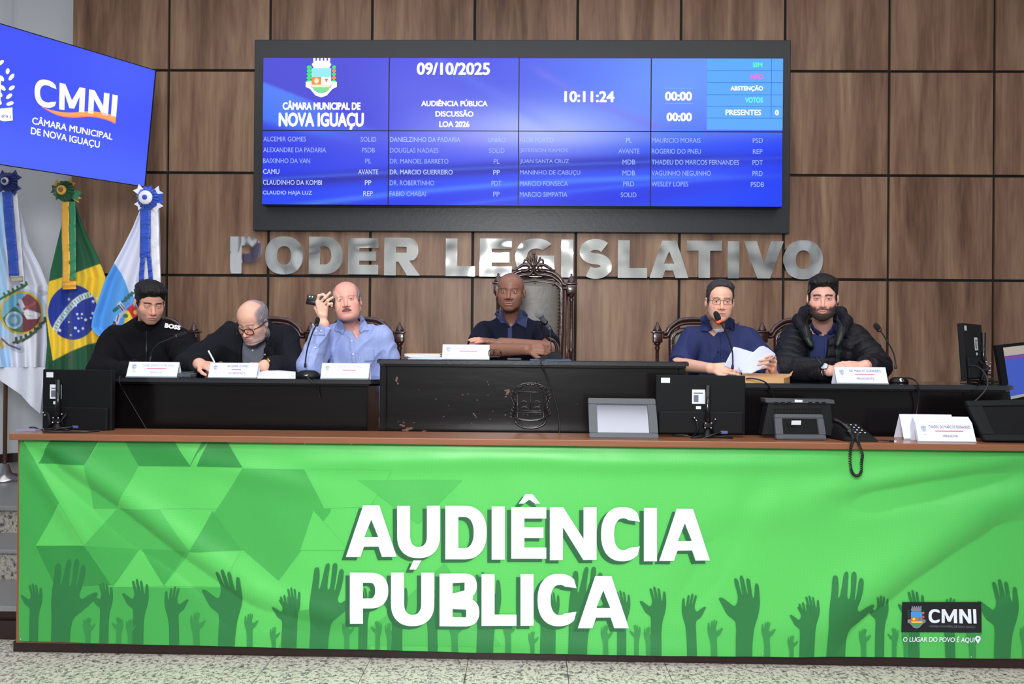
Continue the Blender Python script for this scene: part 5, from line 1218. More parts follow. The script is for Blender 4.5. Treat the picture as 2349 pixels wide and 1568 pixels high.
def x4(s, q, V, c):
    ct = (s.A[0][1]+s.A[0][2])/2; d = np.linalg.norm(V-ct, axis=1); nz = smooth_noise(V, 90, 8); c = mixn(c, (100, 72, 64), ((d < .09) & (V[:, 1] < 4.40) & (np.linalg.norm(q, axis=1) > .3))*sm(0, .35, nz)*.4)
    tips = np.maximum(sm(.16, .22, np.linalg.norm(V-s.A[1][2], axis=1)*(V[:, 0] < s.A[1][2][0])*1.6), 0)*(V[:, 0] < s.A[1][2][0]-.03)*(V[:, 2] > s.A[1][2][2]-.06)*(np.linalg.norm(V-s.hands[1][3][1], axis=1) < .14)
    c = mixn(c, (212, 158, 136), tips*.8); c = mixn(c, (110, 70, 58), np.exp(-(((q[:, 2]+.058))/.02)**2)*(np.abs(q[:, 0]) < .05)*(q[:, 1] > .05)*.35); return c
P4.build_body(base_paint(brow=(60, 40, 34), lip=(186, 122, 112), stubble=(84, 60, 52), st_a=.45, cheek=.10, scalp=(112, 74, 66), sc_fn=lambda q: sm(.05, .10, q[:, 2]-.5*q[:, 1])*.5, brow_a=.6, extra=x4), ZMIN)
P4.eyes()
M_navy = mat('navy_knit', (12, 16, 36), .85, bump=.35, bscale=520, spec=.2); M_navyl = mat('navy_trim', (24, 36, 84), .75, bump=.3, bscale=500, sheen=.2)
f4 = cloth(P4, .012, .010, short=[.74, .76], fold=.003, seed=4, vcut=[(1149, 712), (1193, 712), (1171, 750)], elbow=False)
lo, hi = P4.bounds(ZMIN); P4.solid('shirt', f4, lo, hi, .006, M_navy)
drape('collar', [[(1150, 712), (1156, 728), (1170, 750), (1160, 740), (1150, 741), (1134, 720), (1140, 711)]], (lambda P: np.minimum(f4(P), P4.neckf(P)-.011)), M_navyl, P4.o, .010, .004)
drape('collar', [[(1195, 709), (1188, 728), (1172, 750), (1185, 740), (1207, 752), (1211, 722), (1202, 710)]], (lambda P: np.minimum(f4(P), P4.neckf(P)-.011)), M_navyl, P4.o, .010, .004)
drape('placket', [[(1165, 752), (1174, 750), (1175, 790), (1165, 790)]], f4, M_navyl, P4.o, .002, .002)
legs(P4, 1.06, 4.45, M_trou, M_shoe)
# ---- far left: dark zipped jacket
H1 = Head(A3(343, 695, 4.55), yaw=41, pitch=18, roll=0, scale=.97, w=1.08, jaw=.98, nose=1.0, eye=.45, mouth=.95)
w1a, w1b = A3(305, 850, 4.36), A3(392, 850, 4.36)
P1 = Person('young man in a black zipped jacket looking down beside the flags', at(335, 950, 4.85), H1, (210, 158, 138), [A3(263, 777, 4.72), A3(413, 776, 4.72)], A3(338, 744, 4.66), A3(335, 950, 4.85), [[A3(263, 777, 4.72), A3(232, 848, 4.55), w1a], [A3(413, 776, 4.72), A3(440, 845, 4.52), w1b]],
   [hand_prims(w1a, (1, -.2, 0), (0, -.3, 1), 1, (20, 25, 15), 5), hand_prims(w1b, (-1, -.2, 0), (0, -.3, 1), -1, (20, 25, 15), 5)], chest=(.185, .13, .21), upper=(.064, .054), fore=(.05, .034), trap=(.056, .048))
P1.build_body(base_paint(brow=(34, 24, 22), lip=(190, 124, 116), stubble=(120, 92, 82), st_a=.5, cheek=.25, scalp=(34, 26, 26), sc_fn=lambda q: sm(.050, .060, np.abs(q[:, 0]))*(np.abs(q[:, 0]) < .0765)*sm(.056, .040, q[:, 1])*sm(-.034, -.014, q[:, 2])*(q[:, 2] < .08)*.8,  browt=.0048), ZMIN)
P1.eyes(look=(0, -.5))
M_hairb = mat('black_hair', (14, 11, 11), .5, bump=1.0, bscale=120, stretch=(1, 1, .3), spec=.35)
def ln_young(q, fz=.078, sidez=-.005):
    y = q[:, 1]; z = q[:, 2]; a = np.abs(q[:, 0])
    zl = np.interp(y, [-.12, -.05, -.025, .005, .030, .048, .062, .085, .12], [-.085, -.075, -.035, sidez-.015, sidez+.005, .035, fz-.012, fz, fz])
    zl = zl-.012*sm(.03, .055, a)*(y > .05)+.0035*smooth_noise(q, 95, 12); return zl-z
P1.solid('hair', hair_sdf(H1, lambda q: .003+.020*sm(.05, .11, q[:, 2])+.008*sm(.02, .07, q[:, 1])*sm(.05, .09, q[:, 2]), lambda q: ln_young(q, .066, .0), rough=.003, freq=110), *hbox(H1), .003, M_hairb)
M_jk = mat('black_fleece', (17, 17, 22), .9, bump=.3, bscale=300, spec=.15)
f1 = cloth(P1, .020, .018, fold=.009, seed=1, ff=17, hole=.010)
lo, hi = P1.bounds(ZMIN, .13); P1.solid('jacket', f1, lo, hi, .007, M_jk)
P1.solid('collar', ring(P1, .015, .007, .046, .088), P1.N-np.array([.13, .14, .08]), P1.N+np.array([.13, .14, .15]), .004, M_jk)
tq = quadmap([(379, 738), (415, 744.5), (413.5, 755), (377, 749)], lambda x, y: (x, y))
V, Fc = text_mesh('BOSS', .06); x0, y0 = V[:, 0].min(), V[:, 1].min(); x1, y1 = V[:, 0].max(), V[:, 1].max()
pq = [tq((a-x0)/(x1-x0), 1-(b-y0)/(y1-y0)) for a, b in V[:, :2]]; Pw = march(f1, [p[0] for p in pq], [p[1]+2 for p in pq], .010)
keep(mesh_obj('lettering', Pw, Fc, mat('white_print', (235, 235, 240), .6, bump=.02)), P1.o)
drape('zip', [[(335, 748), (337.5, 748), (336.5, 832), (334, 832)]], f1, mat('zip_grey', (52, 54, 62), .4, .6), P1.o, .002, .002)
drape('zip_pull', [[(334.3, 749), (338, 749), (338, 760), (334.3, 760)]], f1, mat('zip_metal', (110, 112, 108), .3, .8), P1.o, .006, .003)
legs(P1, 1.06, 4.45, M_trou, M_shoe)
# ---- second: blazer, writing
H2 = Head(A3(581, 737, 4.43), yaw=-15, pitch=30, roll=-3, scale=1.0, w=1.03, jaw=1.05, nose=1.05, eye=.35, fat=.35)
w2a, w2b = A3(457, 834, 4.32), A3(607, 838, 4.32)
h2a = hand_prims(w2a, (.86, -.42, -.12), (-.15, -.45, .9), 1, (38, 55, 35), 2, 1.02, thumb=(.9, .5, .2), curls=[(34, 55, 30), (48, 65, 35), (56, 68, 38), (60, 68, 38)])
h2b = hand_prims(w2b, (-1, -.12, -.02), (0, -.35, 1), -1, (15, 20, 12), 6, 1.0)
P2 = Person('grey-haired man in a black blazer and glasses writing with a white pen', at(590, 950, 4.85), H2, (216, 166, 146), [A3(522, 768, 4.64), A3(650, 770, 4.64)], A3(588, 762, 4.60), A3(592, 950, 4.85), [[A3(522, 768, 4.64), A3(432, 838, 4.52), w2a], [A3(650, 770, 4.64), A3(674, 846, 4.48), w2b]], [h2a, h2b], chest=(.18, .13, .21), belly=(.18, .15, .18), upper=(.062, .052), fore=(.05, .034), trap=(.048, .044))
def bald_side(q):   # grey fringe: 1 where hair grows
    a = np.abs(q[:, 0]); return np.clip(sm(.045, .062, a-.25*(q[:, 2]-.06)*(q[:, 2] > .06))*sm(-.02, .0, q[:, 2])*sm(.062, .04, q[:, 1])+sm(-.02, -.05, q[:, 1]-.25*(q[:, 2]-.08))*sm(-.07, -.05, q[:, 2]), 0, 1)
def x2(s, q, V, c):
    top = sm(.09, .118, q[:, 2])*(np.abs(q[:, 0]) < .06)*sm(.05, .0, q[:, 1])*(q[:, 2] > .05); nz = .5+.5*smooth_noise(V, 300, 3); return mixn(c, (166, 150, 148), top*.45*nz)
P2.build_body(base_paint(brow=(120, 96, 92), lip=(186, 112, 104), stubble=(158, 140, 140), st_a=.6, cheek=.3, scalp=(128, 118, 124), sc_fn=lambda q: bald_side(q)*.85, brow_a=.55, extra=x2), ZMIN)
P2.eyes(look=(0, -.6))
M_hairg = mat('grey_hair', (132, 124, 130), .6, bump=1, bscale=170, var=.3, vscale=90, stretch=(1, 1, .3)); M_hairdg = mat('greying_dark_hair', (58, 54, 58), .65, bump=.7, bscale=150, var=.35, vscale=60, stretch=(1, 1, .3), spec=.2)
def ln_fringe(q):
    a = np.abs(q[:, 0]); y, z = q[:, 1], q[:, 2]
    s1 = np.maximum.reduce([.050-a+.35*np.maximum(z-.05, 0), z-.088, -.004-z, y-.040+.25*(z-.02)]); s2 = np.maximum.reduce([y+.045, z-.090, -.070-z]); return np.minimum(s1, s2)
P2.solid('hair', hair_sdf(H2, lambda q: .0055+0*q[:, 0], ln_fringe, rough=.0025, freq=160, k=.008), *hbox(H2), .003, M_hairg)
M_gsh = mat('grey_chambray', (104, 108, 122), .8, bump=.3, bscale=420, var=.08, vscale=40); M_blz = mat('black_wool', (20, 21, 29), .85, bump=.3, bscale=260, spec=.2)
f2s = cloth(P2, .008, .004, upto=.9, fold=.003, seed=21, vcut=[(569, 778), (597, 776), (580, 796)])
lo, hi = P2.bounds(ZMIN, .10, False); P2.solid('shirt', f2s, lo, hi, .007, M_gsh)
f2 = cloth(P2, .022, .018, upto=.93, fold=.010, seed=2, ff=15, hole=.018, vcut=[(560, 750), (552, 780), (546, 850), (590, 850), (607, 772), (604, 750)])
lo, hi = P2.bounds(ZMIN, .13); P2.solid('blazer', f2, lo, hi, .007, M_blz)
P2.solid('shirt_collar', ring(P2, .010, .004, .012, .045), P2.N-np.array([.13, .14, .08]), P2.N+np.array([.13, .14, .12]), .004, M_gsh)
drape('collar', [[(566, 786), (574, 793), (580, 797), (570, 797), (559, 790)]], (lambda P: np.minimum(f2s(P), P2.neckf(P)-.011)), M_gsh, P2.o, .006, .003); drape('collar', [[(597, 778), (606, 772), (600, 788), (590, 795), (581, 797)]], (lambda P: np.minimum(f2s(P), P2.neckf(P)-.011)), M_gsh, P2.o, .006, .003)
drape('lapel', [[(606, 762), (628, 772), (622, 790), (612, 796), (616, 802), (596, 842), (591, 842), (604, 800)]], f2, M_blz, P2.o, .004, .004); drape('lapel', [[(556, 765), (545, 772), (534, 800), (543, 803), (541, 812), (546, 842), (551, 842), (553, 800)]], f2, M_blz, P2.o, .004, .004)
button(P2, f2s, 579.5, 803, WHT, .002); button(P2, f2, 607, 813, mat('lapel_pin', (190, 180, 150), .3, .7), .006, .006)
glasses(P2, mat('black_acetate', (14, 12, 14), .25), .0295, .0185, -.004, .106, .0027, mat('lens_tint', (214, 196, 196), .05) if 0 else None, .006, 'black square-framed glasses')
watch(P2, w2b+vnorm(w2b-P2.A[1][1])*-.018, w2b-P2.A[1][1], (-.1, -.75, .6), .036, mat('gold', (205, 180, 110), .25, .9), mat('gold', (205, 180, 110), .25, .9), mat('dark_dial', (60, 74, 84), .15), .021)
legs(P2, 1.06, 4.45, M_trou, M_shoe)
pen = tag(tube_obj('pen', [A3(478, 804, 4.26), A3(490, 826, 4.25), A3(497, 841, 4.245)], [.0048, .0045, .002], WHT, None, 10), 'white pen held by the man writing in the blazer', 'pen')
# ---- third: pale blue shirt, phone in hand
H3 = Head(A3(796, 691, 4.55), yaw=8, pitch=-4, roll=7, scale=.96, w=1.10, jaw=1.08, nose=1.1, eye=.55, fat=.9, mouth=1.0, open=.25)
w3a, w3b = A3(743, 744, 4.44), A3(868, 955, 4.70)
h3 = []
for x, y in ((728, 692), (735, 693), (742, 699), (748, 707)): h3.append((A3(741, 742, 4.44), A3(x, y, 4.42), .020, .0125))
h3.append((A3(737, 720, 4.43), A3(743, 722, 4.43), .021, .021))
h3 += fg([(728, 692, 0), (731, 678, -.01), (741, 675, -.01), (751, 681, 0)], 4.42) + fg([(735, 693, 0), (745, 683, -.015), (757, 671, -.01)], 4.42) + fg([(742, 699, 0), (752, 689, -.015), (763, 682, -.012)], 4.42) + fg([(748, 707, 0), (754, 697, -.015), (761, 696, -.012), (761, 702, -.005)], 4.42, .0085, .007)
h3 += [(A3(733, 722, 4.45), A3(724, 706, 4.48), .013, .0105), (A3(724, 706, 4.48), A3(728, 690, 4.495), .0105, .009)]
P3 = Person('bald man with a grey moustache in a pale blue shirt holding up a phone', at(805, 950, 4.87), H3, (222, 164, 148), [A3(746, 770, 4.72), A3(872, 770, 4.72)], A3(800, 741, 4.70), A3(805, 950, 4.87), [[A3(746, 770, 4.72), A3(712, 838, 4.44), w3a], [A3(872, 770, 4.72), A3(900, 846, 4.76), w3b]],
   [h3, hand_prims(w3b, (-.2, -.7, -.3), (.3, 0, 1), 1, (20, 25, 15), 5)], chest=(.17, .135, .20), belly=(.19, .17, .18), upper=(.060, .052), fore=(.048, .032))
def x3(s, q, V, c):
    top = sm(.03, .10, q[:, 2]); c = mixn(c, (224, 146, 138), top*.5*(np.abs(q[:, 0]) < .1)*(np.abs(q[:, 1]) < .14)*(q[:, 2] < .16)); hd_ = np.linalg.norm(V-s.hands[0][0][1], axis=1) < .13; return mixn(c, (230, 186, 162), hd_*.9)
P3.build_body(base_paint(brow=(150, 96, 84), lip=(190, 108, 100), stubble=(190, 130, 122), st_a=.3, cheek=.35, scalp=(128, 112, 116), sc_fn=lambda q: bald_side(q)*.8, brow_a=.45, extra=x3), ZMIN)
P3.eyes((70, 80, 90))
P3.solid('hair', hair_sdf(H3, lambda q: .004+0*q[:, 0], ln_fringe, rough=.002, freq=160, k=.008), *hbox(H3), .003, M_hairg)
mu = lambda P: (lambda q: np.minimum.reduce([cap(np.stack([np.abs(q[:, 0]), q[:, 1], q[:, 2]], 1), (.002, .1000, -.0580), (.025, .088, -.0675), .0068, .0045)]))(H3.q(P))*H3.s+.0012*smooth_noise(P, 500, 4)
P3.solid('moustache', mu, H3.w((0, .09, -.062))-.045, H3.w((0, .09, -.062))+.045, .002, mat('grey_moustache', (116, 100, 98), .7, bump=.8, bscale=300))
M_blu = mat('pale_blue_cotton', (148, 163, 216), .75, bump=.35, bscale=38, sheen=.1); 
f3 = cloth(P3, .015, .016, fold=.008, seed=3, ff=24, short=[1.93, 1.95], vcut=[(784, 728), (829, 726), (826, 745), (807, 778), (788, 745)])
lo, hi = P3.bounds(ZMIN, .13); P3.solid('shirt', f3, lo, hi, .006, M_blu)
drape('collar', [[(776, 727), (766, 758), (774, 758.5), (787, 767), (791, 755), (783, 738), (781, 729)]], (lambda P: np.minimum(f3(P), P3.neckf(P)-.011)), M_blu, P3.o, .013, .004); drape('collar', [[(827, 722), (836, 730), (847, 757), (835, 757.5), (829, 763), (824, 756), (828, 742)]], (lambda P: np.minimum(f3(P), P3.neckf(P)-.011)), M_blu, P3.o, .013, .004)
drape('placket', [[(802, 778), (812, 776), (817, 832), (807, 832)]], f3, M_blu, P3.o, .003, .0025)
drape('cuff', [[(716, 742), (744, 747), (745, 770), (716, 768)]], f3, M_blu, P3.o, .002, .003)
drape('pocket', [[(833, 800), (858, 797), (860, 828), (836, 830)]], f3, M_blu, P3.o, .001, .002)
for x, y in ((807, 781), (810, 812.5), (725, 759), (736.5, 758.5), (723, 797)): button(P3, f3, x, y, WHT, .006)
legs(P3, 1.06, 4.45, M_trou, M_shoe)
ph = thing('mobile_phone', A3(735, 690, 4.47), 'black mobile phone held up by the man in the pale blue shirt', 'phone')
Mx = Matrix.Translation(A3(735, 690, 4.465))@Matrix.Rotation(math.radians(7), 4, 'Y')@Matrix.Rotation(math.radians(-18), 4, 'X')
keep(box('case', -.082, .082, -.006, .006, -.031, .031, M_black2, None, .005, Mx, True), ph); keep(box('screen', -.076, .076, .0062, .0068, -.028, .028, mat('screen_glass', (8, 8, 12), .05), None, 0, Mx), ph)
bm = bmesh.new()
for q_ in (-.066, -.05): lathe(bm, [(.006, .006), (.006, .008), (.004, .009)], (0, 0, 0), 12, Mx@Matrix.Translation((q_, 0, .016))@Matrix.Rotation(PI/2, 4, 'X'))
o = bm_obj('camera_lens', bm, M_steel, None, True); o['kind'] = 'stuff'; keep(o, ph)
# ---- fifth: navy shirt, glasses, papers in both hands
H5 = Head(A3(1651, 692, 4.55), yaw=-6, pitch=3, roll=-2, scale=.985, w=1.04, jaw=1.0, nose=1.1, eye=.8, mouth=.95, open=.15)
w5a, w5b = A3(1628, 844, 4.28), A3(1774, 860, 4.36)
h5a = hand_prims(w5a, (1, -.12, .0), (-.05, -.85, .5), 1, (12, 26, 18), 6, 1.0, thumb=(.85, .35, .05), curls=[(2, 18, 14), (14, 28, 18), (26, 34, 20), (36, 38, 22)])
h5b = []
for x, y in ((1776, 820), (1778, 829), (1776, 838), (1771, 847)): h5b.append((w5b, A3(x, y, 4.28), .018, .0115))
h5b += fg([(1776, 820, 0), (1770, 815, -.06), (1757, 819, -.085)], 4.28) + fg([(1778, 829, 0), (1764, 823, -.07), (1743, 827, -.085)], 4.28) + fg([(1776, 838, 0), (1760, 832, -.07), (1739, 836, -.08)], 4.28) + fg([(1771, 847, 0), (1757, 841, -.06), (1743, 845, -.07)], 4.28, .0085, .007)
h5b += [(w5b, A3(1764, 844, 4.33), .015, .011), (A3(1764, 844, 4.33), A3(1752, 832, 4.32), .011, .009)]
P5 = Person('man in a navy shirt and thin glasses holding loose papers at a lit microphone', at(1650, 950, 4.87), H5, (222, 172, 150), [A3(1589, 772, 4.72), A3(1716, 773, 4.72)], A3(1652, 746, 4.70), A3(1652, 950, 4.87), [[A3(1589, 772, 4.72), A3(1560, 836, 4.60), w5a], [A3(1716, 773, 4.72), A3(1762, 846, 4.52), w5b]], [h5a, h5b], chest=(.17, .125, .20), upper=(.060, .052), fore=(.045, .029))
P5.build_body(base_paint(brow=(58, 44, 42), lip=(192, 122, 116), stubble=(176, 136, 126), st_a=.28, cheek=.3, scalp=(104, 96, 98), sc_fn=lambda q: sm(.050, .060, np.abs(q[:, 0]))*(np.abs(q[:, 0]) < .0765)*sm(.056, .040, q[:, 1])*sm(-.034, -.014, q[:, 2])*(q[:, 2] < .08)*.8, brow_a=.6), ZMIN)
P5.eyes((60, 40, 28))
P5.solid('hair', hair_sdf(H5, lambda q: .003+.010*sm(.05, .11, q[:, 2])+.006*sm(-.02, .06, q[:, 0])*sm(.06, .1, q[:, 2]), lambda q: ln_young(q, .097, -.006)+.0*q[:,0]+.016*sm(.01, .05, -q[:, 0])*(q[:, 1] > .045)*0, rough=.0025, freq=130), *hbox(H5), .003, M_hairdg)
M_nvs = mat('navy_cotton', (40, 48, 92), .8, bump=.3, bscale=45, spec=.25)
f5 = cloth(P5, .015, .016, fold=.007, seed=5, short=[.93, 1.6], vcut=[(1622, 728), (1670, 732), (1662, 757), (1651, 772), (1634, 754)])
lo, hi = P5.bounds(ZMIN, .13); P5.solid('shirt', f5, lo, hi, .006, M_nvs)
drape('undershirt', [[(1634, 756), (1664, 754), (1660, 764), (1651, 776), (1642, 766)]], lambda P: np.minimum(P5.torso(P), P5.neckf(P)), M_white, P5.o, .006, .003)
drape('collar', [[(1619, 721), (1607, 727), (1608, 758), (1621, 759.5), (1634, 755), (1628, 742)]], (lambda P: np.minimum(f5(P), P5.neckf(P)-.011)), M_nvs, P5.o, .014, .004); drape('collar', [[(1674, 727), (1685, 733), (1685, 758), (1673, 752), (1661, 759), (1664, 745)]], (lambda P: np.minimum(f5(P), P5.neckf(P)-.011)), M_nvs, P5.o, .014, .004)
drape('placket', [[(1647, 773), (1654, 771), (1654, 840), (1646, 840)]], f5, M_nvs, P5.o, .002, .0025); button(P5, f5, 1647, 806, M_black, .007)
glasses(P5, mat('brown_metal_frame', (70, 48, 36), .3, .6), .0265, .0150, -.001, .103, .0012, None, 0, 'thin brown glasses')
bm = bmesh.new(); rp = h5a[4+3*1][0]*.3+h5a[4+3*1][1]*.7; rp = h5a[4][1] if False else (A3(1643, 837, 4.21)); 
q0 = h5a[4+3][0]*.45+h5a[4+3][1]*.55; dq = vnorm(h5a[4+3][1]-h5a[4+3][0]); u1 = vnorm(np.cross(dq, (0, 0, 1))); u2 = np.cross(dq, u1)
tube(bm, [q0+(u1*math.cos(2*PI*i/16)+u2*math.sin(2*PI*i/16))*.0102 for i in range(17)], .0028, 6, False); keep(bm_obj('ring', bm, M_steel, None, True), P5.o)
legs(P5, 1.06, 4.45, M_trou, M_shoe)
# ---- sixth: quilted jacket with hood
H6 = Head(A3(1887, 686, 4.50), yaw=-20, pitch=3, roll=-1, scale=1.02, w=1.04, jaw=1.0, nose=1.0, eye=.55, smile=1.6, mouth=1.1, open=.3, brow=1.2)
w6a, w6b = A3(1903, 850, 4.26), A3(1984, 838, 4.30)
h6a = hand_prims(w6a, (1, 0, .16), (0, -.7, .7), 1, (18, 28, 18), 3, 1.0); h6b = hand_prims(w6b, (-1, -.10, .05), (0, -.45, .9), -1, (8, 14, 10), 6, 1.0, thumb=(.8, .5, .1))
P6 = Person('bearded man in a black quilted hooded jacket with clasped hands', at(1888, 950, 4.87), H6, (222, 168, 152), [A3(1826, 770, 4.70), A3(1960, 772, 4.70)], A3(1888, 745, 4.66), A3(1888, 950, 4.87), [[A3(1826, 770, 4.70), A3(1802, 842, 4.48), w6a], [A3(1960, 772, 4.70), A3(2010, 838, 4.50), w6b]], [h6a, h6b], chest=(.175, .13, .20), upper=(.064, .056), fore=(.05, .031))
P6.build_body(base_paint(brow=(30, 22, 20), lip=(206, 138, 132), stubble=(46, 32, 28), st_a=.88, cheek=.3, scalp=(34, 26, 26), sc_fn=lambda q: sm(.050, .060, np.abs(q[:, 0]))*(np.abs(q[:, 0]) < .0765)*sm(.056, .040, q[:, 1])*sm(-.034, -.014, q[:, 2])*(q[:, 2] < .08)*.8, browt=.005, dark_eye=.5), ZMIN)
P6.eyes()
P6.solid('hair', hair_sdf(H6, lambda q: .003+.021*sm(.05, .12, q[:, 2])+.010*sm(.02, .08, q[:, 1])*sm(.05, .1, q[:, 2]), lambda q: ln_young(q, .070, .004), rough=.003, freq=100, seed=9), *hbox(H6, .165), .003, M_hairb)
brd = lambda P: (lambda q: smax(smax(H6.sdf(P, False)-.0045*H6.s-.0015*smooth_noise(q, 220, 6), (q[:, 2]+.092-.62*np.maximum(np.abs(q[:, 0])-.030, 0)*1.0)*1.0, .006), smax(-q[:, 1]-.0, -(q[:, 2]+.122), .004), .006))(H6.q(P))
P6.solid('beard', brd, *hbox(H6), .0028, mat('dark_beard', (48, 34, 30), .7, bump=.9, bscale=260))
M_puf = mat('black_nylon', (20, 20, 28), .6, bump=.35, bscale=55, spec=.25); M_lin = mat('dark_green_lining', (33, 42, 42), .5, bump=.5, bscale=40)
f6s = cloth(P6, .008, .004, upto=.5, fold=.002, seed=61, vcut=[(1862, 745), (1912, 745), (1897, 764), (1886, 765)])
lo, hi = P6.bounds(ZMIN, .10, False); P6.solid('polo_shirt', f6s, lo, hi, .007, M_nvs)
drape('collar', [[(1862, 740), (1868, 752), (1886, 764), (1876, 768), (1866, 762), (1858, 748)]], (lambda P: np.minimum(f6s(P), P6.neckf(P)-.011)), M_nvs, P6.o, .010, .003); drape('collar', [[(1912, 740), (1908, 753), (1897, 764), (1904, 767), (1914, 764), (1918, 746)]], (lambda P: np.minimum(f6s(P), P6.neckf(P)-.011)), M_nvs, P6.o, .010, .003)
drape('placket', [[(1890, 767), (1899, 766), (1900, 830), (1891, 830)]], f6s, M_nvs, P6.o, .003, .002)
f6 = cloth(P6, .030, .026, upto=.90, fold=.004, seed=6, ff=18, hole=.03, quilt=.015, vcut=[(1858, 735), (1864, 765), (1880, 850), (1922, 850), (1916, 765), (1920, 735)])
lo, hi = P6.bounds(ZMIN, .14); P6.solid('jacket', f6, lo, hi, .0065, M_puf)
hp_ = [A3(1858, 790, 4.50), A3(1845, 760, 4.54), A3(1834, 734, 4.63), A3(1848, 716, 4.74), A3(1888, 708, 4.82), A3(1926, 718, 4.74), A3(1942, 736, 4.63), A3(1932, 760, 4.54), A3(1922, 790, 4.50)]
rr_ = [.014, .024, .032, .036, .038, .036, .032, .024, .014]
hood = lambda P: smax(prims_sdf(P, [(hp_[i], hp_[i+1], rr_[i], rr_[i+1]) for i in range(8)], .02)+folds(P, .004, 66, 40), -(P6.neckf(P)-.004), .004)
hl = np.array(hp_); P6.solid('hood', hood, hl.min(0)-.06, hl.max(0)+.06, .005, M_puf)
drape('lining', [[(1858, 722), (1862, 750), (1868, 772), (1884, 836), (1876, 828), (1850, 776), (1846, 745)]], lambda P: np.minimum(f6(P), hood(P)), M_lin, P6.o, .003, .003); drape('lining', [[(1920, 722), (1917, 750), (1914, 772), (1920, 836), (1926, 828), (1934, 790), (1932, 745)]], lambda P: np.minimum(f6(P), hood(P)), M_lin, P6.o, .003, .003)
watch(P6, w6a+vnorm(P6.A[0][1]-w6a)*.014, w6a-P6.A[0][1], (-.25, -.8, .5), .034, M_steel, M_steel, mat('light_dial', (170, 190, 205), .12), .022)
legs(P6, 1.06, 4.45, M_trou, M_shoe)
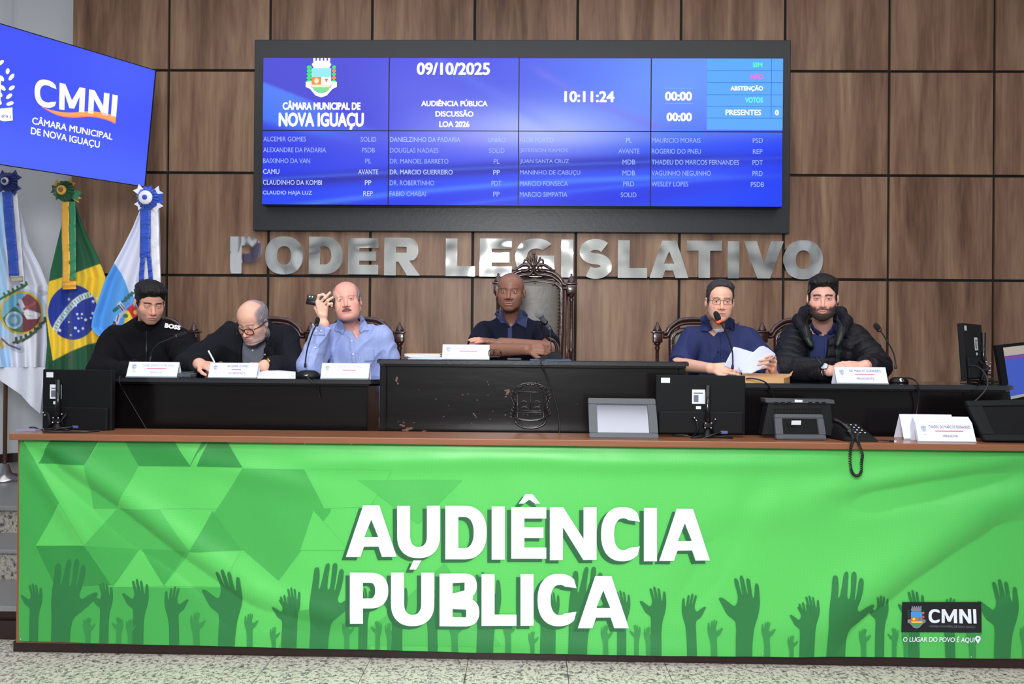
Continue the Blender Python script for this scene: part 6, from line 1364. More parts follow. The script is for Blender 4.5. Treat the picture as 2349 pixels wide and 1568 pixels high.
# ------------------------------------------------------------------ carved chairs
SEAT = 1.035
def chair(xl, xr, ycap, ytop, Y, label, grand=False, zseat=SEAT):
    pl_, pr_ = at(xl, ycap, Y), at(xr, ycap, Y); x0, x1 = pl_.x, pr_.x; cx = (x0+x1)/2; hw = (x1-x0)/2; zc_ = (pl_.z+pr_.z)/2; rise = at(cx and (xl+xr)/2, ytop, Y).z-zc_
    t = thing('armchair' if grand else 'carved_chair', (cx, Y, PLAT), label, 'chair', None if grand else 'carved chairs behind the desks'); k = 1.0
    for sd, x in ((-1, x0), (1, x1)):
        bm = bmesh.new(); B(bm, x-.030, x+.030, Y-.03, Y+.03, zc_-.075, zc_-.012, .004); B(bm, x-.038, x+.038, Y-.038, Y+.038, zc_-.012, zc_, .003)
        zb = zseat-.05; H_ = zc_-.075-zb
        lathe(bm, [(.022, H_), (.022, H_-.01), (.012, H_-.02), (.017, H_-.035), (.012, H_-.05), (.011, H_*.62), (.017, H_*.60), (.012, H_*.58), (.012, H_*.25), (.018, H_*.22), (.012, H_*.19), (.016, 0)], (x, Y, zb), 12)
        keep(bm_obj('back_post', bm, M_chair, None, True), t)
        bm = bmesh.new(); s_ = 1.0
        lathe(bm, [(.030, 0), (.026, .012), (.020, .028), (.013, .040), (.006, .046), (.009, .053), (.004, .060), (.001, .062)], (x, Y, zc_), 12); keep(bm_obj('finial', bm, M_chair, None, True), t)
    def arch(h, w, zb, zt, n=6):
        pts = [(-w, zb), (-w*.90, zb+.02*(zt-zb)), (-w*.80, zb+.42*(zt-zb)), (-w*.55, zb+.86*(zt-zb)), (-w*.25, zb+.99*(zt-zb)), (0, zt)]; pts += [(-x, z) for x, z in pts[-2::-1]]; return spline([(cx+x, h, z) for x, z in pts], n)
    bm = bmesh.new()
    tube(bm, arch(Y-.008, hw*.86, zc_-.012, zc_+rise), .016, 8); tube(bm, arch(Y-.014, hw*.84, zc_-.036, zc_+rise-.026), .010, 8); tube(bm, arch(Y+.004, hw*.85, zc_-.03, zc_+rise-.013), .018, 8)
    keep(bm_obj('arched_rail', bm, M_chair, None, True), t)
    # inner frame following the padded panel
    ptop = zc_+rise-.062; psh = zc_-.055; pw_ = hw*(.74 if grand else .66); pb_ = zseat+.03
    prof = []
    N = 40
    for i in range(N+1):
        v = i/N; z = pb_+(ptop-pb_)*v; zz = (ptop-z)/(ptop-psh)
        w_ = pw_*(math.sqrt(max(0, 1-(1-zz)**2.4)) if z > psh else (1-.22*((psh-z)/(psh-pb_))**2))
        prof.append((w_, z))
    path = [(cx-w_, Y-.012, z) for w_, z in prof]+[(cx+w_, Y-.012, z) for w_, z in prof[::-1]]
    bm = bmesh.new(); tube(bm, path, .019, 8); tube(bm, [(x+(cx-x)*.05, y-.012, z) for x, y, z in path], .008, 6); keep(bm_obj('panel_frame', bm, M_chair, None, True), t)
    V = []; nu = 15
    for w_, z in prof:
        for j in range(nu): u = 2*j/(nu-1)-1; V.append((cx+u*w_, Y-.008-.028*math.sqrt(max(0, 1-u*u))*min(1, w_/(pw_*.5)), z))
    Fc = [(i*nu+j, i*nu+j+1, (i+1)*nu+j+1, (i+1)*nu+j) for i in range(N) for j in range(nu-1)]
    V += [(x, Y+.02, z) for (x, y, z) in V]; n2 = (N+1)*nu; Fc += [tuple(a+n2 for a in f[::-1]) for f in Fc]; keep(mesh_obj('back_pad', V, Fc, M_leather, None, True), t)
    if grand:
        bm = bmesh.new(); L = 0; last = Vector(path[0])
        for p in path:
            p = Vector(p)
            if (p-last).length > .022 and abs(p.x-cx) < hw:
                q = p+(Vector((cx, p.y, min(p.z, ptop-.08)))-p).normalized()*.022; bmesh.ops.create_icosphere(bm, subdivisions=1, radius=.006, matrix=Matrix.Translation((q.x, Y-.035, q.z))); last = p
        o = bm_obj('stud_trim', bm, mat('dark_brass', (96, 76, 52), .35, .8), None, True); o['kind'] = 'stuff'; keep(o, t)
        for sd in (-1, 1): keep(tube_obj('side_stile', [(cx+sd*hw*.90, Y, zseat), (cx+sd*hw*.88, Y, zc_-.04)], .010, M_chair, None, 8), t)
        bm = bmesh.new(); g = lambda X, Yp, d=0: at(1060+X/6.03, 570+Yp/6.03, Y-.02-d)
        def S(p, r, d=0.01): tube(bm, spline([g(x, y, d) for x, y in p], 4), r if not isinstance(r, tuple) else [r[0]+(r[1]-r[0])*i/(4*(len(p)-1)) for i in range(4*(len(p)-1)+1)], 6)
        S([(990,260),(992,160),(992,75)], (.016,.006)); S([(970,75),(992,60),(1018,75)], .006)
        for sd in (-1, 1):
            m_ = lambda p: [(990+sd*(x-990), y) for x, y in p]
            S(m_([(990,210),(955,160),(942,105)]), (.012,.004)); S(m_([(990,220),(925,185),(905,135),(890,120)]), (.012,.004)); S(m_([(965,235),(910,210),(868,215),(858,185),(870,155),(900,158),(905,182)]), (.011,.006))
            S(m_([(950,250),(900,225),(840,228),(800,250),(745,285),(690,305)]), (.014,.007)); S(m_([(950,270),(925,275),(905,300),(860,312),(820,305)]), (.012,.006)); S(m_([(800,250),(765,265),(740,262)]), (.008,.004)); S(m_([(985,290),(965,330),(915,372),(890,360)]), (.012,.005))
        S([(985,250),(1000,310),(1012,345),(1030,378)], (.018,.004)); 
        bmesh.ops.create_icosphere(bm, subdivisions=2, radius=.020, matrix=Matrix.Translation(g(975, 215, .015))@Matrix.Diagonal((1, .7, 1.2, 1)))
        for i in range(5): a = PI*(.2+.15*i); S([(990,240),(990+65*math.cos(a),240-70*math.sin(a))], (.010,.005), .02)
        keep(bm_obj('carved_crest', bm, M_chair, None, True), t)
    sw_ = hw+.03
    bm = bmesh.new(); B(bm, cx-sw_+.02, cx+sw_-.02, Y-.47, Y-.02, zseat-.07, zseat-.004, .025); keep(bm_obj('seat', bm, M_leather, None, True), t)
    keep(box('seat_rail', cx-sw_, cx+sw_, Y-.48, Y+.02, zseat-.13, zseat-.07, M_chair, None, .006), t)
    for sx_ in (-1, 1):
        for yy in (Y-.45, Y): bm = bmesh.new(); H_ = zseat-.13-PLAT; lathe(bm, [(.022, 0), (.014, .03), (.020, H_*.4), (.026, H_*.8), (.028, H_)], (cx+sx_*(sw_-.03), yy, PLAT), 10); keep(bm_obj('leg', bm, M_chair, None, True), t)
    if grand:
        for sx_ in (-1, 1): keep(tube_obj('armrest', spline([(cx+sx_*(sw_), Y, zseat+.24), (cx+sx_*(sw_+.015), Y-.2, zseat+.22), (cx+sx_*(sw_+.01), Y-.36, zseat+.21)], 5), .02, M_chair), t)
    return t
chair(1143, 1311, 648, 621, 5.02, 'tall carved armchair with a scrolled crest and grey leather back, centre', True)
chair(262, 445, 758, 730, 5.02, 'carved chair behind the young man in the black zipped jacket')
chair(530, 713, 759, 731, 5.02, 'carved chair behind the grey-haired man in the blazer')
chair(735, 917, 759, 731, 5.02, 'carved chair behind the man in the pale blue shirt')
chair(1508, 1693, 760, 732, 5.02, 'carved chair behind the man with the loose papers')
chair(1748, 1935, 760, 733, 5.02, 'carved chair behind the man in the quilted jacket')
# ------------------------------------------------------------------ name plates
INK = mat('blue_ink', (66, 74, 140), .7, bump=.02); INKR = mat('pink_ink', (236, 110, 140), .7, bump=.02); INKL = mat('pale_ink', (150, 160, 205), .7, bump=.02); INKK = mat('dark_ink', (50, 54, 70), .7, bump=.02)
M_acr = mat('acrylic_edge', (150, 158, 168), .15); M_card = mat('glossy_card', (226, 230, 246), .35, bump=.02)
CM = dict(b=mat('ink_sky', (110, 165, 220), .6, bump=.02), o=mat('ink_orange', (240, 150, 120), .6, bump=.02), w=mat('ink_pale', (196, 204, 226), .6, bump=.02), gg=mat('ink_green', (140, 190, 190), .6, bump=.02), g=mat('ink_leaf', (120, 150, 190), .6, bump=.02))
def nameplate(bx, Y, z, l1, l2, label, ink1=INK, group=None, b1=(.28, .9), txt=True, skew=0.0, mat_=None):
    """folded card: front face from photo pixels bx=(x0,ytop,x1,ybottom)"""
    p0, p1 = at(bx[0], bx[3], Y), at(bx[2], bx[3], Y); h = (at((bx[0]+bx[2])/2, bx[1], Y).z-z); zb = z; dy = h*.42; x0, x1 = p0.x, p1.x; sk = skew*(x1-x0)
    t = thing('nameplate', ((x0+x1)/2, Y+dy, z), label, 'nameplate', group); th = .0022
    F = lambda u, v, o=0.0: Vector((x0+sk*(1-v)*0+(x1-x0)*u+sk*(1-v), Y+dy*(1-v)-o, zb+h*(1-v)+o*.4))
    def slab(nm, a, b, c, d, m, e): V = [a, b, c, d]+[q+e for q in (a, b, c, d)]; keep(mesh_obj(nm, V, [(0,1,2,3),(7,6,5,4),(0,4,5,1),(1,5,6,2),(2,6,7,3),(3,7,4,0)], m), t)
    slab('front_leaf', F(0, 0), F(1, 0), F(1, 1), F(0, 1), mat_ or M_card, Vector((0, th, 0)))
    Bk = lambda u, v: Vector((x0+(x1-x0)*u+sk*(1-v), Y+dy+dy*v*1.05, zb+h*(1-v)))
    slab('back_leaf', Bk(0, 0), Bk(1, 0), Bk(1, 1), Bk(0, 1), mat_ or M_card, Vector((0, -th*.6, 0)))
    slab('acrylic_lip', F(0, .955, .002), F(1, .955, .002), F(1, 1, .002), F(0, 1, .002), M_acr, Vector((0, -.003, 0)))
    if txt:
        G = lambda x, y: F(x, y, .0012)
        keep(text_obj('lettering', l1, (b1[0], .16, b1[1], .31), G, ink1, None, 0), t)
        keep(flat_poly('line', [R_(b1[0]+.10, .42, b1[1]-.14, .475)], G, INKR), t)
        w2 = min(.40, .034*len(l2)); c_ = (b1[0]+b1[1])/2-.02
        keep(text_obj('lettering', l2, (c_-w2/2, .64, c_+w2/2, .76), G, ink1, None, 0), t)
        crest(lambda l, m, mp, n: keep(flat_poly(n, l, mp, m), t), .125, .32, .045, .17, lambda x, y, k: F(x, y, .0012+.0002*k), CM)
        keep(text_obj('lettering', 'CMNI', (.09, .60, .165, .68), G, INKL, None, 0), t)
    return t
nameplate((289, 830, 405, 864), 4.17, ZL, 'DANIELZINHO DA PADARIA', 'VEREADOR', 'white nameplate in front of the man in the zipped jacket, far left', INKL)
nameplate((477, 832, 588, 866), 4.17, ZL, 'ALCEMIR GOMES', '1º VICE-PRESIDENTE', 'white nameplate in front of the man writing in the blazer', INK, None, (.36, .80))
nameplate((735, 833, 845, 868), 4.17, ZL, 'MAURICIO MORAIS', 'VEREADOR', 'white nameplate in front of the man in the pale blue shirt', INKL, None, (.34, .86))
nameplate((1014, 790, 1122, 823), 4.10, ZM, 'VAGUINHO NEGUINHO', '1º VICE-PRESIDENTE', 'white nameplate on the raised central desk', INKL, None, (.26, .88))
nameplate((1920, 842, 2038, 876), 4.17, ZR, 'DR. MARCIO GUERREIRO', 'PRESIDENTE', 'white nameplate in front of the man in the quilted jacket', INK, None, (.28, .9))
for k in range(6): nameplate((2104+k*.8, 957+k*2.6, 2234+k*1.2, 1003), 3.845-k*.006, cz, 'THADEU DO MARCOS FERNANDES', 'VEREADOR', ('white nameplate on top of the pile of cards on the counter' if k == 5 else 'white folded card nested in the pile under the top nameplate'), INKK, 'pile of nameplates on the counter', (.22, .95), k == 5)
nameplate((2074, 952, 2195, 1003), 3.90, cz, 'VEREADOR', 'VEREADOR', 'white nameplate half hidden behind the pile of cards on the counter', INKL, None, (.3, .6), False, 0.0); 
# ------------------------------------------------------------------ microphones
M_foam = mat('foam_windshield', (26, 26, 28), .95, bump=.8, bscale=500); M_ledr = mat('red_light_ring', (255, 70, 40), .4, emit=3.0)
def dome(bm, c, rx, ry, h, n=20, m=6):
    rings = []
    for i in range(m+1):
        a = PI/2*i/m; r = math.cos(a)**.6 if i < m else 0.0; rings.append([bm.verts.new((c[0]+rx*r*math.cos(2*PI*k/n), c[1]+ry*r*math.sin(2*PI*k/n), c[2]+h*math.sin(a))) for k in range(n)] if i < m else [bm.verts.new((c[0], c[1], c[2]+h))])
    for i in range(m-1):
        for k in range(n): bm.faces.new((rings[i][k], rings[i][(k+1)%n], rings[i+1][(k+1)%n], rings[i+1][k]))
    for k in range(n): bm.faces.new((rings[m-1][k], rings[m-1][(k+1)%n], rings[m][0]))
    bm.faces.new(rings[0][::-1])
def gooseneck(bx, by, Y, z, rx, neck, head, label, lit=False, hr=.0135, yh=None):
    c = at(bx, by, Y); c.z = z; t = thing('desk_microphone', c, label, 'microphone')
    bm = bmesh.new(); dome(bm, c, rx, rx*.75, rx*.62); keep(bm_obj('base', bm, M_black, None, True), t)
    bm = bmesh.new(); Mx = Matrix.Translation(c+Vector((0, -rx*.62, rx*.30)))@Matrix.Rotation(math.radians(60), 4, 'X'); lathe(bm, [(.014, -.004), (.014, .001), (.011, .003)], (0, 0, 0), 14, Mx); keep(bm_obj('talk_button', bm, M_steel, None, True), t)
    pts = [at(x, y, yy) for x, y, yy in neck]; sp = spline(pts, 6); n = len(sp); keep(tube_obj('gooseneck', sp, [.0075 if i < n*.16 else .0040 for i in range(n)], M_cable, None, 8), t)
    a, b = at(*head[0]), at(*head[1]); d = (b-a).normalized(); L = (b-a).length
    prof = [(.006, 0), (hr*.8, L*.05), (hr, L*.3), (hr*1.02, L*.6), (hr*.8, L*.88), (hr*.35, L)]; Mx = Matrix.Translation(a)@d.to_track_quat('Z', 'Y').to_matrix().to_4x4(); bm = bmesh.new(); lathe(bm, prof, (0, 0, 0), 16, Mx); keep(bm_obj('foam_head', bm, M_foam, None, True), t)
    bm = bmesh.new(); lathe(bm, [(hr*.75, -.006), (hr*.92, -.004), (hr*.98, .006), (hr*.7, .008)], (0, 0, 0), 16, Mx); keep(bm_obj('light_ring', bm, M_ledr if lit else mat('ring_off', (70, 30, 32), .4), None, True), t)
    return t
gooseneck(707, 852, 4.28, ZL, .068, [(700, 842, 4.28), (701, 825, 4.27), (705, 800, 4.26), (716, 765, 4.24), (725, 746, 4.23)], [(725.5, 745, 4.23), (730, 727, 4.22)], 'black gooseneck microphone in front of the man in the pale blue shirt')
gooseneck(1678, 854, 4.22, ZR, .062, [(1680, 846, 4.22), (1681, 828, 4.21), (1679, 802, 4.2), (1667, 765, 4.18), (1652, 738, 4.17)], [(1650, 736, 4.17), (1640, 714, 4.16)], 'black gooseneck microphone with a glowing red ring by the man with papers', True, .0165)
gooseneck(2062, 858, 4.32, ZR, .052, [(2055, 846, 4.32), (2054, 830, 4.32), (2049, 808, 4.32), (2034, 780, 4.32), (2019, 758, 4.32)], [(2018, 757, 4.32), (2006, 742, 4.32)], 'black gooseneck microphone at the right of the man in the quilted jacket', False, .0155)
gooseneck(330, 853, 4.42, ZL, .04, [(344, 828, 4.36), (347, 815, 4.36), (352, 800, 4.35), (366, 787, 4.34), (385, 779, 4.34), (405, 771, 4.34)], [(405, 771, 4.34), (430, 764, 4.34)], 'thin black gooseneck microphone crossing the black zipped jacket', False, .013)
c = at(1613, 862, 4.30); c.z = ZR; bm = bmesh.new(); dome(bm, c, .046, .036, .036); t = bm_obj('conference_microphone', bm, M_black, None, True); tag(t, 'small black domed microphone unit left of the lit microphone', 'microphone')
# hand microphone clipped on a stand on the central desk
t = thing('handheld_microphone', at(1265, 822, 4.2), 'silver and grey vocal microphone clipped to a curved black arm on the central desk', 'microphone')
a, b = at(1258, 750, 4.16), at(1231, 712, 4.10); d = (b-a).normalized(); L = (b-a).length; Mx = Matrix.Translation(a)@d.to_track_quat('Z', 'Y').to_matrix().to_4x4()
bm = bmesh.new(); lathe(bm, [(.009, 0), (.0105, .004), (.0105, .012), (.0115, .02), (.0145, L*.55), (.0175, L*.68), (.019, L*.70)], (0, 0, 0), 16, Mx); keep(bm_obj('handle', bm, mat('grey_enamel', (92, 98, 108), .35, .3), None, True), t)
bm = bmesh.new(); lathe(bm, [(.019, L*.70), (.0235, L*.74), (.0235, L*.77)]+[(.0235*math.cos(q_*PI/12), L*.78+.0235*math.sin(q_*PI/12)) for q_ in range(6)], (0, 0, 0), 18, Mx); keep(bm_obj('grille', bm, mat('wire_grille', (150, 152, 158), .4, .6, bump=.8, bscale=700), None, True), t)
bm = bmesh.new(); lathe(bm, [(.0075, -.022), (.0085, -.02), (.0085, 0), (.006, .004)], (0, 0, 0), 12, Mx); keep(bm_obj('plug', bm, M_steel, None, True), t)
keep(tube_obj('cable', spline([a-d*.02, at(1262, 772, 4.15), at(1264, 792, 4.14), at(1264, 806, 4.13), at(1254, 820, 4.08), at(1238, 824, 4.05)], 6), .0028, M_cable), t)
u_ = thing('microphone_stand', at(1265, 822, 4.2), 'black curved arm stand with a triangular base under the vocal microphone', 'stand')
keep(tube_obj('arm', spline([at(1240, 742, 4.17), at(1243, 755, 4.18), at(1250, 769, 4.19), at(1260, 779, 4.2), at(1271, 784, 4.21), at(1276, 794, 4.21), at(1277, 808, 4.21)], 6), .0075, M_black), u_)
keep(tube_obj('clip', [at(1244, 733, 4.14), at(1252, 742, 4.15)], .017, M_black, None, 10), u_)
c = at(1266, 820, 4.2); V = [(c.x-.085, 4.12, ZM+.004), (c.x+.055, 4.12, ZM+.004), (c.x+.055, 4.28, ZM+.004), (c.x-.085, 4.28, ZM+.004), (c.x+.005, 4.17, ZM+.045), (c.x+.045, 4.17, ZM+.045), (c.x+.045, 4.24, ZM+.045), (c.x+.005, 4.24, ZM+.045)]
keep(mesh_obj('base', V, [(3,2,1,0),(4,5,6,7),(0,1,5,4),(1,2,6,5),(2,3,7,6),(3,0,4,7)], M_black), u_)
tag(box('blue_folder', c.x-.12, c.x+.10, 4.09, 4.30, ZM, ZM+.004, mat('blue_card', (36, 80, 128), .5, bump=.02)), 'thin blue folder lying under the microphone stand', 'folder')
# ------------------------------------------------------------------ papers and small things on the desks
def sheet(name, P, m, label, cat, Yfn, th=.0008, g=6, parent=None):
    o = flat_poly(name, [P], lambda x, y: at(x, y, Yfn(x, y)), m, None, g); md = o.modifiers.new('thickness', 'SOLIDIFY'); md.thickness = th
    for p_ in o.data.polygons: p_.use_smooth = True
    return tag(o, label, cat)
M_pap = mat('paper_cool', (206, 212, 244), .75, bump=.04, bscale=30); M_kraft = mat('kraft_paper', (196, 152, 106), .7, bump=.15, bscale=60); M_yel = mat('yellow_folder', (222, 192, 90), .6, bump=.05)
sheet('paper_sheet', [(1683, 795), (1690, 796), (1730, 808), (1716, 826), (1703, 856), (1688, 850), (1661, 839)], M_pap, 'white sheet of paper held nearer the microphone', 'paper', lambda x, y: 4.25+.03*math.sin((x-1660)/22))
sheet('paper_sheet', [(1693, 842), (1728, 807), (1742, 795), (1751, 793), (1762, 798), (1778, 811), (1779, 815), (1746, 846), (1724, 856), (1703, 857)], M_pap, 'white folded sheet of paper gripped in the right-hand fist', 'paper', lambda x, y: 4.235-.035*math.sin((x-1690)/30))
def flat(name, P, z, h, m, label, cat):
    V = [onz(x, y, z) for x, y in P]; n = len(V); V = V+[v+Vector((0, 0, h)) for v in V]
    return tag(mesh_obj(name, V, [tuple(range(n))[::-1], tuple(range(n, 2*n))]+[(i, (i+1) % n, n+(i+1) % n, n+i) for i in range(n)], m), label, cat)
def wedge(name, P, zb, m, label, cat):
    V = [at(x, y, yy) for x, y, yy in P]; n = len(V); V = V+[Vector((v.x, v.y, zb)) for v in V]
    return tag(mesh_obj(name, V, [tuple(range(n)), tuple(range(n, 2*n))[::-1]]+[((i+1) % n, i, n+i, n+(i+1) % n) for i in range(n)], m), label, cat)
wedge('paper_sheet', [(590, 866, 4.14), (640, 866, 4.14), (662, 861, 4.17), (678, 858, 4.2), (678, 852, 4.30), (602, 846, 4.34), (590, 848, 4.34)], ZL, M_white, 'large white sheet lying between the blazer man and the microphone base', 'paper')
k_ = wedge('envelope', [(1702, 866, 4.16), (1798, 868, 4.16), (1812, 857, 4.30), (1702, 855, 4.32)], ZR, M_kraft, 'brown kraft envelope on the right desk under the papers', 'envelope')
o = flat_poly('flap', [[(1788, 868), (1802, 864), (1812, 856), (1819, 850), (1815, 861), (1800, 868)]], lambda x, y: at(x, y, 4.22), M_kraft); md = o.modifiers.new('t', 'SOLIDIFY'); md.thickness = .001; o.parent = k_
c0, c1 = at(930, 820, 4.12), at(1012, 820, 4.12); rs = np.random.RandomState(5)
for k in range(7):
    dx, a = rs.normal()*.006, rs.normal()*.03; wd = c1.x-c0.x; Mx = Matrix.Translation(((c0.x+c1.x)/2+dx+(.012 if k < 3 else 0), 4.20, ZM+.0045*k))@Matrix.Rotation(a, 4, 'Z')
    o = box('paper_stack' if k < 6 else 'folder', -wd/2, wd/2, -.075, .075, 0, .0042 if k < 6 else .002, M_pap if k < 6 else M_yel, None, .0008, Mx)
    tag(o, 'white bundle of sheets in the pile at the left of the central desk' if k < 6 else 'yellow folder topmost of the paper pile on the central desk', 'papers' if k < 6 else 'folder', 'bundles of paper on the central desk' if k < 6 else None)
t = thing('eyeglasses', at(1138, 822, 4.10), 'folded dark eyeglasses on the central desk right of the nameplate', 'glasses')
for (x, w_) in ((1128, 8), (1140, 9)):
    keep(tube_obj('rim', [at(x+w_*.9*math.copysign(abs(math.cos(2*PI*i/20))**.7, math.cos(2*PI*i/20)), 810+8.5*math.copysign(abs(math.sin(2*PI*i/20))**.7, math.sin(2*PI*i/20)), 4.11) for i in range(21)], .0022, M_black2, None, 6), t)
keep(tube_obj('temple', [at(1149, 806, 4.11), at(1152, 818, 4.2), at(1120, 820, 4.2)], .002, M_black2), t)
c = at(1180, 820, 4.14); t = thing('phone_lying', (c.x, 4.16, ZM), 'dark mobile phone lying flat in front of the folded arms', 'phone'); keep(box('case', c.x-.038, c.x+.038, 4.10, 4.22, ZM, ZM+.009, mat('slate_plastic', (52, 58, 66), .3), None, .003), t); keep(box('screen', c.x-.034, c.x+.034, 4.105, 4.215, ZM+.009, ZM+.0096, M_black2), t)
c = at(426, 858, 4.2); t = thing('glass_ashtray', (c.x, 4.22, ZL), 'small clear glass block on the left desk between two nameplates', 'glass'); M_gl = mat('clear_glass', (150, 165, 175), .08); M_gl.node_tree.nodes['Principled BSDF'].inputs['Transmission Weight'].default_value = .8
keep(box('bowl', c.x-.036, c.x+.036, 4.18, 4.26, ZL, ZL+.022, M_gl, None, .004), t); keep(box('rim', c.x-.026, c.x+.026, 4.19, 4.25, ZL+.022, ZL+.030, M_gl, None, .003), t)
# ------------------------------------------------------------------ cables
def cable(pts, r, label, name='cable'):
    return tag(tube_obj(name, spline(pts, 8), r, M_cable, None, 8), label, 'cable')
cable([at(1240, 826, 4.022), at(1243, 838, 4.018), at(1254, 862, 4.045), at(1268, 898, 4.055), at(1279, 940, 4.06), at(1283, 970, 4.06), at(1283, 1000, 4.055)], .0042, 'thick black cable running down the front of the central desk')
cable([at(703, 862, 4.14), at(708, 868, 4.088), at(720, 880, 4.085), at(728, 894, 4.12), at(735, 912, 4.135)], .0035, 'short black cable hanging over the left desk edge below the microphone')
cable([at(276, 862, 4.14), at(273, 868, 4.088), at(276, 882, 4.085), at(285, 898, 4.12), at(310, 940, 4.135), at(337, 985, 4.13)], .0022, 'thin grey cable down the left desk beside the monitor')
cable([at(1712, 868, 4.12), at(1730, 868, 4.09), at(1755, 876, 4.085), at(1768, 892, 4.10), at(1776, 915, 4.12), at(1778, 935, 4.12)], .0040, 'black cable looping over the right desk edge beside the central monitor')
cable([at(2078, 866, 4.28), at(2090, 868, 4.15), at(2103, 876, 4.085), at(2108, 900, 4.10), at(2105, 930, 4.12), at(2100, 960, 4.12)], .0042, 'black cable from the right microphone down to the nameplate pile')
cable([at(2222, 838, 4.2), at(2245, 842, 4.14), at(2262, 862, 4.08), at(2265, 885, 4.06), at(2252, 905, 4.06), at(2236, 920, 4.06)], .0045, 'black cable curving down from the monitor on the right desk')
# ------------------------------------------------------------------ monitors
M_mon = mat('monitor_black', (10, 11, 14), .6, bump=.2, bscale=1200, spec=.2); M_stk = mat('sticker_white', (214, 218, 226), .5, bump=.02); M_stg = mat('sticker_print', (96, 100, 116), .6, bump=.02)
def monitor(name, c, w, h, yaw, label, pole_dx, stand_z, tilt=0.0, stickers=True, base_w=.16, foot=True):
    """rear view of a flat monitor; c = centre of the panel, yaw in degrees"""
    t = thing(name, (c[0], c[1], stand_z), label, 'monitor'); Mx = Matrix.Translation(c)@Matrix.Rotation(math.radians(yaw), 4, 'Z')@Matrix.Rotation(math.radians(tilt), 4, 'X')
    Bx = lambda nm, a, m, bev=.002: keep(box(nm, *a, m, None, bev, Mx), t)
    Bx('back_shell', (-w/2, w/2, -.012, .018, -h/2, h/2), M_mon, .004); Bx('lower_hump', (-w/2+.012, w/2-.012, -.030, -.010, -h/2+.004, -h/2+h*.40), M_mon, .008)
    Bx('screen', (-w/2+.012, w/2-.012, .018, .0195, -h/2+.014, h/2-.012), M_black2, 0)
    S = lambda nm, x0, x1, z0, z1, m, y=-.0135: Bx(nm, (x0, x1, y, y+.0012, z0, z1), m, 0)
    S('sticker', -w*.445, -w*.345, h*.37, h*.455, M_stk)
    px_ = pole_dx
    S('label_sticker', px_-.072, px_-.012+.006, h*.02, h*.16+.03, M_stk); S('label_print', px_-.064, px_-.04, h*.05, h*.05+.035, M_stg, -.0142); S('label_print', px_-.064, px_-.018, h*.05+.042, h*.05+.048, M_stg, -.0142); S('small_sticker', px_-.052, px_-.026, -h*.07, -h*.02, M_stk)
    p = lambda x, y, z: Mx@Vector((x, y, z))
    bm = bmesh.new(); top = p(px_, -.045, h*.34); bot = Vector((top.x, top.y, stand_z+.01)); tube(bm, [bot, top], .0125, 14); keep(bm_obj('stand_pole', bm, M_black2, None, True), t)
    bm = bmesh.new()
    for zz in (-.10*h/.3, -.16*h/.3): B(bm, px_-.022, px_+.022, -.062, -.028, zz-.012, zz+.012, .003, Mx)
    tube(bm, [p(px_-.075, -.034, -.06), p(px_-.055, -.042, -.075), p(px_-.045, -.042, -.12), p(px_-.075, -.034, -.165 if h > .3 else -.15)], .008, 8); tube(bm, [p(px_+.04, -.034, -.07), p(px_+.02, -.045, -.1), p(px_+.03, -.034, -.15)], .007, 8)
    keep(bm_obj('clamp', bm, M_black, None, True), t)
    for (x, z) in ((px_-.013, -.088), (px_+.015, -.088), (px_-.016, -.112), (px_+.014, -.112), (px_-.070, -.062), (px_+.035, -.068), (px_-.06, -.075), (px_-.07, -.16)):
        bm = bmesh.new(); bmesh.ops.create_icosphere(bm, subdivisions=2, radius=.0052, matrix=Matrix.Translation(p(x, -.062, z))); keep(bm_obj('bolt', bm, M_steel, None, True), t)
    S('video_port', px_+.075, px_+.100, -.140, -.132, mat('port_blue', (60, 90, 190), .4), -.0315); S('port_rim', px_+.070, px_+.105, -.143, -.129, M_steel, -.0312)
    keep(tube_obj('cable', spline([p(px_+.072, -.034, -.137), p(px_+.03, -.07, -.14), p(px_-.01, -.075, -.155), p(px_-.05, -.06, -.165) if 1 else 0, Vector((p(px_-.12, -.05, 0).x, bot.y, stand_z+.012)), Vector((p(px_-.17, -.04, 0).x, bot.y+.03, stand_z+.008))], 6), .0035, M_cable), t)
    if foot:
        bm = bmesh.new(); 
        for dx, dy in ((-base_w*.55, -.045), (base_w*.75, -.03), (-base_w*.5, .07), (base_w*.5, .07)): tube(bm, [Vector((bot.x, bot.y, stand_z+.012)), Vector((bot.x+dx, bot.y+dy, stand_z+.005))], [.014, .009], 8, True, .5, (0, 0, 1))
        lathe(bm, [(.026, 0), (.024, .012), (.016, .03), (.014, .045)], (bot.x, bot.y, stand_z), 16); keep(bm_obj('stand_base', bm, M_black, None, True), t)
    return t
c0, c1 = at(1507, 860, 3.90), at(1711, 998, 3.90)
monitor('monitor', Vector(((c0.x+c1.x)/2, 3.93, (c0.z+c1.z)/2)), c1.x-c0.x+.002, c0.z-c1.z, 0, 'rear of a black monitor on the counter right of the centre', at(1622, 900, 3.9).x-(c0.x+c1.x)/2, cz)
c0, c1 = at(89, 847, 3.92), at(258, 990, 3.92)
monitor('monitor', Vector(((c0.x+c1.x)/2, 3.945, (c0.z+c1.z)/2)), (c1.x-c0.x), c0.z-c1.z, -6, 'rear of a black monitor at the left end of the counter', at(133, 900, 3.9).x-(c0.x+c1.x)/2, cz, 0, True, .10)
mc = at(2230, 806, 4.40); monitor('monitor', mc, .40, .315, 47, 'rear of a black monitor standing on the right desk', .085, ZR, -4, True, .10)
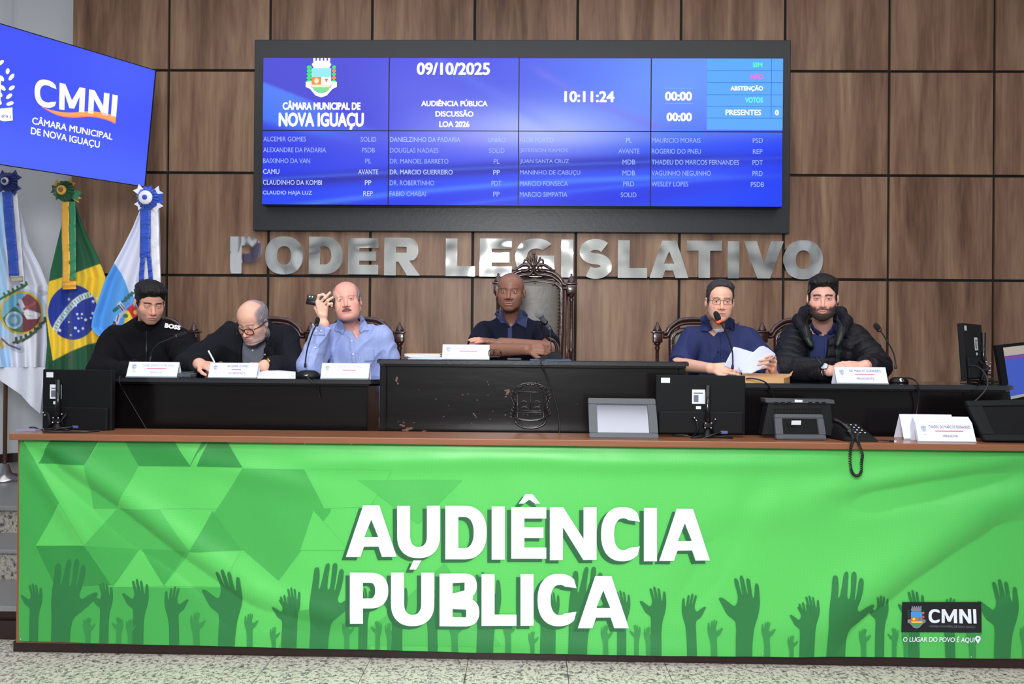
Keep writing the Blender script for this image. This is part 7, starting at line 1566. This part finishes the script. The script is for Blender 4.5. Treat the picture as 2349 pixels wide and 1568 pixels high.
# monitor at the right edge, screen side seen
t = thing('monitor', (at(2340, 930, 4.85).x, 4.85, 1.19), 'monitor with a blue picture on screen cut by the right edge of the photo', 'monitor')
Q4 = [(2284, 792), (2440, 775), (2440, 895), (2306, 925)]; qm = quadmap(Q4, lambda x, y: at(x, y, 4.80)); a, b, c_, d = qm(0, 0), qm(1, 0), qm(1, 1), qm(0, 1)
V = [a, b, c_, d]+[v+Vector((0, .03, 0)) for v in (a, b, c_, d)]; keep(mesh_obj('housing', V, [(3,2,1,0),(4,5,6,7),(0,1,5,4),(1,2,6,5),(2,3,7,6),(3,0,4,7)], M_mon), t)
def qd(nm, u0, v0, u1, v1, m, o): V = [qm(u0, v0), qm(u1, v0), qm(u1, v1), qm(u0, v1)]; keep(mesh_obj(nm, [v-Vector((0, o, 0)) for v in V], [(3,2,1,0)], m), t)
qd('screen', .10, .05, .98, .95, em('desk_blue', (54, 84, 190), .9), .001); qd('window_bar', .10, .05, .98, .20, em('desk_beige', (190, 180, 170), .8), .002); qd('picture_band', .10, .20, .98, .27, em('desk_violet', (120, 70, 160), .8), .002); qd('picture_panel', .40, .30, .98, .90, em('desk_grey', (150, 160, 190), .8), .002); qd('task_bar', .10, .90, .98, .95, em('desk_task', (170, 170, 165), .8), .003)
keep(tube_obj('stand', [Vector((at(2350, 900, 4.84).x, 4.86, 1.19)), Vector((at(2350, 900, 4.84).x, 4.84, 1.34))], .02, M_black), t)
tb = thing('side_table', (at(2350, 930, 4.85).x, 4.9, PLAT), 'low dark table under the monitor at the right edge', 'table'); xx = at(2350, 930, 4.85).x
keep(box('tabletop', xx-.16, xx+.5, 4.70, 5.1, 1.165, 1.19, M_desk), tb)
for dx in (-.14, .47):
    for dy in (4.72, 5.07): keep(box('leg', xx+dx-.015, xx+dx+.015, dy-.015, dy+.015, PLAT, 1.165, M_desk), tb)
# ------------------------------------------------------------------ tablet stands, console, telephone on the counter
M_scrn = mat('dark_reflecting_screen', (118, 120, 130), .12, 1.0)
def kiosk(name, Q, Yt, Yb, inner, label, m, ms):
    """tilted tablet frame: outline Q = TL,TR,BR,BL in px, top edge at depth Yt, bottom at Yb"""
    y0 = min(q_[1] for q_ in Q); y1 = max(q_[1] for q_ in Q); yy = lambda v: Yt+(Yb-Yt)*v
    def P(u, v, o=0.0):
        x = (1-u)*(1-v)*Q[0][0]+u*(1-v)*Q[1][0]+u*v*Q[2][0]+(1-u)*v*Q[3][0]; y = (1-u)*(1-v)*Q[0][1]+u*(1-v)*Q[1][1]+u*v*Q[2][1]+(1-u)*v*Q[3][1]; p = at(x, y, yy(v)); n = Vector((0, -1, .35)).normalized(); return p+n*o
    c = P(.5, 1); t = thing(name, (c.x, c.y+.04, cz), label, 'tablet stand')
    def frame(nm, u0, v0, u1, v1, o0, o1, m_):
        V = [P(u0, v0, o1), P(u1, v0, o1), P(u1, v1, o1), P(u0, v1, o1), P(u0, v0, o0), P(u1, v0, o0), P(u1, v1, o0), P(u0, v1, o0)]
        bm = bmesh.new(); vs = [bm.verts.new(v) for v in V]
        for f in ((3,2,1,0),(4,5,6,7),(0,1,5,4),(1,2,6,5),(2,3,7,6),(3,0,4,7)): bm.faces.new([vs[i] for i in f])
        bmesh.ops.recalc_face_normals(bm, faces=bm.faces); bmesh.ops.bevel(bm, geom=bm.edges[:], offset=.004 if (u1-u0) > .5 and nm != 'screen' else .0015, segments=2, affect='EDGES'); keep(bm_obj(nm, bm, m_), t)
    a, b, c_, d = inner
    frame('back_case', .01, .01, .99, .99, -.028, -.006, m); frame('screen', a, b, c_, d, -.008, -.003, ms)
    frame('bezel', 0, 0, 1, b, -.010, .004, m); frame('bezel', 0, d, 1, 1, -.010, .004, m); frame('bezel', 0, b, a, d, -.010, .004, m); frame('bezel', c_, b, 1, d, -.010, .004, m)
    p0, p1 = P(.25, .5, -.03), P(.75, .5, -.03); keep(mesh_obj('foot', [P(.2, .35, -.028), P(.8, .35, -.028), P(.8, 1, -.028), P(.2, 1, -.028), Vector((p0.x, 4.005, cz)), Vector((p1.x, 4.005, cz))], [(0, 1, 2, 3), (0, 4, 5, 1), (3, 2, 5, 4), (0, 3, 4), (1, 5, 2)], m), t)
    return t
kiosk('tablet_stand', [(1349, 912), (1503, 914), (1511, 1006), (1352, 1004)], 3.90, 3.815, (.125, .16, .875, .86), 'grey framed tablet stand with a pale reflecting screen left of the central monitor', M_dgrey, M_scrn)
kiosk('tablet_stand', [(2213, 919), (2420, 914), (2440, 1013), (2258, 1010)], 3.93, 3.80, (.16, .15, .95, .84), 'black framed tablet stand cut by the right edge of the counter', M_black, M_black2)
kiosk('stand_frame', [(1776, 949), (1887, 950), (1896, 1008), (1780, 1007)], 3.85, 3.82, (.15, .17, .87, .80), 'small grey open frame in front of the black console on the counter', M_dgrey, M_black2)
t = thing('console', (at(1835, 1000, 3.93).x, 3.93, cz), 'wide black voting console with a slotted grey top edge on the counter', 'console')
a, b = at(1752, 918, 3.92), at(1910, 1000, 3.92); V = [at(1762, 924, 3.91), at(1905, 926, 3.91), at(1913, 998, 3.90), at(1748, 996, 3.90)]; V = V+[v+Vector((0, .07, 0)) for v in V]; 
for v in V: v.z = max(v.z, cz+.001)
keep(mesh_obj('body', V, [(3,2,1,0),(4,5,6,7),(0,1,5,4),(1,2,6,5),(2,3,7,6),(3,0,4,7)], M_black), t)
V = [at(1755, 914, 3.90), at(1913, 917, 3.90), at(1915, 925, 3.90), at(1757, 923, 3.90)]; V = V+[v+Vector((0, .08, 0)) for v in V]; keep(mesh_obj('top_edge', V, [(3,2,1,0),(4,5,6,7),(0,1,5,4),(1,2,6,5),(2,3,7,6),(3,0,4,7)], M_dgrey), t)
for x in (1781, 1796, 1811, 1859, 1875, 1890): V = [at(x-5, 921, 3.898), at(x+4, 921, 3.898), at(x+6, 927, 3.898), at(x-4, 927, 3.898)]; keep(mesh_obj('slot', V, [(3,2,1,0)], M_black2), t)
V = [at(1823, 916, 3.897), at(1841, 917, 3.897), at(1841, 922, 3.897), at(1823, 922, 3.897)]; keep(mesh_obj('label_sticker', V, [(3,2,1,0)], M_stk), t)
for r_ in (936, 944):
    for i in range(16): x = 1776+i*7; V = [at(x, r_, 3.899), at(x+4, r_, 3.899), at(x+4, r_+4, 3.899), at(x, r_+4, 3.899)]; keep(mesh_obj('vent', V, [(3,2,1,0)], M_black2), t)
V = [at(1816, 964, 3.80), at(1838, 964, 3.80), at(1837, 974, 3.805), at(1815, 974, 3.805)]; tag(mesh_obj('sticker', V, [(3,2,1,0)], M_stk), 'small white sticker seen inside the grey open frame', 'sticker')
# telephone
c = at(1952, 1004, 3.84); tp = thing('telephone', (c.x, 3.86, cz), 'black desk telephone on the counter with a coiled cord hanging over the banner', 'telephone')
x0, x1 = at(1910, 1000, 3.85).x, at(2005, 1000, 3.85).x
V = [(x0+.04, 3.79, cz), (x1, 3.79, cz), (x1, 3.97, cz), (x0-.01, 3.97, cz), (x0+.035, 3.795, cz+.022), (x1-.012, 3.795, cz+.014), (x1-.035, 3.965, cz+.075), (x0+.01, 3.965, cz+.085)]
bm = bmesh.new(); vs = [bm.verts.new(v) for v in V]
for f in ((3,2,1,0),(4,5,6,7),(0,1,5,4),(1,2,6,5),(2,3,7,6),(3,0,4,7)): bm.faces.new([vs[i] for i in f])
bmesh.ops.bevel(bm, geom=bm.edges[:], offset=.005, segments=2, affect='EDGES'); keep(bm_obj('base', bm, M_black), tp)
def kp(u, v, o=0): 
    a, b, c_, d = [Vector(q_) for q_ in (V[7], V[6], V[5], V[4])]; return a*(1-u)*(1-v)+b*u*(1-v)+c_*u*v+d*(1-u)*v+Vector((0, -.3*o, o))
M_key = mat('key_grey', (196, 200, 205), .5)
for i in range(4):
    for j in range(3):
        p = kp(.52+.15*j, .22+.16*i, .003); bm = bmesh.new(); B(bm, -.0042, .0042, -.0035, .0035, 0, .003, .001, Matrix.Translation(p)@Matrix.Rotation(.35, 4, 'X')); keep(bm_obj('key', bm, M_key), tp)
hs = [at(1904, 966, 3.93), at(1912, 963, 3.91), at(1926, 968, 3.88), at(1940, 978, 3.84), at(1949, 987, 3.82), at(1948, 993, 3.815)]
sp_ = spline(hs, 6); n_p = len(sp_); keep(tube_obj('handset', sp_, [.017 if (i < 5 or i > n_p-8) else .0125 for i in range(n_p)], M_black2, None, 12), tp)
cpath = spline([at(1950, 992, 3.78), at(1957, 1003, 3.745), at(1954, 1018, 3.725), at(1950, 1040, 3.722), at(1951, 1070, 3.722), at(1956, 1085, 3.722), at(1966, 1091, 3.722), at(1975, 1083, 3.722), at(1976, 1060, 3.722), at(1978, 1042, 3.722), at(1970, 1018, 3.724), at(1966, 1004, 3.742), at(1972, 994, 3.79)], 30)
hel = []; tot = len(cpath)
for i, p in enumerate(cpath):
    d = (cpath[min(i+1, tot-1)]-cpath[max(i-1, 0)]).normalized(); u = d.cross(Vector((0, 1, 0))).normalized(); w = d.cross(u); a = i*1.15; hel.append(p+(u*math.cos(a)+w*math.sin(a))*.0062)
keep(tube_obj('coiled_cord', hel, .0026, M_cable, None, 5), tp)
t = thing('usb_plug', (at(2048, 1006, 3.80).x, 3.80, cz), 'short dark cable ending in a small white-tipped plug on the counter', 'cable')
keep(tube_obj('cord', spline([Vector((at(2006, 1000, 3.84).x, 3.84, cz+.006)), Vector((at(2020, 1000, 3.83).x, 3.83, cz+.005)), Vector((at(2042, 1000, 3.80).x, 3.80, cz+.005))], 5), .0028, M_cable), t); c = at(2050, 1000, 3.79); keep(box('plug', c.x-.018, c.x, 3.785, 3.797, cz, cz+.008, M_black), t); keep(box('tip', c.x, c.x+.012, 3.786, 3.796, cz+.001, cz+.007, M_stk), t)
c = at(66, 982, 3.9); tag(box('notepad', at(48, 985, 3.9).x, at(92, 985, 3.9).x, 3.86, 3.95, cz, cz+.006, mat('lilac_paper', (140, 136, 170), .7, bump=.02)), 'small lilac notepad at the left end of the counter top', 'notepad')
cable([Vector((at(100, 990, 3.86).x, 3.86, cz+.006)), Vector((at(112, 990, 3.80).x, 3.78, cz+.008)), Vector((at(150, 990, 3.80).x, 3.785, cz+.006)), Vector((at(200, 990, 3.82).x, 3.80, cz+.006)), Vector((at(228, 990, 3.86).x, 3.86, cz+.006))], .005, 'loose black cable lying under the left counter monitor')
